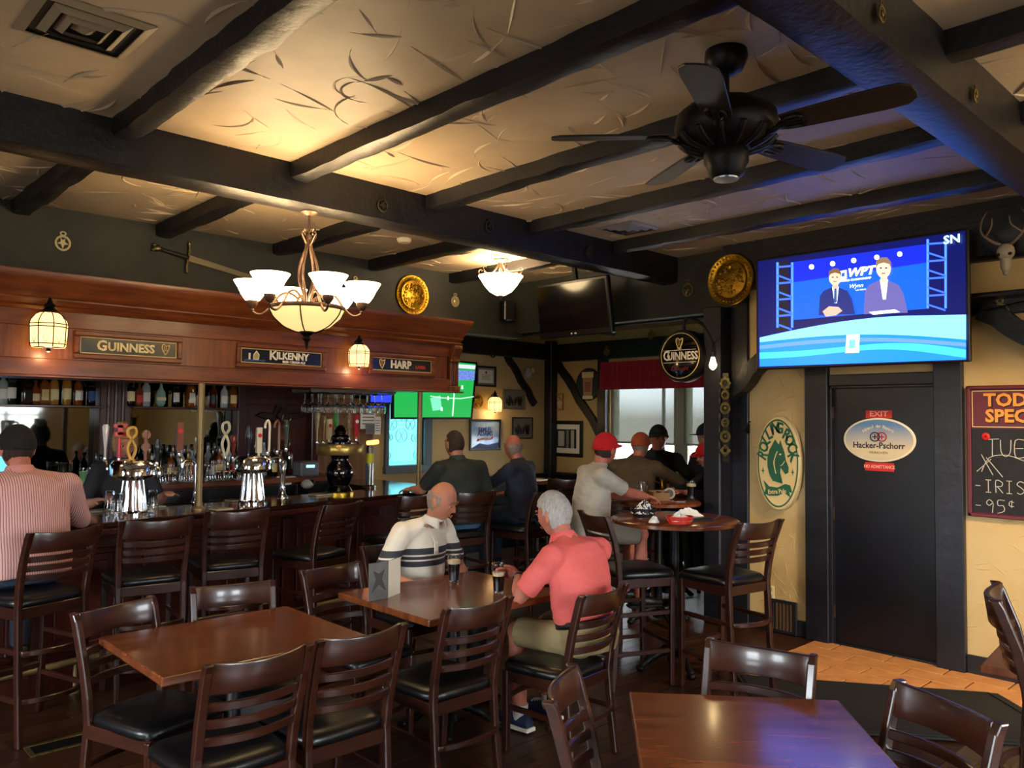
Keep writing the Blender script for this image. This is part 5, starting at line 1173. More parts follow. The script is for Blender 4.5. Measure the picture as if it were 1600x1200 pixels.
flat3(t, ell(rx*.94, ry*.92, 56), .012, .003, 'sky_print', skm)
text('Hacker-Pschorr', .066, 'lettering', mat('ink_navy', '#1b1a2e', .5), t, 0, -ry*.26, .0152, bold=.0012, sx=.92); text('MUNCHEN', .028, 'small_lettering', mat('ink_grey', '#8a7f6c', .5), t, 0, -ry*.58, .0152)
for i, ch in enumerate('Himmel der Bayern'):
    f = -1+2*i/16; text(ch, .034, 'arched_lettering', mat('ink_cream', '#e8dcae', .5), t, f*rx*.40, ry*(.62-.22*f*f), .0152, rz=-f*.5)
for dx, m_ in ((-.026, mat('ink_navy', '#1b1a2e', .5)), (.026, mat('ink_crimson', '#9c1d2c', .5))):
    ring(ell(.038, .038, 24, dx, ry*.14), ell(.029, .029, 24, dx, ry*.14), .0152, .002).build('medallion', m_, t); b = MB(); b.box((dx-.02, ry*.14-.004, .0152), (dx+.02, ry*.14+.004, .017)); b.box((dx-.004, ry*.14-.02, .0152), (dx+.004, ry*.14+.02, .017)); b.build('medallion_mark', m_, t)
M_redsign = mat('notice_red', '#c5221d', .45); M_redtxt = mat('notice_text', '#e8a08c', .5)
for tx, x0, x1, y0, y1, lab in (('EXIT', 1353, 1394, 641, 653, 'small red EXIT notice above the oval door sign'), ('NO ADMITTANCE', 1352, 1397, 723, 736, 'small red NO ADMITTANCE notice under the oval door sign')):
    a, c = onx(x0, (y0+y1)/2, XP), onx(x1, (y0+y1)/2, XP); h = onx(x0, y0, XP).z-onx(x0, y1, XP).z; C = (a+c)/2; w_ = abs(a.y-c.y); t = empty('door_notice', C, 0, lab, 'notice'); put(t, face_x(C))
    lbox(t, 'plate', -w_/2, -h/2, w_/2, h/2, 0, .004, M_redsign); text(tx, h*.95 if tx == 'EXIT' else h*.55, 'lettering', M_redtxt, t, 0, 0, .005, bold=.001, sx=1.2 if tx == 'EXIT' else .8)
# --- chalkboard
a, u, v = onx(1509, 604, XD), onx(1509, 603, XD-.03), onx(1512, 806, XD-.03); W, Hh = .78, u.z-v.z; C = Vector((XD-.002, 1.925-W/2, (u.z+v.z)/2)); t = empty('chalkboard', C, 0, 'maroon framed specials chalkboard with gold heading', 'chalkboard'); put(t, face_x(C))
M_mar = mat('maroon_paint', '#5b1420', .4); M_chalkb = mat('slate', '#17171b', .7, c2='#1f2024', scale=(6, 6, 6)); M_chalk = mat('chalk', '#b9b7ae', .9)
lbox(t, 'backboard', -W/2, -Hh/2, W/2, Hh/2, 0, .012, M_mar)
for x0, y0, x1, y1 in ((-W/2, -Hh/2, W/2, -Hh/2+.028), (-W/2, Hh/2-.028, W/2, Hh/2), (-W/2, -Hh/2, -W/2+.028, Hh/2), (W/2-.028, -Hh/2, W/2, Hh/2)): lbox(t, 'frame_rail', x0, y0, x1, y1, .012, .018, M_mar, .006)
hz = Hh/2-.30
lbox(t, 'slate', -W/2+.03, -Hh/2+.03, W/2-.03, hz, .012, .003, M_chalkb); lbox(t, 'header_panel', -W/2+.03, hz+.006, W/2-.03, Hh/2-.03, .012, .003, M_mar)
b = MB()
for x0, y0, x1, y1 in ((-W/2+.034, hz+.01, W/2-.034, hz+.015), (-W/2+.034, Hh/2-.04, W/2-.034, Hh/2-.035), (-W/2+.034, hz+.01, -W/2+.039, Hh/2-.035)): b.box((x0, y0, .015), (x1, y1, .017))
b.build('gold_line', M_gold, t)
M_orange = mat('gilt_letters', '#d98f2e', .4)
for s_, y, dx in (('TODAY\'S', Hh/2-.105, .0), ('SPECIALS', Hh/2-.215, 0)):
    text(s_, .122, 'heading_shadow', mat('letter_shadow', '#1a0a0a', .5), t, -.024, y-.006, .0155, bold=.006, sx=1.0 if len(s_) == 7 else .98); text(s_, .122, 'heading', M_orange, t, -.03, y, .018, bold=.004, sx=1.0 if len(s_) == 7 else .98)
def chalk(strokes, x, y, s, nm='chalk_writing'):
    b = MB()
    for st in strokes: b.tube(spline([(x+px*s, y+py*s, .0165) for px, py in st], 3), .0032, 4, flat=.4)
    b.build(nm, M_chalk, t)
GL = {'T': [[(0, 1), (.7, 1.05)], [(.35, 1.02), (.33, 0)]], 'U': [[(0, 1), (.02, .3), (.25, 0), (.5, .25), (.55, 1)]], 'E': [[(.5, 1), (0, .98), (0, 0), (.5, .02)], [(0, .5), (.4, .52)]], 'S': [[(.5, .9), (.2, 1), (0, .75), (.3, .5), (.5, .25), (.25, 0), (0, .1)]], 'D': [[(0, 1), (0, 0)], [(0, 1), (.5, .8), (.55, .3), (0, 0)]], 'A': [[(0, 0), (.3, 1), (.6, 0)], [(.12, .4), (.5, .4)]], 'Y': [[(0, 1), (.28, .5)], [(.6, 1), (.2, 0)]], 'I': [[(0, 1), (.4, 1)], [(.2, 1), (.2, 0)], [(0, 0), (.4, 0)]], 'R': [[(0, 0), (0, 1), (.45, .85), (.4, .55), (0, .5)], [(.1, .5), (.5, 0)]], 'H': [[(0, 1), (0, 0)], [(.5, 1), (.5, 0)], [(0, .5), (.5, .5)]], '9': [[(.45, .8), (.2, 1), (0, .75), (.2, .55), (.45, .75), (.4, 0)]], '5': [[(.5, 1), (.05, 1), (.05, .6), (.4, .6), (.45, .2), (0, 0)]], 'c': [[(.35, .9), (.1, .95), (.05, .65), (.35, .6)], [(.22, 1.05), (.2, .5)]], 'W': [[(0, 1), (.15, 0), (.35, .6), (.5, 0), (.7, 1)]], '-': [[(0, .5), (.35, .5)]]}
def word(w_, x, y, s, adv=.62):
    for ch in w_:
        if ch in GL: chalk(GL[ch], x, y, s)
        x += s*(adv+(.2 if ch == 'W' else 0))
word('TUESDAY', -W/2+.12, hz-.19, .115, .78); chalk([[(0, 0), (.05, .1), (.16, .12), (.28, .08), (.4, .07), (.55, .1)]], -W/2+.09, hz-.30, 1, 'chalk_flourish'); chalk([[(0, 0), (.09, .09)], [(.03, .12), (.10, -.02)], [(.06, .1), (.16, -.03)]], -W/2+.06, hz-.30, 1, 'chalk_flourish')
word('-IRISH', -W/2+.05, hz-.44, .085, .75); word('-95c', -W/2+.05, hz-.58, .09, .75); word('W', -W/2+.36, hz-.60, .1)
p = tr(-W/2+.12, hz-.055, .015); b = MB(); b.lathe([(.022, 0), (.026, .004), (.014, .008), (.006, .006)], 16, p); b.build('poppy_pin', M_redsign, t); b = MB(); b.ball((0, 0, .009), .006, 8, p); b.build('pin_centre', M_black, t)
# --- round hanging sign
C = onx(1064, 556, 6.02); R = .235; t = empty('round_sign', C, 0, 'round black hanging sign reading GUINNESS with gold harp and rim', 'sign'); put(t, face_x(C))
b = MB(); b.lathe([(R*.9, -.12), (R, -.10), (R, -.005), (R*.97, .012), (R*.90, .012)], 48); b.build('case', M_iron, t, smooth=40)
b = MB(); b.lathe([(R*.90, .010), (R*.6, .022), (R*.01, .028)], 48); b.build('domed_face', M_gloss, t, smooth=60)
b = MB(); b.tube([(R*.86*math.cos(2*PI*k/48), R*.86*math.sin(2*PI*k/48), .016) for k in range(48)], .004, 6, closed=True); b.build('gold_rim', M_gold, t, smooth=60)
text('G', .125, 'lettering', M_white, t, -.135, -.0, .027, bold=.002, sx=.85); text('UINNESS', .10, 'lettering', M_white, t, .036, -.006, .029, bold=.0025, sx=.82)
b = MB(); harp(b, .10, 0, .105); b.build('harp_emblem', M_gold, t).location.z = .024
lbox(t, 'rule', -.17, .048, .17, .052, .024, .004, M_white); lbox(t, 'rule', -.17, -.062, .17, -.058, .024, .004, M_white)
text('1759', .024, 'small_lettering', M_white, t, 0, .065, .027); text('Draught', .055, 'script_lettering', mat('script_red', '#7a1a1a', .5), t, .0, -.115, .025, shear=.4)
b = MB(); b.tube(spline([(0, R-.005, -.05), (0, R+.08, -.05), (.06, R+.10, -.05), (.20, R+.03, -.05), (.30, R-.12, -.05), (.33, R-.25, -.05)], 6), .014, 8); b.build('bracket', M_iron, t, smooth=50)
b = MB(); b.tube(spline([(.22, .1, -.06), (.29, .05, -.06), (.31, -.05, -.06), (.27, -.1, -.06)], 5), .006, 6); b.tube(spline([(.2, .18, -.06), (.3, .14, -.06), (.4, .16, -.06)], 5), .005, 6); b.build('cable', M_black, t)
# --- horse brasses
def brass(p, onface, label, r=.045, m=M_oldbrass, kind=0, group='brass medallions on the beams'):
    t = empty('brass_medallion', p, 0, label, 'medallion', group); put(t, onface(p))
    ring(ell(r, r*1.08, 24), ell(r*.72, r*.78, 24), 0, .008).build('rim', m, t, bevel=.002)
    b = MB()
    if kind == 0:
        for k in range(6): a = k*PI/3; b.tube([(0, 0, .004), (r*.74*math.cos(a), r*.78*math.sin(a), .004)], r*.09, 5)
        b.ball((0, 0, .004), (r*.3, r*.3, .008), 10)
    elif kind == 1:
        b.prism(ell(r*.74, r*.8, 20), .004); b.ball((0, 0, .004), (r*.35, r*.45, .008), 10)
    else:
        b.prism([(-r*.7, -r*.1), (-r*.2, -r*.2), (0, -r*.75), (r*.2, -r*.2), (r*.7, -r*.1), (r*.25, r*.2), (r*.3, r*.7), (0, r*.4), (-r*.3, r*.7), (-r*.25, r*.2)], .005)
    b.build('centre', m, t, smooth=50)
    ring(ell(r*.42, r*.32, 16, 0, r*1.3), ell(r*.22, r*.16, 16, 0, r*1.3), 0, .006).build('hanger', m, t)
    return t
YB1 = 4.372
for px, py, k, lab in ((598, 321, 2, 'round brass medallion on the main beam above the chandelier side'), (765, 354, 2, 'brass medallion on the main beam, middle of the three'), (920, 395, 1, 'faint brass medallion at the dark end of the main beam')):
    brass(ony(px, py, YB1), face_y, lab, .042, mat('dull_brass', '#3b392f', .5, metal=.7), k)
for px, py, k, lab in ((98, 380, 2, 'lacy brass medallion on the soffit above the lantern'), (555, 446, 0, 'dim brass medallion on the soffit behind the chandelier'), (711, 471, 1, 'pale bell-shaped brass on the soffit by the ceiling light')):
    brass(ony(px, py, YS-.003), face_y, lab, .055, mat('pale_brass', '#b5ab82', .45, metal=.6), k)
for px, py, k, X, lab in ((1075, 453, 0, XD-.003, 'open ring brass on the grey header left of the brass plate'), (1563, 488, 0, 6.21, 'round brass medallion under the deer skull')):
    brass(onx(px, py, X), face_x, lab, .06, M_oldbrass, k)
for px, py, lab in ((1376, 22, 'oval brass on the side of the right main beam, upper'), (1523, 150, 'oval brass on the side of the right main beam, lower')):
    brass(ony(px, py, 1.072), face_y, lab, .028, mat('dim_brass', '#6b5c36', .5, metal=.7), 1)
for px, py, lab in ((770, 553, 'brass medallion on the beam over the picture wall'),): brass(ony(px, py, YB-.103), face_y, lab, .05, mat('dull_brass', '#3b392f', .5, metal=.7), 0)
for px, py, lab in ((948, 550, 'brass medallion on the beam left over the red valance'), (1017, 524, 'gold oval brass near the round hanging sign')): brass(onx(px, py, XF-.103), face_x, lab, .05, M_brass, 1)
# strap with brasses on the corner post
t = empty('brass_strap', (0, 0, 0), 0, 'leather strap of six horse brasses hanging on the corner post', 'horse brasses'); C = onx(1134, 650, 6.057); put(t, face_x(C))
def stp(px, py): q = onx(px, py, 6.057); return (-(q.y-C.y), q.z-C.z)
x_, zt = stp(1134, 583); _, zb = stp(1134, 722); lbox(t, 'leather_strap', x_-.03, zb, x_+.03, zt, 0, .005, mat('strap_leather', '#1d1512', .6), .002)
for i, py in enumerate((599, 617, 638, 660, 682, 704)):
    _, z = stp(1134, py); r = .052 if i in (0, 2, 4) else .04
    b = ring([(x_+r*(1+.12*math.cos(8*a)*(i == 0))*math.cos(a), z+r*(1+.12*math.cos(8*a)*(i == 0))*math.sin(a)) for a in [2*PI*k/32 for k in range(32)]], ell(r*.55, r*.55, 32, x_, z), .005, .008)
    if i in (2, 4): b.ball((x_, z, .009), (r*.3, r*.3, .008), 10)
    if i == 5: b.box((x_-.05, z-.012, .005), (x_+.05, z+.012, .012)); b.box((x_-.012, z-.05, .005), (x_+.012, z+.05, .012))
    if i == 3: b.box((x_-.04, z-.006, .005), (x_+.04, z+.006, .012))
    b.build('horse_brass', M_oldbrass, t, smooth=40)
# --- brass plates
def plate(p, f, r, label):
    t = empty('brass_plate', p, 0, label, 'wall plate', 'embossed brass wall plates'); put(t, f(p))
    b = MB(); b.lathe([(r*.99, 0), (r, .01), (r*.97, .018), (r*.72, .012), (r*.68, .004), (r*.66, .012), (r*.3, .02), (.002, .022)], 48); b.build('dish', M_brass, t, smooth=50)
    rnd = random.Random(int(p[1]*100)); b = MB()
    for k in range(60):
        a, q = rnd.uniform(0, 2*PI), r*.6*math.sqrt(rnd.random()); b.ball((q*math.cos(a), q*math.sin(a), .016), (rnd.uniform(.008, .022), rnd.uniform(.008, .03), rnd.uniform(.006, .016)), 6)
    b.build('embossed_scene', M_brass, t, smooth=60)
    b = MB()
    for k in range(36): a = 2*PI*k/36; b.ball((r*.845*math.cos(a), r*.845*math.sin(a), .015), (.012, .012, .007), 6)
    b.build('beaded_border', M_brass, t, smooth=60)
    ring(ell(r*.70, r*.70, 40), ell(r*.66, r*.66, 40), .01, .008).build('inner_ring', M_brass, t)
plate(ony(644, 461, YS-.002), face_y, .205, 'round embossed brass plate on the soffit right of the chandelier')
plate(onx(1142, 437, 6.10), face_x, .225, 'round embossed brass plate left of the large television')
# --- sword on the soffit
A_, B_ = ony(243, 387, YS-.03), ony(462, 455, YS-.03); G_ = ony(294, 404, YS-.03); d = (B_-A_).normalized(); t = empty('sword', A_, 0, 'long sword with steel blade mounted on the dark soffit', 'sword'); put(t, basis(A_, d, Vector((0, -1, 0)).cross(d)))
gl = (G_-A_).length; Lb = (B_-A_).length
b = MB(); b.prism([(gl, -.028), (Lb-.1, -.018), (Lb, 0), (Lb-.1, .018), (gl, .028)], .008, tr(0, 0, -.004)); b.build('blade', mat('old_steel', '#8d8468', .4, metal=.7), t, bevel=.003)
b = MB(); b.tube([(.03, 0, 0), (gl, 0, 0)], [.016, .02], 10); b.build('grip', mat('grip_leather', '#1a1512', .6), t, smooth=50)
b = MB(); b.tube(spline([(gl+.012, -.11, 0), (gl, -.06, 0), (gl, .06, 0), (gl-.012, .11, 0)], 4), .011, 8); b.ball((gl+.012, -.115, 0), .016, 8); b.ball((gl-.012, .115, 0), .016, 8); b.build('crossguard', M_oldbrass, t, smooth=50)
b = MB(); b.ball((.015, 0, 0), (.03, .03, .022), 12); b.ball((-.012, .02, 0), .016, 8); b.ball((-.012, -.02, 0), .016, 8); b.build('pommel', M_oldbrass, t, smooth=60)
# --- deer skull with antlers
C = onx(1575, 400, 6.09); t = empty('deer_skull', C, 0, 'pale deer skull with two antlers high on the wall', 'deer skull'); put(t, face_x(C)); Mb = mat('bone', '#9a917c', .6)
b = MB(); b.ball((0, .02, .05), (.055, .06, .05), 14); b.ball((0, -.05, .05), (.036, .075, .035), 12); b.ball((0, -.11, .045), (.024, .03, .022), 10); b.build('skull', Mb, t, smooth=60)
for s in (-1, 1):
    b = MB(); b.ball((s*.034, .0, .085), (.014, .012, .01), 8); b.build('eye_socket', M_black, t)
    b = MB(); P = spline([(s*.03, .07, .05), (s*.08, .10, .08), (s*.13, .16, .10), (s*.13, .24, .09), (s*.10, .30, .08)], 6); b.tube(P, [.013-.010*i/(len(P)-1) for i in range(len(P))], 8)
    P = spline([(s*.11, .13, .09), (s*.06, .18, .14), (s*.05, .24, .15)], 5); b.tube(P, [.009-.006*i/(len(P)-1) for i in range(len(P))], 7); b.build('antler', mat('antler', '#6d5f4a', .6), t, smooth=60)
# shelf bracket and cable on the right wall
p = onx(1555, 466, 6.2); t = empty('cable_box_shelf', (6.2, p.y, p.z), 0, 'thin dark shelf bracket with a hanging cable, right of the television', 'shelf')
b = MB(); b.box((-.18, -.5, -.01), (0, .19, .01)); b.build('board', M_black, t, bevel=.003); b = MB(); b.tube(spline([(-.1, .19, -.02), (-.1, .05, -.09), (-.1, -.2, -.05), (-.1, -.5, -.02)], 6), .006, 6); b.build('cable', M_black, t)
# --- speaker on the soffit
p = ony(793, 486, YS-.10); t = empty('loudspeaker', p, 0, 'small black loudspeaker on the soffit beneath the ceiling light', 'speaker'); put(t, face_y(p))
lbox(t, 'cabinet', -.075, -.11, .075, .11, -.06, .10, M_black, .012); lbox(t, 'grille', -.065, -.10, .065, .10, .04, .004, mat('grille', '#17171a', .8, bump=.4, bscale=200), 0)
# --- framed pictures
def frame(px0, py0, px1, py1, f, pl, label, fm, fw=.03, matm=None, matw=0, art=None):
    on = ony if f is face_y else onx; A, B = on(px0, py0, pl), on(px1, py1, pl); C = (A+B)/2; w_ = (abs(A.x-B.x) if f is face_y else abs(A.y-B.y))/2; h = abs(A.z-B.z)/2
    t = empty('framed_picture', C, 0, label, 'picture', 'framed pictures in the far corner'); put(t, f(C))
    for x0, y0, x1, y1 in ((-w_, -h, w_, -h+fw), (-w_, h-fw, w_, h), (-w_, -h+fw, -w_+fw, h-fw), (w_-fw, -h+fw, w_, h-fw)): lbox(t, 'frame_rail', x0, y0, x1, y1, 0, .025, fm, .004)
    if matm: lbox(t, 'mount', -w_+fw, -h+fw, w_-fw, h-fw, 0, .008, matm)
    if art: art(t, w_-fw-matw, h-fw-matw)
    return t
M_ph1 = mat('photo_grey', '#5f5c52', .4, c2='#2c2b28', scale=(30, 30, 30), contrast=(.45, .55)); M_ph2 = mat('photo_grey_low', '#6f6a5c', .4); M_ph3 = mat('photo_dark', '#222220', .4)
def crew(t, w_, h):
    lbox(t, 'photo', -w_, -h, w_, h, .004, .006, M_ph2); r = random.Random(4); b = MB()
    for k in range(14): x = r.uniform(-.8, .8)*w_; y = r.uniform(-.3, .3)*h; b.prism([(x-.016, y-.06), (x-.018, y), (x+.018, y), (x+.016, y-.06)], .001, tr(0, 0, .010)); b.prism(ell(.011, .014, 10, x, y+.012), .001, tr(0, 0, .010))
    b.build('figures', M_ph3, t)
frame(785, 608, 820, 640, face_y, YB-.002, 'grey group photograph right of the wall lantern', M_ph2, .015, M_paper, 0, crew)
frame(800, 652, 831, 685, face_y, YB-.002, 'darker group photograph beside the corner post', M_frame, .012, M_paper, 0, crew)
def cert(t, w_, h):
    lbox(t, 'certificate', -w_, -h, w_, h, .008, .003, M_paper); b = MB(); [b.box((-w_*.6, h*(.2-.22*k), .011), (w_*.6, h*(.15-.22*k), .012)) for k in range(4)]; b.build('print_lines', mat('print_grey', '#55565c', .7), t); b = MB(); b.prism(ell(.018, .018, 12, 0, h*.6), .001, tr(0, 0, .011)); b.build('crest', M_red, t)
frame(743, 571, 774, 605, face_y, YB-.002, 'white certificate in black frame above the wall lantern', M_frame, .025, mat('grey_mount', '#8d8d88', .7), .025, cert)
def sam(t, w_, h):
    lbox(t, 'mirror_print', -w_, -h, w_, h, .006, .004, mat('beer_mirror', '#aebfd0', .15, c2='#6f8fb8', scale=(4, 5, 4), metal=.3)); mb = mat('ink_blue', '#173a86', .4)
    text('SAMUEL', .085, 'lettering', mb, t, 0, h*.38, .012, bold=.002, sx=.8); text('ADAMS', .095, 'lettering', mb, t, 0, h*.08, .012, bold=.002, sx=.85)
    b = MB(); b.prism([(-w_*.55, -h*.30), (-w_*.2, -h*.2), (w_*.3, -h*.22), (w_*.6, -h*.1), (w_*.5, -h*.34), (w_*.1, -h*.4), (-w_*.3, -h*.38), (-w_*.6, -h*.5)], .002, tr(0, 0, .010)); b.build('ribbon', M_red, t)
    b = MB(); b.prism([(-w_, -h), (-w_*.4, -h*.62), (w_*.2, -h*.75), (w_, -h*.55), (w_, -h)], .001, tr(0, 0, .010)); b.build('swoosh', mat('ink_blue', '#173a86', .4), t); text('BOSTON LAGER', .03, 'small_lettering', M_white, t, 0, -h*.30, .013, bold=.0005, rz=.08)
frame(733, 655, 781, 703, face_y, YB-.002, 'blue and white beer mirror reading SAMUEL ADAMS', M_frame, .028, None, 0, sam)
def tower(t, w_, h):
    lbox(t, 'photo', -w_, -h, w_, h, .008, .003, M_ph3); lbox(t, 'pale_column', -w_*.75, -h*.8, -w_*.15, h*.8, .011, .001, mat('photo_light', '#b5b2a8', .5)); lbox(t, 'pale_column', w_*.05, -h, w_*.28, h*.9, .011, .001, mat('photo_mid', '#7d7a70', .5)); lbox(t, 'pale_column', w_*.5, -h, w_*.8, h*.9, .011, .001, mat('photo_light', '#b5b2a8', .5))
frame(860, 657, 911, 715, face_x, XF-.002, 'black and white tower photograph in wide black frame', M_frame, .05, M_paper, .07, tower)
def orange(t, w_, h): lbox(t, 'photo', -w_, -h, w_, h, .006, .004, mat('photo_red', '#8a4030', .5, c2='#d8c8b0', scale=(20, 20, 20))); lbox(t, 'photo_band', -w_, -h*.4, w_, h*.1, .010, .001, mat('photo_pale', '#c9bda8', .5))
frame(857, 615, 881, 641, face_x, XF-.002, 'small red photograph in a tan frame right of the corner post', mat('tan_frame', '#a87842', .5), .02, None, 0, orange)
# oval sign with a pint on it
A, B = onx(900, 576, XF-.03), onx(938, 626, XF-.03); C = (A+B)/2; C.x = XF-.002; rx, ry = abs(A.y-B.y)/2, abs(A.z-B.z)/2; t = empty('oval_sign', C, 0, 'dark blue oval sign with a pale frothy pint, beside the valance', 'sign'); put(t, face_x(C))
flat3(t, ell(rx, ry, 40), 0, .03, 'rim', M_frame, .006); flat3(t, ell(rx*.92, ry*.93, 40), .03, .002, 'blue_face', mat('dull_blue', '#26303e', .4))
flat3(t, [(-.075, -.16), (-.09, .10), (.09, .10), (.075, -.16)], .032, .004, 'pint_shape', mat('pint_rose', '#b08a72', .5)); flat3(t, [(-.10, .09), (-.105, .17), (.105, .17), (.10, .09)], .033, .005, 'froth', M_cream); flat3(t, [(-.05, -.10), (-.055, .03), (.055, .03), (.05, -.10)], .036, .002, 'pint_badge', mat('pint_badge', '#a05a48', .5)); flat3(t, [(-.095, -.20), (-.09, -.155), (.09, -.155), (.095, -.20)], .033, .004, 'pint_foot', M_cream)
# small brass oval near the lantern, emergency lamp
p = ony(745, 627, YB-.002); t = plate(p, face_y, .10, 'small oval brass plate left of the far lantern')
p = ony(825, 584, YB-.03); t = empty('emergency_lamp', p, 0, 'small white twin emergency lamp near the corner post', 'emergency lamp'); put(t, face_y(p)); Mw = mat('white_plastic', '#d8d6d0', .3)
lbox(t, 'box', -.05, -.05, .05, .03, -.03, .05, Mw, .008)
for s in (-1, 1): b = MB(); b.lathe([(.02, 0), (.035, .03), (.03, .034)], 14, tr(s*.045, .045, .02)); b.build('lamp_head', Mw, t, smooth=45)
# hook, outlet, floor grille
p = onx(1169, 668, XD-.03); t = empty('coat_hook', p, 0, 'black iron coat hook on the post edge left of the cream wall', 'hook'); put(t, face_x(p))
lbox(t, 'plate', -.018, -.05, .018, .03, -.003, .008, M_iron, .003); b = MB(); b.tube(spline([(0, -.02, .005), (0, -.04, .05), (.03, 0, .07), (.045, .045, .07), (.06, .05, .06)], 5), .006, 6); b.build('hook', M_iron, t, smooth=60)
p = onx(1204, 926, XD-.001); t = empty('wall_outlet', p, 0, 'ivory wall outlet low on the cream wall', 'outlet'); put(t, face_x(p)); lbox(t, 'cover_plate', -.037, -.06, .037, .06, 0, .006, M_cream, .003)
for z in (-.028, .028): lbox(t, 'socket', -.02, z-.017, .02, z+.017, .006, .003, mat('socket_ivory', '#b8a878', .5), .002)
A, B = onx(1206, 965, XD-.03), onx(1246, 1000, XD-.03); y1, y0 = A.y, B.y; t = empty('return_grille', (XD-.03, (y0+y1)/2, 0), 0, 'dark return air grille at floor level right of the stool', 'air vent'); put(t, face_x((XD-.028, (y0+y1)/2, .004))); w_ = (y1-y0)/2; h = .27
for x0, ya, x1, yb2 in ((-w_, 0, w_, .025), (-w_, h-.025, w_, h), (-w_, .025, -w_+.025, h-.025), (w_-.025, .025, w_, h-.025)): lbox(t, 'rim', x0, ya, x1, yb2, 0, .02, M_trim, .003)
lbox(t, 'back', -w_+.025, .025, w_-.025, h-.025, 0, .003, mat('grille_back', '#3c2c1c', .7))
for k in range(5): x = -w_+.05+k*(2*w_-.10)/4; lbox(t, 'slat', x-.006, .025, x+.006, h-.025, .003, .012, mat('grille_bronze', '#5a432b', .5))
# black rubber mat at the tiles
t = empty('floor_mat', (5.02, 2.28, .006), 0, 'black rubber mat in front of the tiled doorway', 'floor mat')
P = [(-.07, .70), (.86, -.63), (.25, -1.25), (-.75, .05)]; b = MB(); b.prism(P, .012); b.build('rubber_sheet', mat('rubber', '#0d0d0e', .75, bump=.3, bscale=50), t, bevel=.004)
b = MB(); [b.tube([(P[i][0]*.94+.0, P[i][1]*.94, .013), (P[(i+1) % 4][0]*.94, P[(i+1) % 4][1]*.94, .013)], .008, 4) for i in range(4)]; b.build('raised_border', mat('rubber', '#0d0d0e', .75), t)
# ------------------------------------------------------------------ people
def skinmat(name, c, c2): return mat('skin_'+name, c, .55, c2=c2, scale=(14, 14, 14))
SK = {'tan': skinmat('tan', '#b5795c', '#a86a50'), 'pale': skinmat('pale', '#c08a70', '#b27a62'), 'ruddy': skinmat('ruddy', '#b8705a', '#a8604c')}
def loft(b, secs, n=20):
    """secs: (centre, axis_x, axis_y) ellipse rings"""
    vs = []; fs = []
    for c, ax, ay in secs:
        for k in range(n): a = 2*PI*k/n; vs.append(Vector(c)+Vector(ax)*math.cos(a)+Vector(ay)*math.sin(a))
    L = len(secs)
    for i in range(L-1):
        for k in range(n): fs.append((i*n+k, i*n+(k+1) % n, (i+1)*n+(k+1) % n, (i+1)*n+k))
    fs += [tuple(range(n-1, -1, -1)), tuple((L-1)*n+k for k in range(n))]
    b.add(vs, fs)
def limb(b, pts, rs, n=14, round_ends=True):
    """tapering limb through points, with balls at the joints"""
    b.tube(pts, rs, n)
    if round_ends:
        for p, r in zip(pts, rs): b.ball(tuple(p), r*.99, 12)
def remesh(b, name, m, parent, vox, smooth_it=4, fold=0, seed=0, decimate=None):
    me = b.mesh(name+'_raw', m); o = bpy.data.objects.new(name, me); col.objects.link(o)
    r = o.modifiers.new('r', 'REMESH'); r.mode = 'VOXEL'; r.voxel_size = vox
    s = o.modifiers.new('s', 'SMOOTH'); s.factor = .5; s.iterations = smooth_it
    dg = bpy.context.evaluated_depsgraph_get(); m2 = bpy.data.meshes.new_from_object(o.evaluated_get(dg))
    o.modifiers.clear(); o.data = m2; bpy.data.meshes.remove(me); m2.name = name
    m2.materials.clear()
    for x in (m if isinstance(m, (list, tuple)) else [m]): m2.materials.append(x)
    if fold:
        nr = [v.normal.copy() for v in m2.vertices]
        for v, q in zip(m2.vertices, nr):
            p = v.co; w_ = noise.noise(Vector((p.x*9+seed, p.y*9, p.z*16)))*.6+noise.noise(Vector((p.x*20+seed, p.y*20, p.z*34+p.x*12)))*.4
            v.co = p+q*(w_*fold)
    m2.polygons.foreach_set('use_smooth', [True]*len(m2.polygons)); m2.update()
    o.parent = parent
    return o
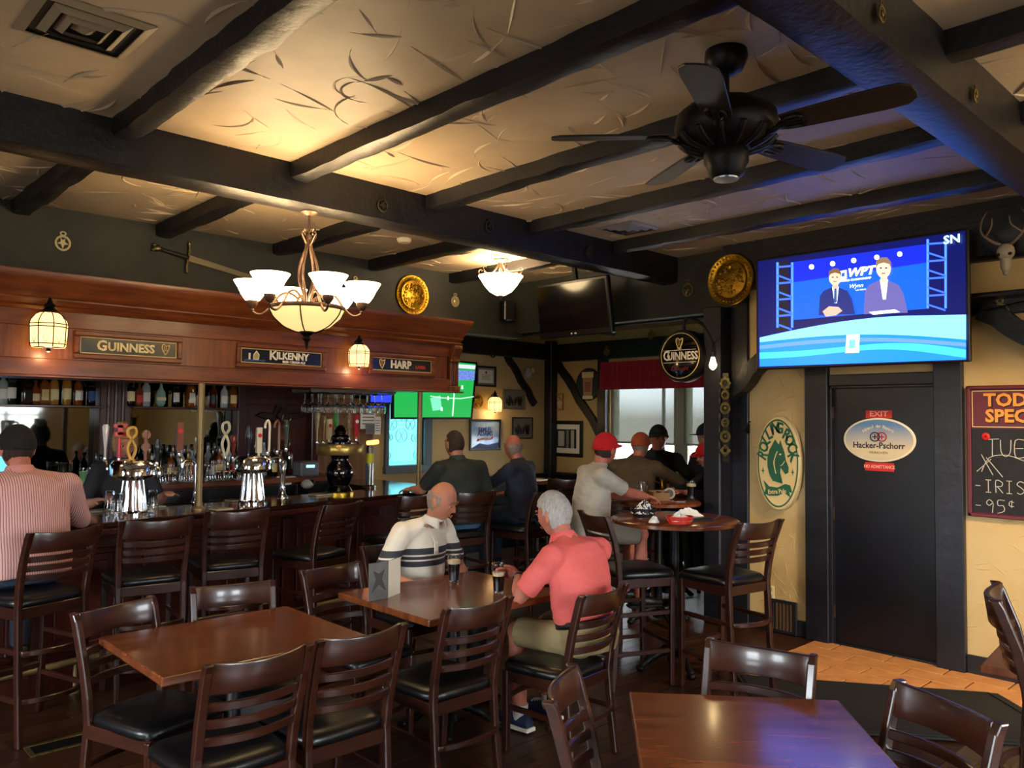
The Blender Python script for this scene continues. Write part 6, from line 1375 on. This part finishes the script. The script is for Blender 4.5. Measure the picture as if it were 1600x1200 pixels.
def head_mesh(b, X, wide=1.0):
    """head with face in local space facing +y, centre at eye height; X places it"""
    N, R = 64, 44; vs = []; fs = []
    def g(d, c, s): return math.exp(-((d[0]-c[0])**2/(s[0]**2)+(d[1]-c[1])**2/(s[1]**2)+(d[2]-c[2])**2/(s[2]**2)))
    for i in range(1, R):
        th = PI*i/R
        for k in range(N):
            a = 2*PI*k/N; d = (math.sin(th)*math.cos(a), math.sin(th)*math.sin(a), math.cos(th))
            x, y, z = d[0]*.077*wide, d[1]*.098, d[2]*.122
            if d[2] < 0:
                f = -d[2]; x *= 1-.30*f**1.4
                if d[1] < 0: y *= 1-.42*f
                else: y *= 1-.06*f
            if d[1] > .2: y *= .94
            e = 0
            e += .030*g(d, (0, .97, -.20), (.13, .5, .10))+.016*g(d, (0, .99, -.04), (.085, .5, .16))      # nose tip and bridge
            e -= .012*(g(d, (.36, .92, .07), (.17, .5, .10))+g(d, (-.36, .92, .07), (.17, .5, .10)))        # eye sockets
            e += .006*(g(d, (.33, .92, .24), (.22, .5, .08))+g(d, (-.33, .92, .24), (.22, .5, .08)))        # brow
            e += .006*(g(d, (.52, .78, -.22), (.2, .5, .2))+g(d, (-.52, .78, -.22), (.2, .5, .2)))          # cheeks
            e += .009*g(d, (0, .90, -.47), (.22, .5, .045))+.008*g(d, (0, .86, -.56), (.2, .5, .045))-.005*g(d, (0, .88, -.515), (.25, .5, .025))
            e += .012*g(d, (0, .70, -.78), (.25, .5, .16))                                                  # chin
            y += e; vs.append((x, y, z))
    m_ = len(vs); vs += [(0, 0, .122), (0, .01, -.116)]
    for i in range(R-2):
        for k in range(N): fs.append((i*N+k, (i+1)*N+k, (i+1)*N+(k+1) % N, i*N+(k+1) % N))
    for k in range(N): fs += [(m_, k, (k+1) % N), (m_+1, (R-2)*N+(k+1) % N, (R-2)*N+k)]
    b.add(vs, fs, X)
    for s in (-1, 1): b.ball((s*.079*wide, -.008, -.008), (.012, .020, .034), 12, X); b.ball((s*.085*wide, -.016, .008), (.010, .016, .022), 10, X)
def hair_shell(X, m, parent, wide, hairline, thick=.010, name='hair', seed=0, sides=False):
    """shell over the cranium; hairline(d) tells how much hair grows in direction d (0..1)"""
    N, R = 56, 36; vs = []; keep = []; fs = []
    for i in range(R+1):
        th = PI*(i+.001)/R
        for k in range(N):
            a = 2*PI*k/N; d = Vector((math.sin(th)*math.cos(a), math.sin(th)*math.sin(a), math.cos(th))); h = hairline(d)
            x, y, z = d.x*.077*wide, d.y*.098, d.z*.122
            if d.z < 0:
                f = -d.z; x *= 1-.30*f**1.4; y *= (1-.42*f) if d.y < 0 else 1
            if d.y > .2: y *= .94
            n = d.normalized(); t = thick*(h if h > 0 else -.8)+(.004*noise.noise(d*9+Vector((seed, 0, 0))) if h > 0 else 0)
            vs.append((x+n.x*t, y+n.y*t, z+n.z*t)); keep.append(h)
    for i in range(R):
        for k in range(N): fs.append((i*N+k, (i+1)*N+k, (i+1)*N+(k+1) % N, i*N+(k+1) % N))
    fs = [f for f in fs if max(keep[j] for j in f) > 0]
    b = MB(); b.add(vs, fs, X); o = b.build(name, m, parent, smooth=80); return o
def hand(b, w, fdir, pal, curl=.5, s=1.0, side=1, spread=.0):
    """hand from wrist w; fdir points to the fingers, pal out of the palm; side +1 when the thumb is on fdir x pal"""
    f = Vector(fdir).normalized(); p = (Vector(pal)-f*Vector(pal).dot(f)).normalized(); t = f.cross(p)*side
    w = Vector(w); kn = w+f*.085*s
    loft(b, [(w+f*(.0), t*.026*s, p*.020*s), (w+f*.03*s, t*.036*s, p*.018*s), (w+f*.065*s, t*.042*s, p*.016*s), (kn, t*.041*s, p*.013*s)], 14)
    for i, (o, L) in enumerate(((.031, .070), (.010, .080), (-.011, .074), (-.031, .058))):
        c = kn+t*o*s; d = (f+t*o*spread*6).normalized(); pts = [c-d*.02*s, c]; ang = 0; q = c
        for j, fr in enumerate((.45, .32, .25)):
            ang += curl*(.55 if j == 0 else .75); dd = d*math.cos(ang)+p*math.sin(ang); q = q+dd*L*fr*s; pts.append(q)
        limb(b, pts, [.0098*s, .0098*s, .0092*s, .0086*s, .0078*s], 8)
    c = w+f*.028*s+t*.032*s; d = (f*.62+t*.72+p*.25).normalized(); q1 = c+d*.042*s; d2 = (f*.85+t*.25+p*.35*(.4+curl)).normalized(); q2 = q1+d2*.032*s; q3 = q2+(d2+p*.3*curl).normalized()*.026*s
    limb(b, [c-d*.015*s, c, q1, q2, q3], [.014*s, .014*s, .0115*s, .0105*s, .0085*s], 8)
def ik(a, c, l1, l2, pole):
    """elbow position for a two-bone chain from a towards c; returns elbow, end"""
    a, c = Vector(a), Vector(c); d = c-a; L = min(d.length, (l1+l2)*.985); d.normalize(); c = a+d*L
    x = (l1*l1-l2*l2+L*L)/(2*L); h = math.sqrt(max(0, l1*l1-x*x)); q = Vector(pole); q = (q-d*q.dot(d)).normalized()
    return a+d*x+q*h, c
def person(x, y, face, seat, label, skin, shirt, trousers, sc=1.0, lean=.12, belly=0, head_yaw=0, head_pitch=0, hands=(None, None), wide=1.0, vox=.010, sleeves='short', shorts=False, hair=None, cap=None, shoes=None, collar=None, legs='sit', extras=None, palms=((0, 0, -1), (0, 0, -1)), curls=(.5, .5), poles=((-.5, -.3, -1), (.5, -.3, -1)), bare_head=True, socks=None, fing=(None, None), standing=False, twist=0, feet_z=0, hunch=0, tuck=-.05):
    """seated or standing figure. face: heading in degrees; hand targets are world points (left, right)"""
    a = math.radians(face)-PI/2; root_loc = Vector((x, y, 0))
    inv = rot('Z', -a) @ Matrix.Translation(-root_loc)
    S = sc; hipz = (seat+.10*S) if not standing else .93*S
    u = Vector((0, math.sin(lean), math.cos(lean))); fw = Vector((0, math.cos(lean), -math.sin(lean)))
    pel = Vector((0, 0, hipz)); waist = pel+u*.16*S; chest = pel+u*.34*S; shl = pel+u*.475*S; nk = pel+u*.535*S+Vector((0, .01+hunch*.35, 0)); X1 = Vector((1, 0, 0))
    rt = rot('Z', twist) @ X1
    hu = Vector((0, math.sin(lean*.5+.10+hunch), math.cos(lean*.5+.10+hunch)))
    hc = nk+hu*.118*S+Vector((0, .022, 0))
    HX = tr(*hc) @ rot('Z', head_yaw) @ rot('X', -head_pitch) @ Matrix.Scale(S*1.02, 4)
    sh = [shl-u*.032*S-rt*.178*S*wide, shl-u*.032*S+rt*.178*S*wide]
    if legs == 'sit':
        hip = [pel+Vector((-.09*S, 0, -.01)), pel+Vector((.09*S, 0, -.01))]; kz = seat+.07*S
        knee = [Vector((-.125*S, .43*S, kz)), Vector((.125*S, .43*S, kz))]; az = max(.07, kz-.43*S) if not feet_z else feet_z
        ank = [Vector((-.12*S, .40*S, az)), Vector((.12*S, .40*S, az))]
    else:
        hip = [pel+Vector((-.09*S, 0, -.03)), pel+Vector((.09*S, 0, -.03))]; knee = [Vector((-.1*S, .02, .49*S)), Vector((.1*S, .02, .49*S))]; ank = [Vector((-.1*S, 0, .075)), Vector((.1*S, 0, .075))]
    ar = []
    for i in (0, 1):
        tgt = hands[i]
        tgt = inv @ Vector(tgt) if tgt is not None else (Vector((.22*(-1, 1)[i]*S, .33*S, hipz+.08)) if legs == 'sit' else Vector((.25*(-1, 1)[i], .05, .85)))
        e, w_ = ik(sh[i], tgt, .295*S, .255*S, poles[i]); ar.append((e, w_))
    body = None
    b = MB()
    head_mesh(b, HX, 1.0)
    limb(b, [shl-u*.0*S-fw*.01, nk-u*.01*S, nk+hu*.02*S, hc-hu*.05*S+Vector((0, -.018, 0))], [.05*S, .054*S, .056*S, .057*S], 16)
    loft(b, [(pel-u*.08*S, rt*.15*S, fw*.11*S), (waist, rt*.145*S*wide, fw*.105*S), (chest, rt*.155*S*wide, fw*.105*S), (shl, rt*.15*S*wide, fw*.08*S), (nk-u*.03*S, rt*.06*S, fw*.055*S)], 20)
    for i in (0, 1):
        e, w_ = ar[i]; limb(b, [sh[i], sh[i].lerp(e, .5), e, e.lerp(w_, .35), w_], [.056*S, .050*S, .041*S, .043*S, .027*S], 14)
        fd = Vector(fing[i]) if fing[i] is not None else (w_-e).normalized()
        if fing[i] is not None: fd = inv.to_3x3() @ fd
        hand(b, w_+(w_-e).normalized()*.005, fd, inv.to_3x3() @ Vector(palms[i]), curls[i], S, side=(-1, 1)[i]*-1)
        limb(b, [hip[i], hip[i].lerp(knee[i], .5), knee[i], knee[i].lerp(ank[i], .35), ank[i]], [.082*S, .073*S, .056*S, .054*S, .036*S], 14)
        limb(b, [ank[i]+Vector((0, -.03, -.03)), ank[i]+Vector((0, .07, -.04)), ank[i]+Vector((0, .15, -.045))], [.036, .036, .026], 10)
    body = remesh(b, 'person', SK[skin], None, vox, 2)
    tag(body, label, 'person'); body.location = root_loc; body.rotation_euler = (0, 0, a)
    # shirt
    g = .012*S; b = MB()
    secs = [(pel+u*tuck*S, rt*(.172+belly*.3)*S*wide, fw*(.128+belly*.5)*S), (pel+u*max(.06, tuck+.04)*S+fw*belly*.45, rt*(.172+belly*.5)*S*wide, fw*(.128+belly)*S), (waist+fw*belly*.6, rt*(.165+belly*.55)*S*wide, fw*(.124+belly)*S), (chest+fw*belly*.25, rt*(.178+belly*.2)*S*wide, fw*(.126+belly*.4)*S), (shl-u*.03*S-fw*.01, rt*.182*S*wide, fw*.103*S), (shl+u*.02*S-fw*.01, rt*.13*S*wide, fw*.082*S), (nk-u*.015*S, rt*.078*S, fw*.074*S), (nk+hu*.012*S, rt*.073*S, fw*.070*S)]
    loft(b, secs, 28)
    for i in (0, 1):
        e, w_ = ar[i]; b.ball(tuple(sh[i]), .074*S, 14)
        if sleeves == 'short':
            q = sh[i].lerp(e, .82); b.tube([sh[i], sh[i].lerp(e, .45), q], [.073*S, .067*S, .065*S], 18)
        else:
            q = e.lerp(w_, .93); b.tube([sh[i], sh[i].lerp(e, .5), e], [.072*S, .062*S, .054*S], 16); b.ball(tuple(e), .054*S, 12); b.tube([e, e.lerp(w_, .5), q], [.054*S, .049*S, .040*S], 16)
        tp = shl+u*.045*S; b.tube([tp*.4+nk*.6-u*.03*S, sh[i]+u*.0*S], [.05*S, .068*S], 14)
    remesh(b, 'shirt', shirt, body, vox*.9, 26, .008*S, seed=x*3)
    if collar:
        b = MB(); N = 24; vs = []; fs = []
        for k in range(N+1):
            aa = PI/2+.34+(2*PI-.68)*k/N; cx, cy = math.cos(aa), math.sin(aa)
            c0 = nk-u*.012*S
            p0 = c0+rt*cx*.068*S+fw*cy*.067*S; p1 = p0+hu*(.034-.02*max(0, cy))*S-(rt*cx+fw*cy)*.002; p2 = c0+rt*cx*.086*S+fw*cy*.092*S-u*(.012+.040*max(0, cy)**2)*S
            vs += [p0, p1, p2]
        for k in range(N): fs += [(k*3, k*3+1, k*3+4, k*3+3), (k*3+1, k*3+2, k*3+5, k*3+4)]
        b.add(vs, fs); co = b.build('collar', collar, body, smooth=60); md = co.modifiers.new('solid', 'SOLIDIFY'); md.thickness = .005
    # trousers or shorts
    b = MB()
    loft(b, [(pel-u*.13*S if legs != 'sit' else pel-Vector((0, 0, .085*S)), rt*.165*S, fw*.13*S), (pel, rt*.172*S*wide, fw*.135*S), (pel+u*.10*S, rt*.168*S*wide, fw*.134*S)], 24)
    for i in (0, 1):
        h, k_, an = hip[i], knee[i], ank[i]
        if shorts: q = h.lerp(k_, .93); b.ball(tuple(h), .092*S, 12); b.tube([h, h.lerp(k_, .5), q], [.092*S, .087*S, .083*S], 16)
        else:
            b.ball(tuple(h), .09*S, 12); b.tube([h, h.lerp(k_, .5), k_], [.09*S, .081*S, .066*S], 16); b.ball(tuple(k_), .066*S, 12); b.tube([k_, k_.lerp(an, .5), an+Vector((0, 0, .0))], [.066*S, .060*S, .052*S], 16)
    remesh(b, 'shorts' if shorts else 'trousers', trousers, body, vox, 4, .005*S, seed=y*2)
    if shorts or legs == 'stand' or True:
        for i in (0, 1):
            p = ank[i]; b = MB(); z0 = p.z-.075
            loft(b, [((p.x, p.y-.075, z0+.035), (.03, 0, 0), (0, 0, .03)), ((p.x, p.y-.05, z0+.045), (.042, 0, 0), (0, 0, .043)), ((p.x, p.y+.03, z0+.05), (.045, 0, 0), (0, 0, .05)), ((p.x, p.y+.11, z0+.04), (.05, 0, 0), (0, 0, .038)), ((p.x, p.y+.18, z0+.032), (.046, 0, 0), (0, 0, .03)), ((p.x, p.y+.205, z0+.028), (.028, 0, 0), (0, 0, .022))], 16)
            so = b.build('shoe', shoes or M_black, body, smooth=60)
            b = MB(); b.prism([(p.x+dx, p.y+dy) for dx, dy in ((-.035, -.09), (.035, -.09), (.046, .0), (.055, .1), (.045, .19), (0, .215), (-.045, .19), (-.055, .1), (-.046, 0))], .022, tr(0, 0, z0-.0)); b.build('sole', M_white if shoes else M_black, so, bevel=.005)
            if shoes:
                for q in range(4): bb_ = MB(); bb_.tube([(p.x-.028, p.y+.045+q*.022, z0+.092-q*.006), (p.x, p.y+.047+q*.022, z0+.099-q*.006), (p.x+.028, p.y+.045+q*.022, z0+.092-q*.006)], .004, 5); bb_.build('lace', M_white, so)
            if socks: b = MB(); b.lathe([(.044, 0), (.043, .05), (.045, .08)], 14, tr(p.x, p.y, p.z-.02)); b.build('sock', socks, body, smooth=60)
    # eyes, brows
    Mi = mat('eye_white', '#d8d0c4', .3); Mp = mat('eye_dark', '#241510', .2)
    for s in (-1, 1):
        b = MB(); b.ball((s*.030, .0755, .006), (.0118, .0125, .0095), 12, HX); ey = b.build('eye', Mi, body, smooth=60)
        b = MB(); b.ball((s*.030, .0862, .003), (.0062, .0035, .006), 10, HX); b.build('iris', Mp, ey, smooth=60)
        b = MB(); b.ball((s*.030, .0755, .0105), (.0145, .0140, .0095), 12, HX); b.ball((s*.030, .0745, -.004), (.0145, .0130, .008), 12, HX); b.tube([(s*.030-.016, .0865, .0155), (s*.030, .0905, .0185), (s*.030+.016, .0865, .0155)], .0045, 6, HX, flat=.7); b.build('eyelid', SK[skin], ey, smooth=60)
        if hair: b = MB(); b.tube([(s*.014, .0945, .030), (s*.030, .0945, .036), (s*.048, .084, .031)], [.004, .005, .003], 6, HX); b.build('eyebrow', hair[0], body, smooth=60)
    b = MB(); b.tube([(-.024, .0865, -.060), (-.01, .0955, -.0575), (0, .0965, -.0595), (.01, .0955, -.0575), (.024, .0865, -.060)], [.002, .0042, .004, .0042, .002], 6, HX); b.tube([(-.021, .0865, -.0625), (0, .0955, -.0665), (.021, .0865, -.0625)], [.002, .0055, .002], 6, HX); b.build('lips', mat('lips_'+skin, '#a8685a', .5), body, smooth=60)
    if hair:
        hm_, kind = hair
        H = {'bald': lambda d: (1 if (d.z < .34 and d.z > -.52 and d.y < .25-(.35 if d.z < -.1 and abs(d.x) > .5 else 0)) else 0)*(1-.3*max(0, d.z)),
             'short': lambda d: 1 if (d.y < .18 and d.z > -.62 and not (d.z < -.05 and d.y > -.12)) or (d.z > .50 and d.y < .8) or (d.z > .36 and d.y < .6) else 0,
             'crop': lambda d: 1 if (d.y < .1 and d.z > -.55 and not (d.z < -.05 and d.y > -.15)) or (d.z > .55 and d.y < .7) else 0,
             'bun': lambda d: 1 if (d.y < .3 and d.z > -.5) or d.z > .45 else 0}[kind]
        hair_shell(HX, hm_, body, 1.0, H, {'bald': .006, 'short': .014, 'crop': .006, 'bun': .016}[kind], seed=x)
        if kind == 'bun': b = MB(); b.ball((0, -.085, .10), (.048, .045, .045), 14, HX); b.ball((.03, -.07, .12), (.03, .03, .03), 10, HX); b.build('hair_bun', hm_, body, smooth=60)
    if cap:
        cm, kind = cap
        b = MB(); N, R = 36, 12; vs = []; fs = []
        for i in range(R+1):
            th = (PI*.56)*i/R
            for k in range(N):
                aa = 2*PI*k/N; d = (math.sin(th)*math.cos(aa), math.sin(th)*math.sin(aa), math.cos(th)); dz = -.012 if d[1] > 0 else -.012
                zz = d[2]*.118+.020+.034*max(0, d[1])*(i/R)**2; vs.append((d[0]*.092, d[1]*.112-.004, zz))
        for i in range(R):
            for k in range(N): fs.append((i*N+k, (i+1)*N+k, (i+1)*N+(k+1) % N, i*N+(k+1) % N))
        b.add(vs, fs, HX)
        if kind == 'flat': b = MB(); b.ball((0, -.005, .062), (.108, .128, .062), 24, HX)
        co = b.build('cap', cm, body, smooth=70)
        b = MB()
        if kind == 'wide':
            b.lathe([(.085, .030), (.15, .026), (.165, .020), (.15, .022), (.085, .024)], 32, HX @ Matrix.Diagonal((.95, 1.1, 1, 1)), cap=False)
        else:
            out = [(.082*math.cos(q), .10*math.sin(q)) for q in [PI*k/12 for k in range(13)]]; L_ = .075 if kind == 'ball' else .05; vs = []; fs = []
            for q in range(13):
                aa = PI*q/12; c_, s_ = math.cos(aa), math.sin(aa); z_ = .046 if kind != 'flat' else .035
                vs += [(.088*c_, .02+.088*s_, z_-.014*c_*c_), (.086*c_, .02+(.088+L_)*s_, z_-.012-.022*c_*c_)]
            for q in range(12): fs.append((q*2, q*2+1, q*2+3, q*2+2))
            b.add(vs, fs, HX)
        vo = b.build('brim', cm, co, smooth=70); md = vo.modifiers.new('solid', 'SOLIDIFY'); md.thickness = .005
        b = MB(); b.ball((0, -.004, .134), (.008, .008, .004), 8, HX); b.build('button', cm, co)
        if kind == 'ball':
            b = MB(); b.tube([(-.05, -.105, .012), (0, -.118, .006), (.05, -.105, .012)], .009, 6, HX, flat=.5); b.build('back_strap', cm, co)
    if extras: extras(body, dict(ar=ar, hc=hc, HX=HX, pel=pel, waist=waist, chest=chest, shl=shl, nk=nk, u=u, fw=fw, rt=rt, knee=knee, ank=ank, S=S))
    return body
def stripes(name, base, bands, period=None, dark='#2f3036', axis='Z', rough=.8):
    """cloth with bands: list of (from, to, colour) along the object's height, or a fine repeat"""
    m = bpy.data.materials.new(name); m.use_nodes = True; nt = m.node_tree; bs = nt.nodes['Principled BSDF']; bs.inputs['Roughness'].default_value = rough
    tc = nt.nodes.new('ShaderNodeTexCoord'); sp_ = nt.nodes.new('ShaderNodeSeparateXYZ'); nt.links.new(tc.outputs['Object'], sp_.inputs[0]); rp = nt.nodes.new('ShaderNodeValToRGB'); rp.color_ramp.interpolation = 'CONSTANT'
    if period:
        mu = nt.nodes.new('ShaderNodeMath'); mu.operation = 'MULTIPLY'; mu.inputs[1].default_value = 1/period; fr = nt.nodes.new('ShaderNodeMath'); fr.operation = 'FRACT'
        nt.links.new(sp_.outputs[{'X': 0, 'Y': 1, 'Z': 2}[axis]], mu.inputs[0]); nt.links.new(mu.outputs[0], fr.inputs[0]); nt.links.new(fr.outputs[0], rp.inputs[0])
        rp.color_ramp.elements[0].color = hexc(base); rp.color_ramp.elements[1].position = .68; rp.color_ramp.elements[1].color = hexc(dark)
    else:
        mr = nt.nodes.new('ShaderNodeMapRange'); z0, z1 = bands[0][0], bands[-1][1]; mr.inputs[1].default_value = z0; mr.inputs[2].default_value = z1
        nt.links.new(sp_.outputs[2], mr.inputs[0]); nt.links.new(mr.outputs[0], rp.inputs[0]); els = rp.color_ramp.elements; els[0].color = hexc(bands[0][2]); els[0].position = 0; first = True
        for lo, hi, c in bands[1:]:
            e = els[1] if first else els.new(.5); first = False; e.position = (lo-z0)/(z1-z0); e.color = hexc(c)
    nt.links.new(rp.outputs[0], bs.inputs['Base Color']); return m
def cloth(n, c, c2=None): return mat('cloth_'+n, c, .85, c2=c2 or c, scale=(6, 6, 6), bump=.15, bscale=120)
H_white = mat('hair_white', '#a9a5a0', .75, c2='#8d8882', scale=(90, 90, 30)); H_grey = mat('hair_grey', '#8f8276', .7, c2='#75695e', scale=(90, 90, 30)); H_brown = mat('hair_brown', '#2a1c14', .7, c2='#3a281c', scale=(90, 90, 30)); H_blond = mat('hair_blond', '#b08a52', .6, c2='#8f6c3c', scale=(90, 90, 30))
# coral shirt, seen from behind
def coral_extras(body, J):
    pel, u, fw, rt, S = J['pel'], J['u'], J['fw'], J['rt'], J['S']; b = MB()
    c = pel+u*.085*S; N = 36; P = [c+rt*math.cos(2*PI*k/N)*.196*S+fw*math.sin(2*PI*k/N)*.150*S for k in range(N)]
    vs = []; fs = []
    for p in P: vs += [p-u*.018, p+u*.018]
    for k in range(N): fs.append((2*k, 2*((k+1) % N), 2*((k+1) % N)+1, 2*k+1))
    b.add(vs, fs); bo = b.build('belt', mat('belt_leather', '#14110f', .5), body, smooth=60); md = bo.modifiers.new('solid', 'SOLIDIFY'); md.thickness = .004; md.offset = 1
    e, w_ = J['ar'][0]; q = w_.lerp(e, .1); d = (w_-e).normalized(); A = d.orthogonal().normalized(); B = d.cross(A); b = MB(); b.tube([q+(A*math.cos(2*PI*k/20)+B*math.sin(2*PI*k/20))*.031 for k in range(20)], .006, 6, closed=True); b.build('bracelet', M_black, body, smooth=60)
coral = cloth('coral', '#da625d', '#cf5852')
gl2 = onz(779, 926, .76)
person(3.34, 2.90, 92, .475, 'white-haired man in a coral polo seated with his back to us', 'ruddy', coral, cloth('khaki', '#9a8760', '#8c7a54'), sc=1.0, lean=.22, belly=.02, wide=1.14, head_yaw=.1, head_pitch=.22, tuck=.085, hunch=.2, hands=((gl2.x+.115, gl2.y-.045, .845), (3.5, 3.42, .80)), vox=.007, shorts=True, hair=(H_white, 'short'), shoes=mat('blue_shoe', '#16264a', .6), collar=coral, palms=((-.9, .3, 0), (0, 0, -1)), curls=(.55, .4), fing=((-.75, .6, .25), None), socks=cloth('sock', '#c9c6c0'), extras=coral_extras, poles=((-.7, -.3, -.6), (.6, -.3, -1)), feet_z=.085)
# striped polo, facing us
polo = stripes('polo_stripes', '#d8cdb8', [(.3, .60, '#d8cdb8'), (.60, .612, '#2f3036'), (.612, .634, '#d8cdb8'), (.634, .646, '#2f3036'), (.646, .668, '#d8cdb8'), (.668, .680, '#2f3036'), (.680, .702, '#d8cdb8'), (.702, .714, '#2f3036'), (.714, .80, '#d8cdb8'), (.80, .838, '#303138'), (.838, .846, '#d8cdb8'), (.846, .868, '#303138'), (.868, .876, '#d8cdb8'), (.876, .915, '#303138'), (.915, 1.6, '#d8cdb8')])
def polo_extras(body, J):
    u, fw, rt, S = J['u'], J['fw'], J['rt'], J['S']; c = J['chest']; b = MB()
    p = c+fw*.139*S; b.add([p-rt*.016+u*.12-fw*.05, p+rt*.016+u*.12-fw*.05, p+rt*.016-u*.02+fw*.003, p-rt*.016-u*.02+fw*.003, p-rt*.016+u*.05-fw*.006, p+rt*.016+u*.05-fw*.006], [(0, 1, 5, 4), (4, 5, 2, 3)]); o = b.build('placket', cloth('polo_cream', '#d8cdb8'), body); md = o.modifiers.new('s', 'SOLIDIFY'); md.thickness = .006
    for k in range(2): b = MB(); b.ball(tuple(p+u*(.05-.045*k)+fw*(.0-.003)), .006, 8); b.build('shirt_button', M_white, body)
person(3.20, 4.26, -84, .475, 'balding old man in a black-striped cream polo facing the table', 'tan', polo, cloth('dark_trousers', '#15161c'), sc=1.0, lean=.10, wide=1.02, belly=.01, head_yaw=.30, head_pitch=.38, hunch=.24, hands=((3.36, 3.97, .72), (2.98, 3.97, .72)), vox=.007, hair=(H_grey, 'bald'), collar=cloth('polo_cream', '#d8cdb8'), extras=polo_extras, poles=((-.8, -.3, -1), (.8, -.3, -1)), feet_z=.085)
# man at the bar in pink stripes
pink = stripes('pink_stripes', '#c99d94', None, .0125, '#8a5054', 'X')
barL = Vector((1.02, 5.72, 1.10)); barR = Vector((1.52, 5.78, 1.10))
person(1.17, 5.26, 96, .76, 'broad man in a pink striped shirt and black cap at the bar', 'ruddy', pink, cloth('jeans', '#1c2636'), sc=1.05, lean=.16, wide=1.28, belly=.035, hands=(barL, barR), vox=.009, sleeves='long', hair=(H_brown, 'crop'), cap=(cloth('black_cap', '#111114'), 'ball'), collar=cloth('pink_collar', '#c08078'), feet_z=.33, hunch=.12, poles=((-.5, -.3, -1), (.5, -.3, -1)))
# bartender behind the taps
person(2.08, 6.56, -95, 0, 'blond bartender with a bun standing behind the left beer tower', 'pale', cloth('charcoal_top', '#26262a'), cloth('black_jeans', '#101013'), sc=.97, lean=.10, wide=.88, hands=((2.32, 6.28, 1.14), (1.86, 6.30, 1.12)), vox=.010, sleeves='short', hair=(H_blond, 'bun'), standing=True, legs='stand', head_pitch=.3)
# far end of the bar
person(4.58, 5.46, 84, .76, 'dark-haired man in a dark green shirt seen from behind', 'tan', cloth('dark_green', '#23251f', '#2b2d26'), cloth('denim_shorts', '#3d5a78'), sc=1.0, lean=.12, hunch=.06, wide=1.22, belly=.03, hands=((4.42, 6.0, 1.09), (4.86, 5.72, .95)), vox=.010, shorts=True, hair=(H_brown, 'crop'), collar=cloth('green_trim', '#2f3a30'), feet_z=.33, poles=((-.5, -.4, -1), (.5, -.4, -1)))
person(5.34, 5.42, 108, .76, 'balding man in a navy shirt beneath the small photographs', 'ruddy', cloth('navy', '#1e2230', '#262a3a'), cloth('blue_jeans', '#1b2a3c'), sc=.96, lean=.20, wide=1.1, belly=.02, head_yaw=-.35, hands=((4.98, 5.95, 1.0), (5.45, 5.88, 1.0)), vox=.011, sleeves='long', hair=(H_grey, 'bald'), feet_z=.33, poles=((-.6, -.4, -1), (.6, -.4, -1)))
# the group by the window
person(4.90, 4.30, -28, .76, 'man in a white shirt and red cap seated left of the group', 'ruddy', cloth('white_tee', '#b9b2a2', '#a9a293'), cloth('grey_shorts', '#7f7a6c'), sc=1.0, lean=.14, wide=1.08, belly=.03, hunch=.08, head_yaw=.5, hands=((5.50, 4.30, 1.09), (5.42, 4.06, 1.10)), vox=.010, shorts=True, hair=(H_brown, 'crop'), cap=(cloth('red_cap', '#c1121c'), 'ball'), feet_z=.33, curls=(.9, .9), poles=((-.6, -.3, -.8), (.8, -.3, -.6)))
person(6.20, 4.87, 14, .76, 'man in a brown shirt and rust flat cap with his back to us', 'ruddy', cloth('brown', '#4a3a26', '#54432e'), cloth('dark_trousers', '#15161c'), sc=.99, lean=.22, hunch=.12, wide=1.2, belly=.02, hands=((6.54, 4.98, 1.12), (6.56, 4.66, 1.10)), vox=.011, sleeves='long', hair=(H_grey, 'crop'), cap=(cloth('rust_cap', '#9a4320'), 'ball'), feet_z=.33, poles=((-1, -.2, -.3), (1, -.2, -.3)))
person(6.98, 5.16, -128, .76, 'man in a black cap and dark jacket facing us by the window', 'ruddy', cloth('dark_jacket', '#16181d', '#1f2127'), cloth('dark_trousers', '#15161c'), sc=1.06, lean=.12, wide=1.12, hands=((6.78, 4.78, 1.10), (6.50, 5.02, 1.16)), vox=.010, sleeves='long', hair=(H_grey, 'crop'), cap=(cloth('black_cap', '#111114'), 'ball'), feet_z=.33, poles=((-1, -.2, -.2), (1, -.2, -.2)), collar=cloth('dark_jacket', '#16181d'))
person(7.12, 4.52, 168, .76, 'man in a wide dark hat in profile beside the corner post', 'pale', cloth('black_coat', '#121317', '#1a1b20'), cloth('dark_trousers', '#15161c'), sc=1.09, lean=.10, wide=1.05, hands=((6.80, 4.62, 1.09), (6.85, 4.80, 1.09)), vox=.011, sleeves='long', hair=(H_brown, 'short'), cap=(cloth('navy_hat', '#11141f'), 'wide'), feet_z=.33)
person(6.66, 4.06, 150, .76, 'man in a red cap and black shirt half hidden behind the post', 'ruddy', cloth('black_coat', '#121317', '#1a1b20'), cloth('dark_trousers', '#15161c'), sc=.91, lean=.30, wide=1.18, belly=.03, hunch=.1, hands=((6.12, 4.20, 1.10), (6.20, 4.40, 1.10)), vox=.010, sleeves='long', hair=(H_grey, 'crop'), cap=(cloth('red_cap', '#c1121c'), 'ball'), feet_z=.33, head_pitch=.2)
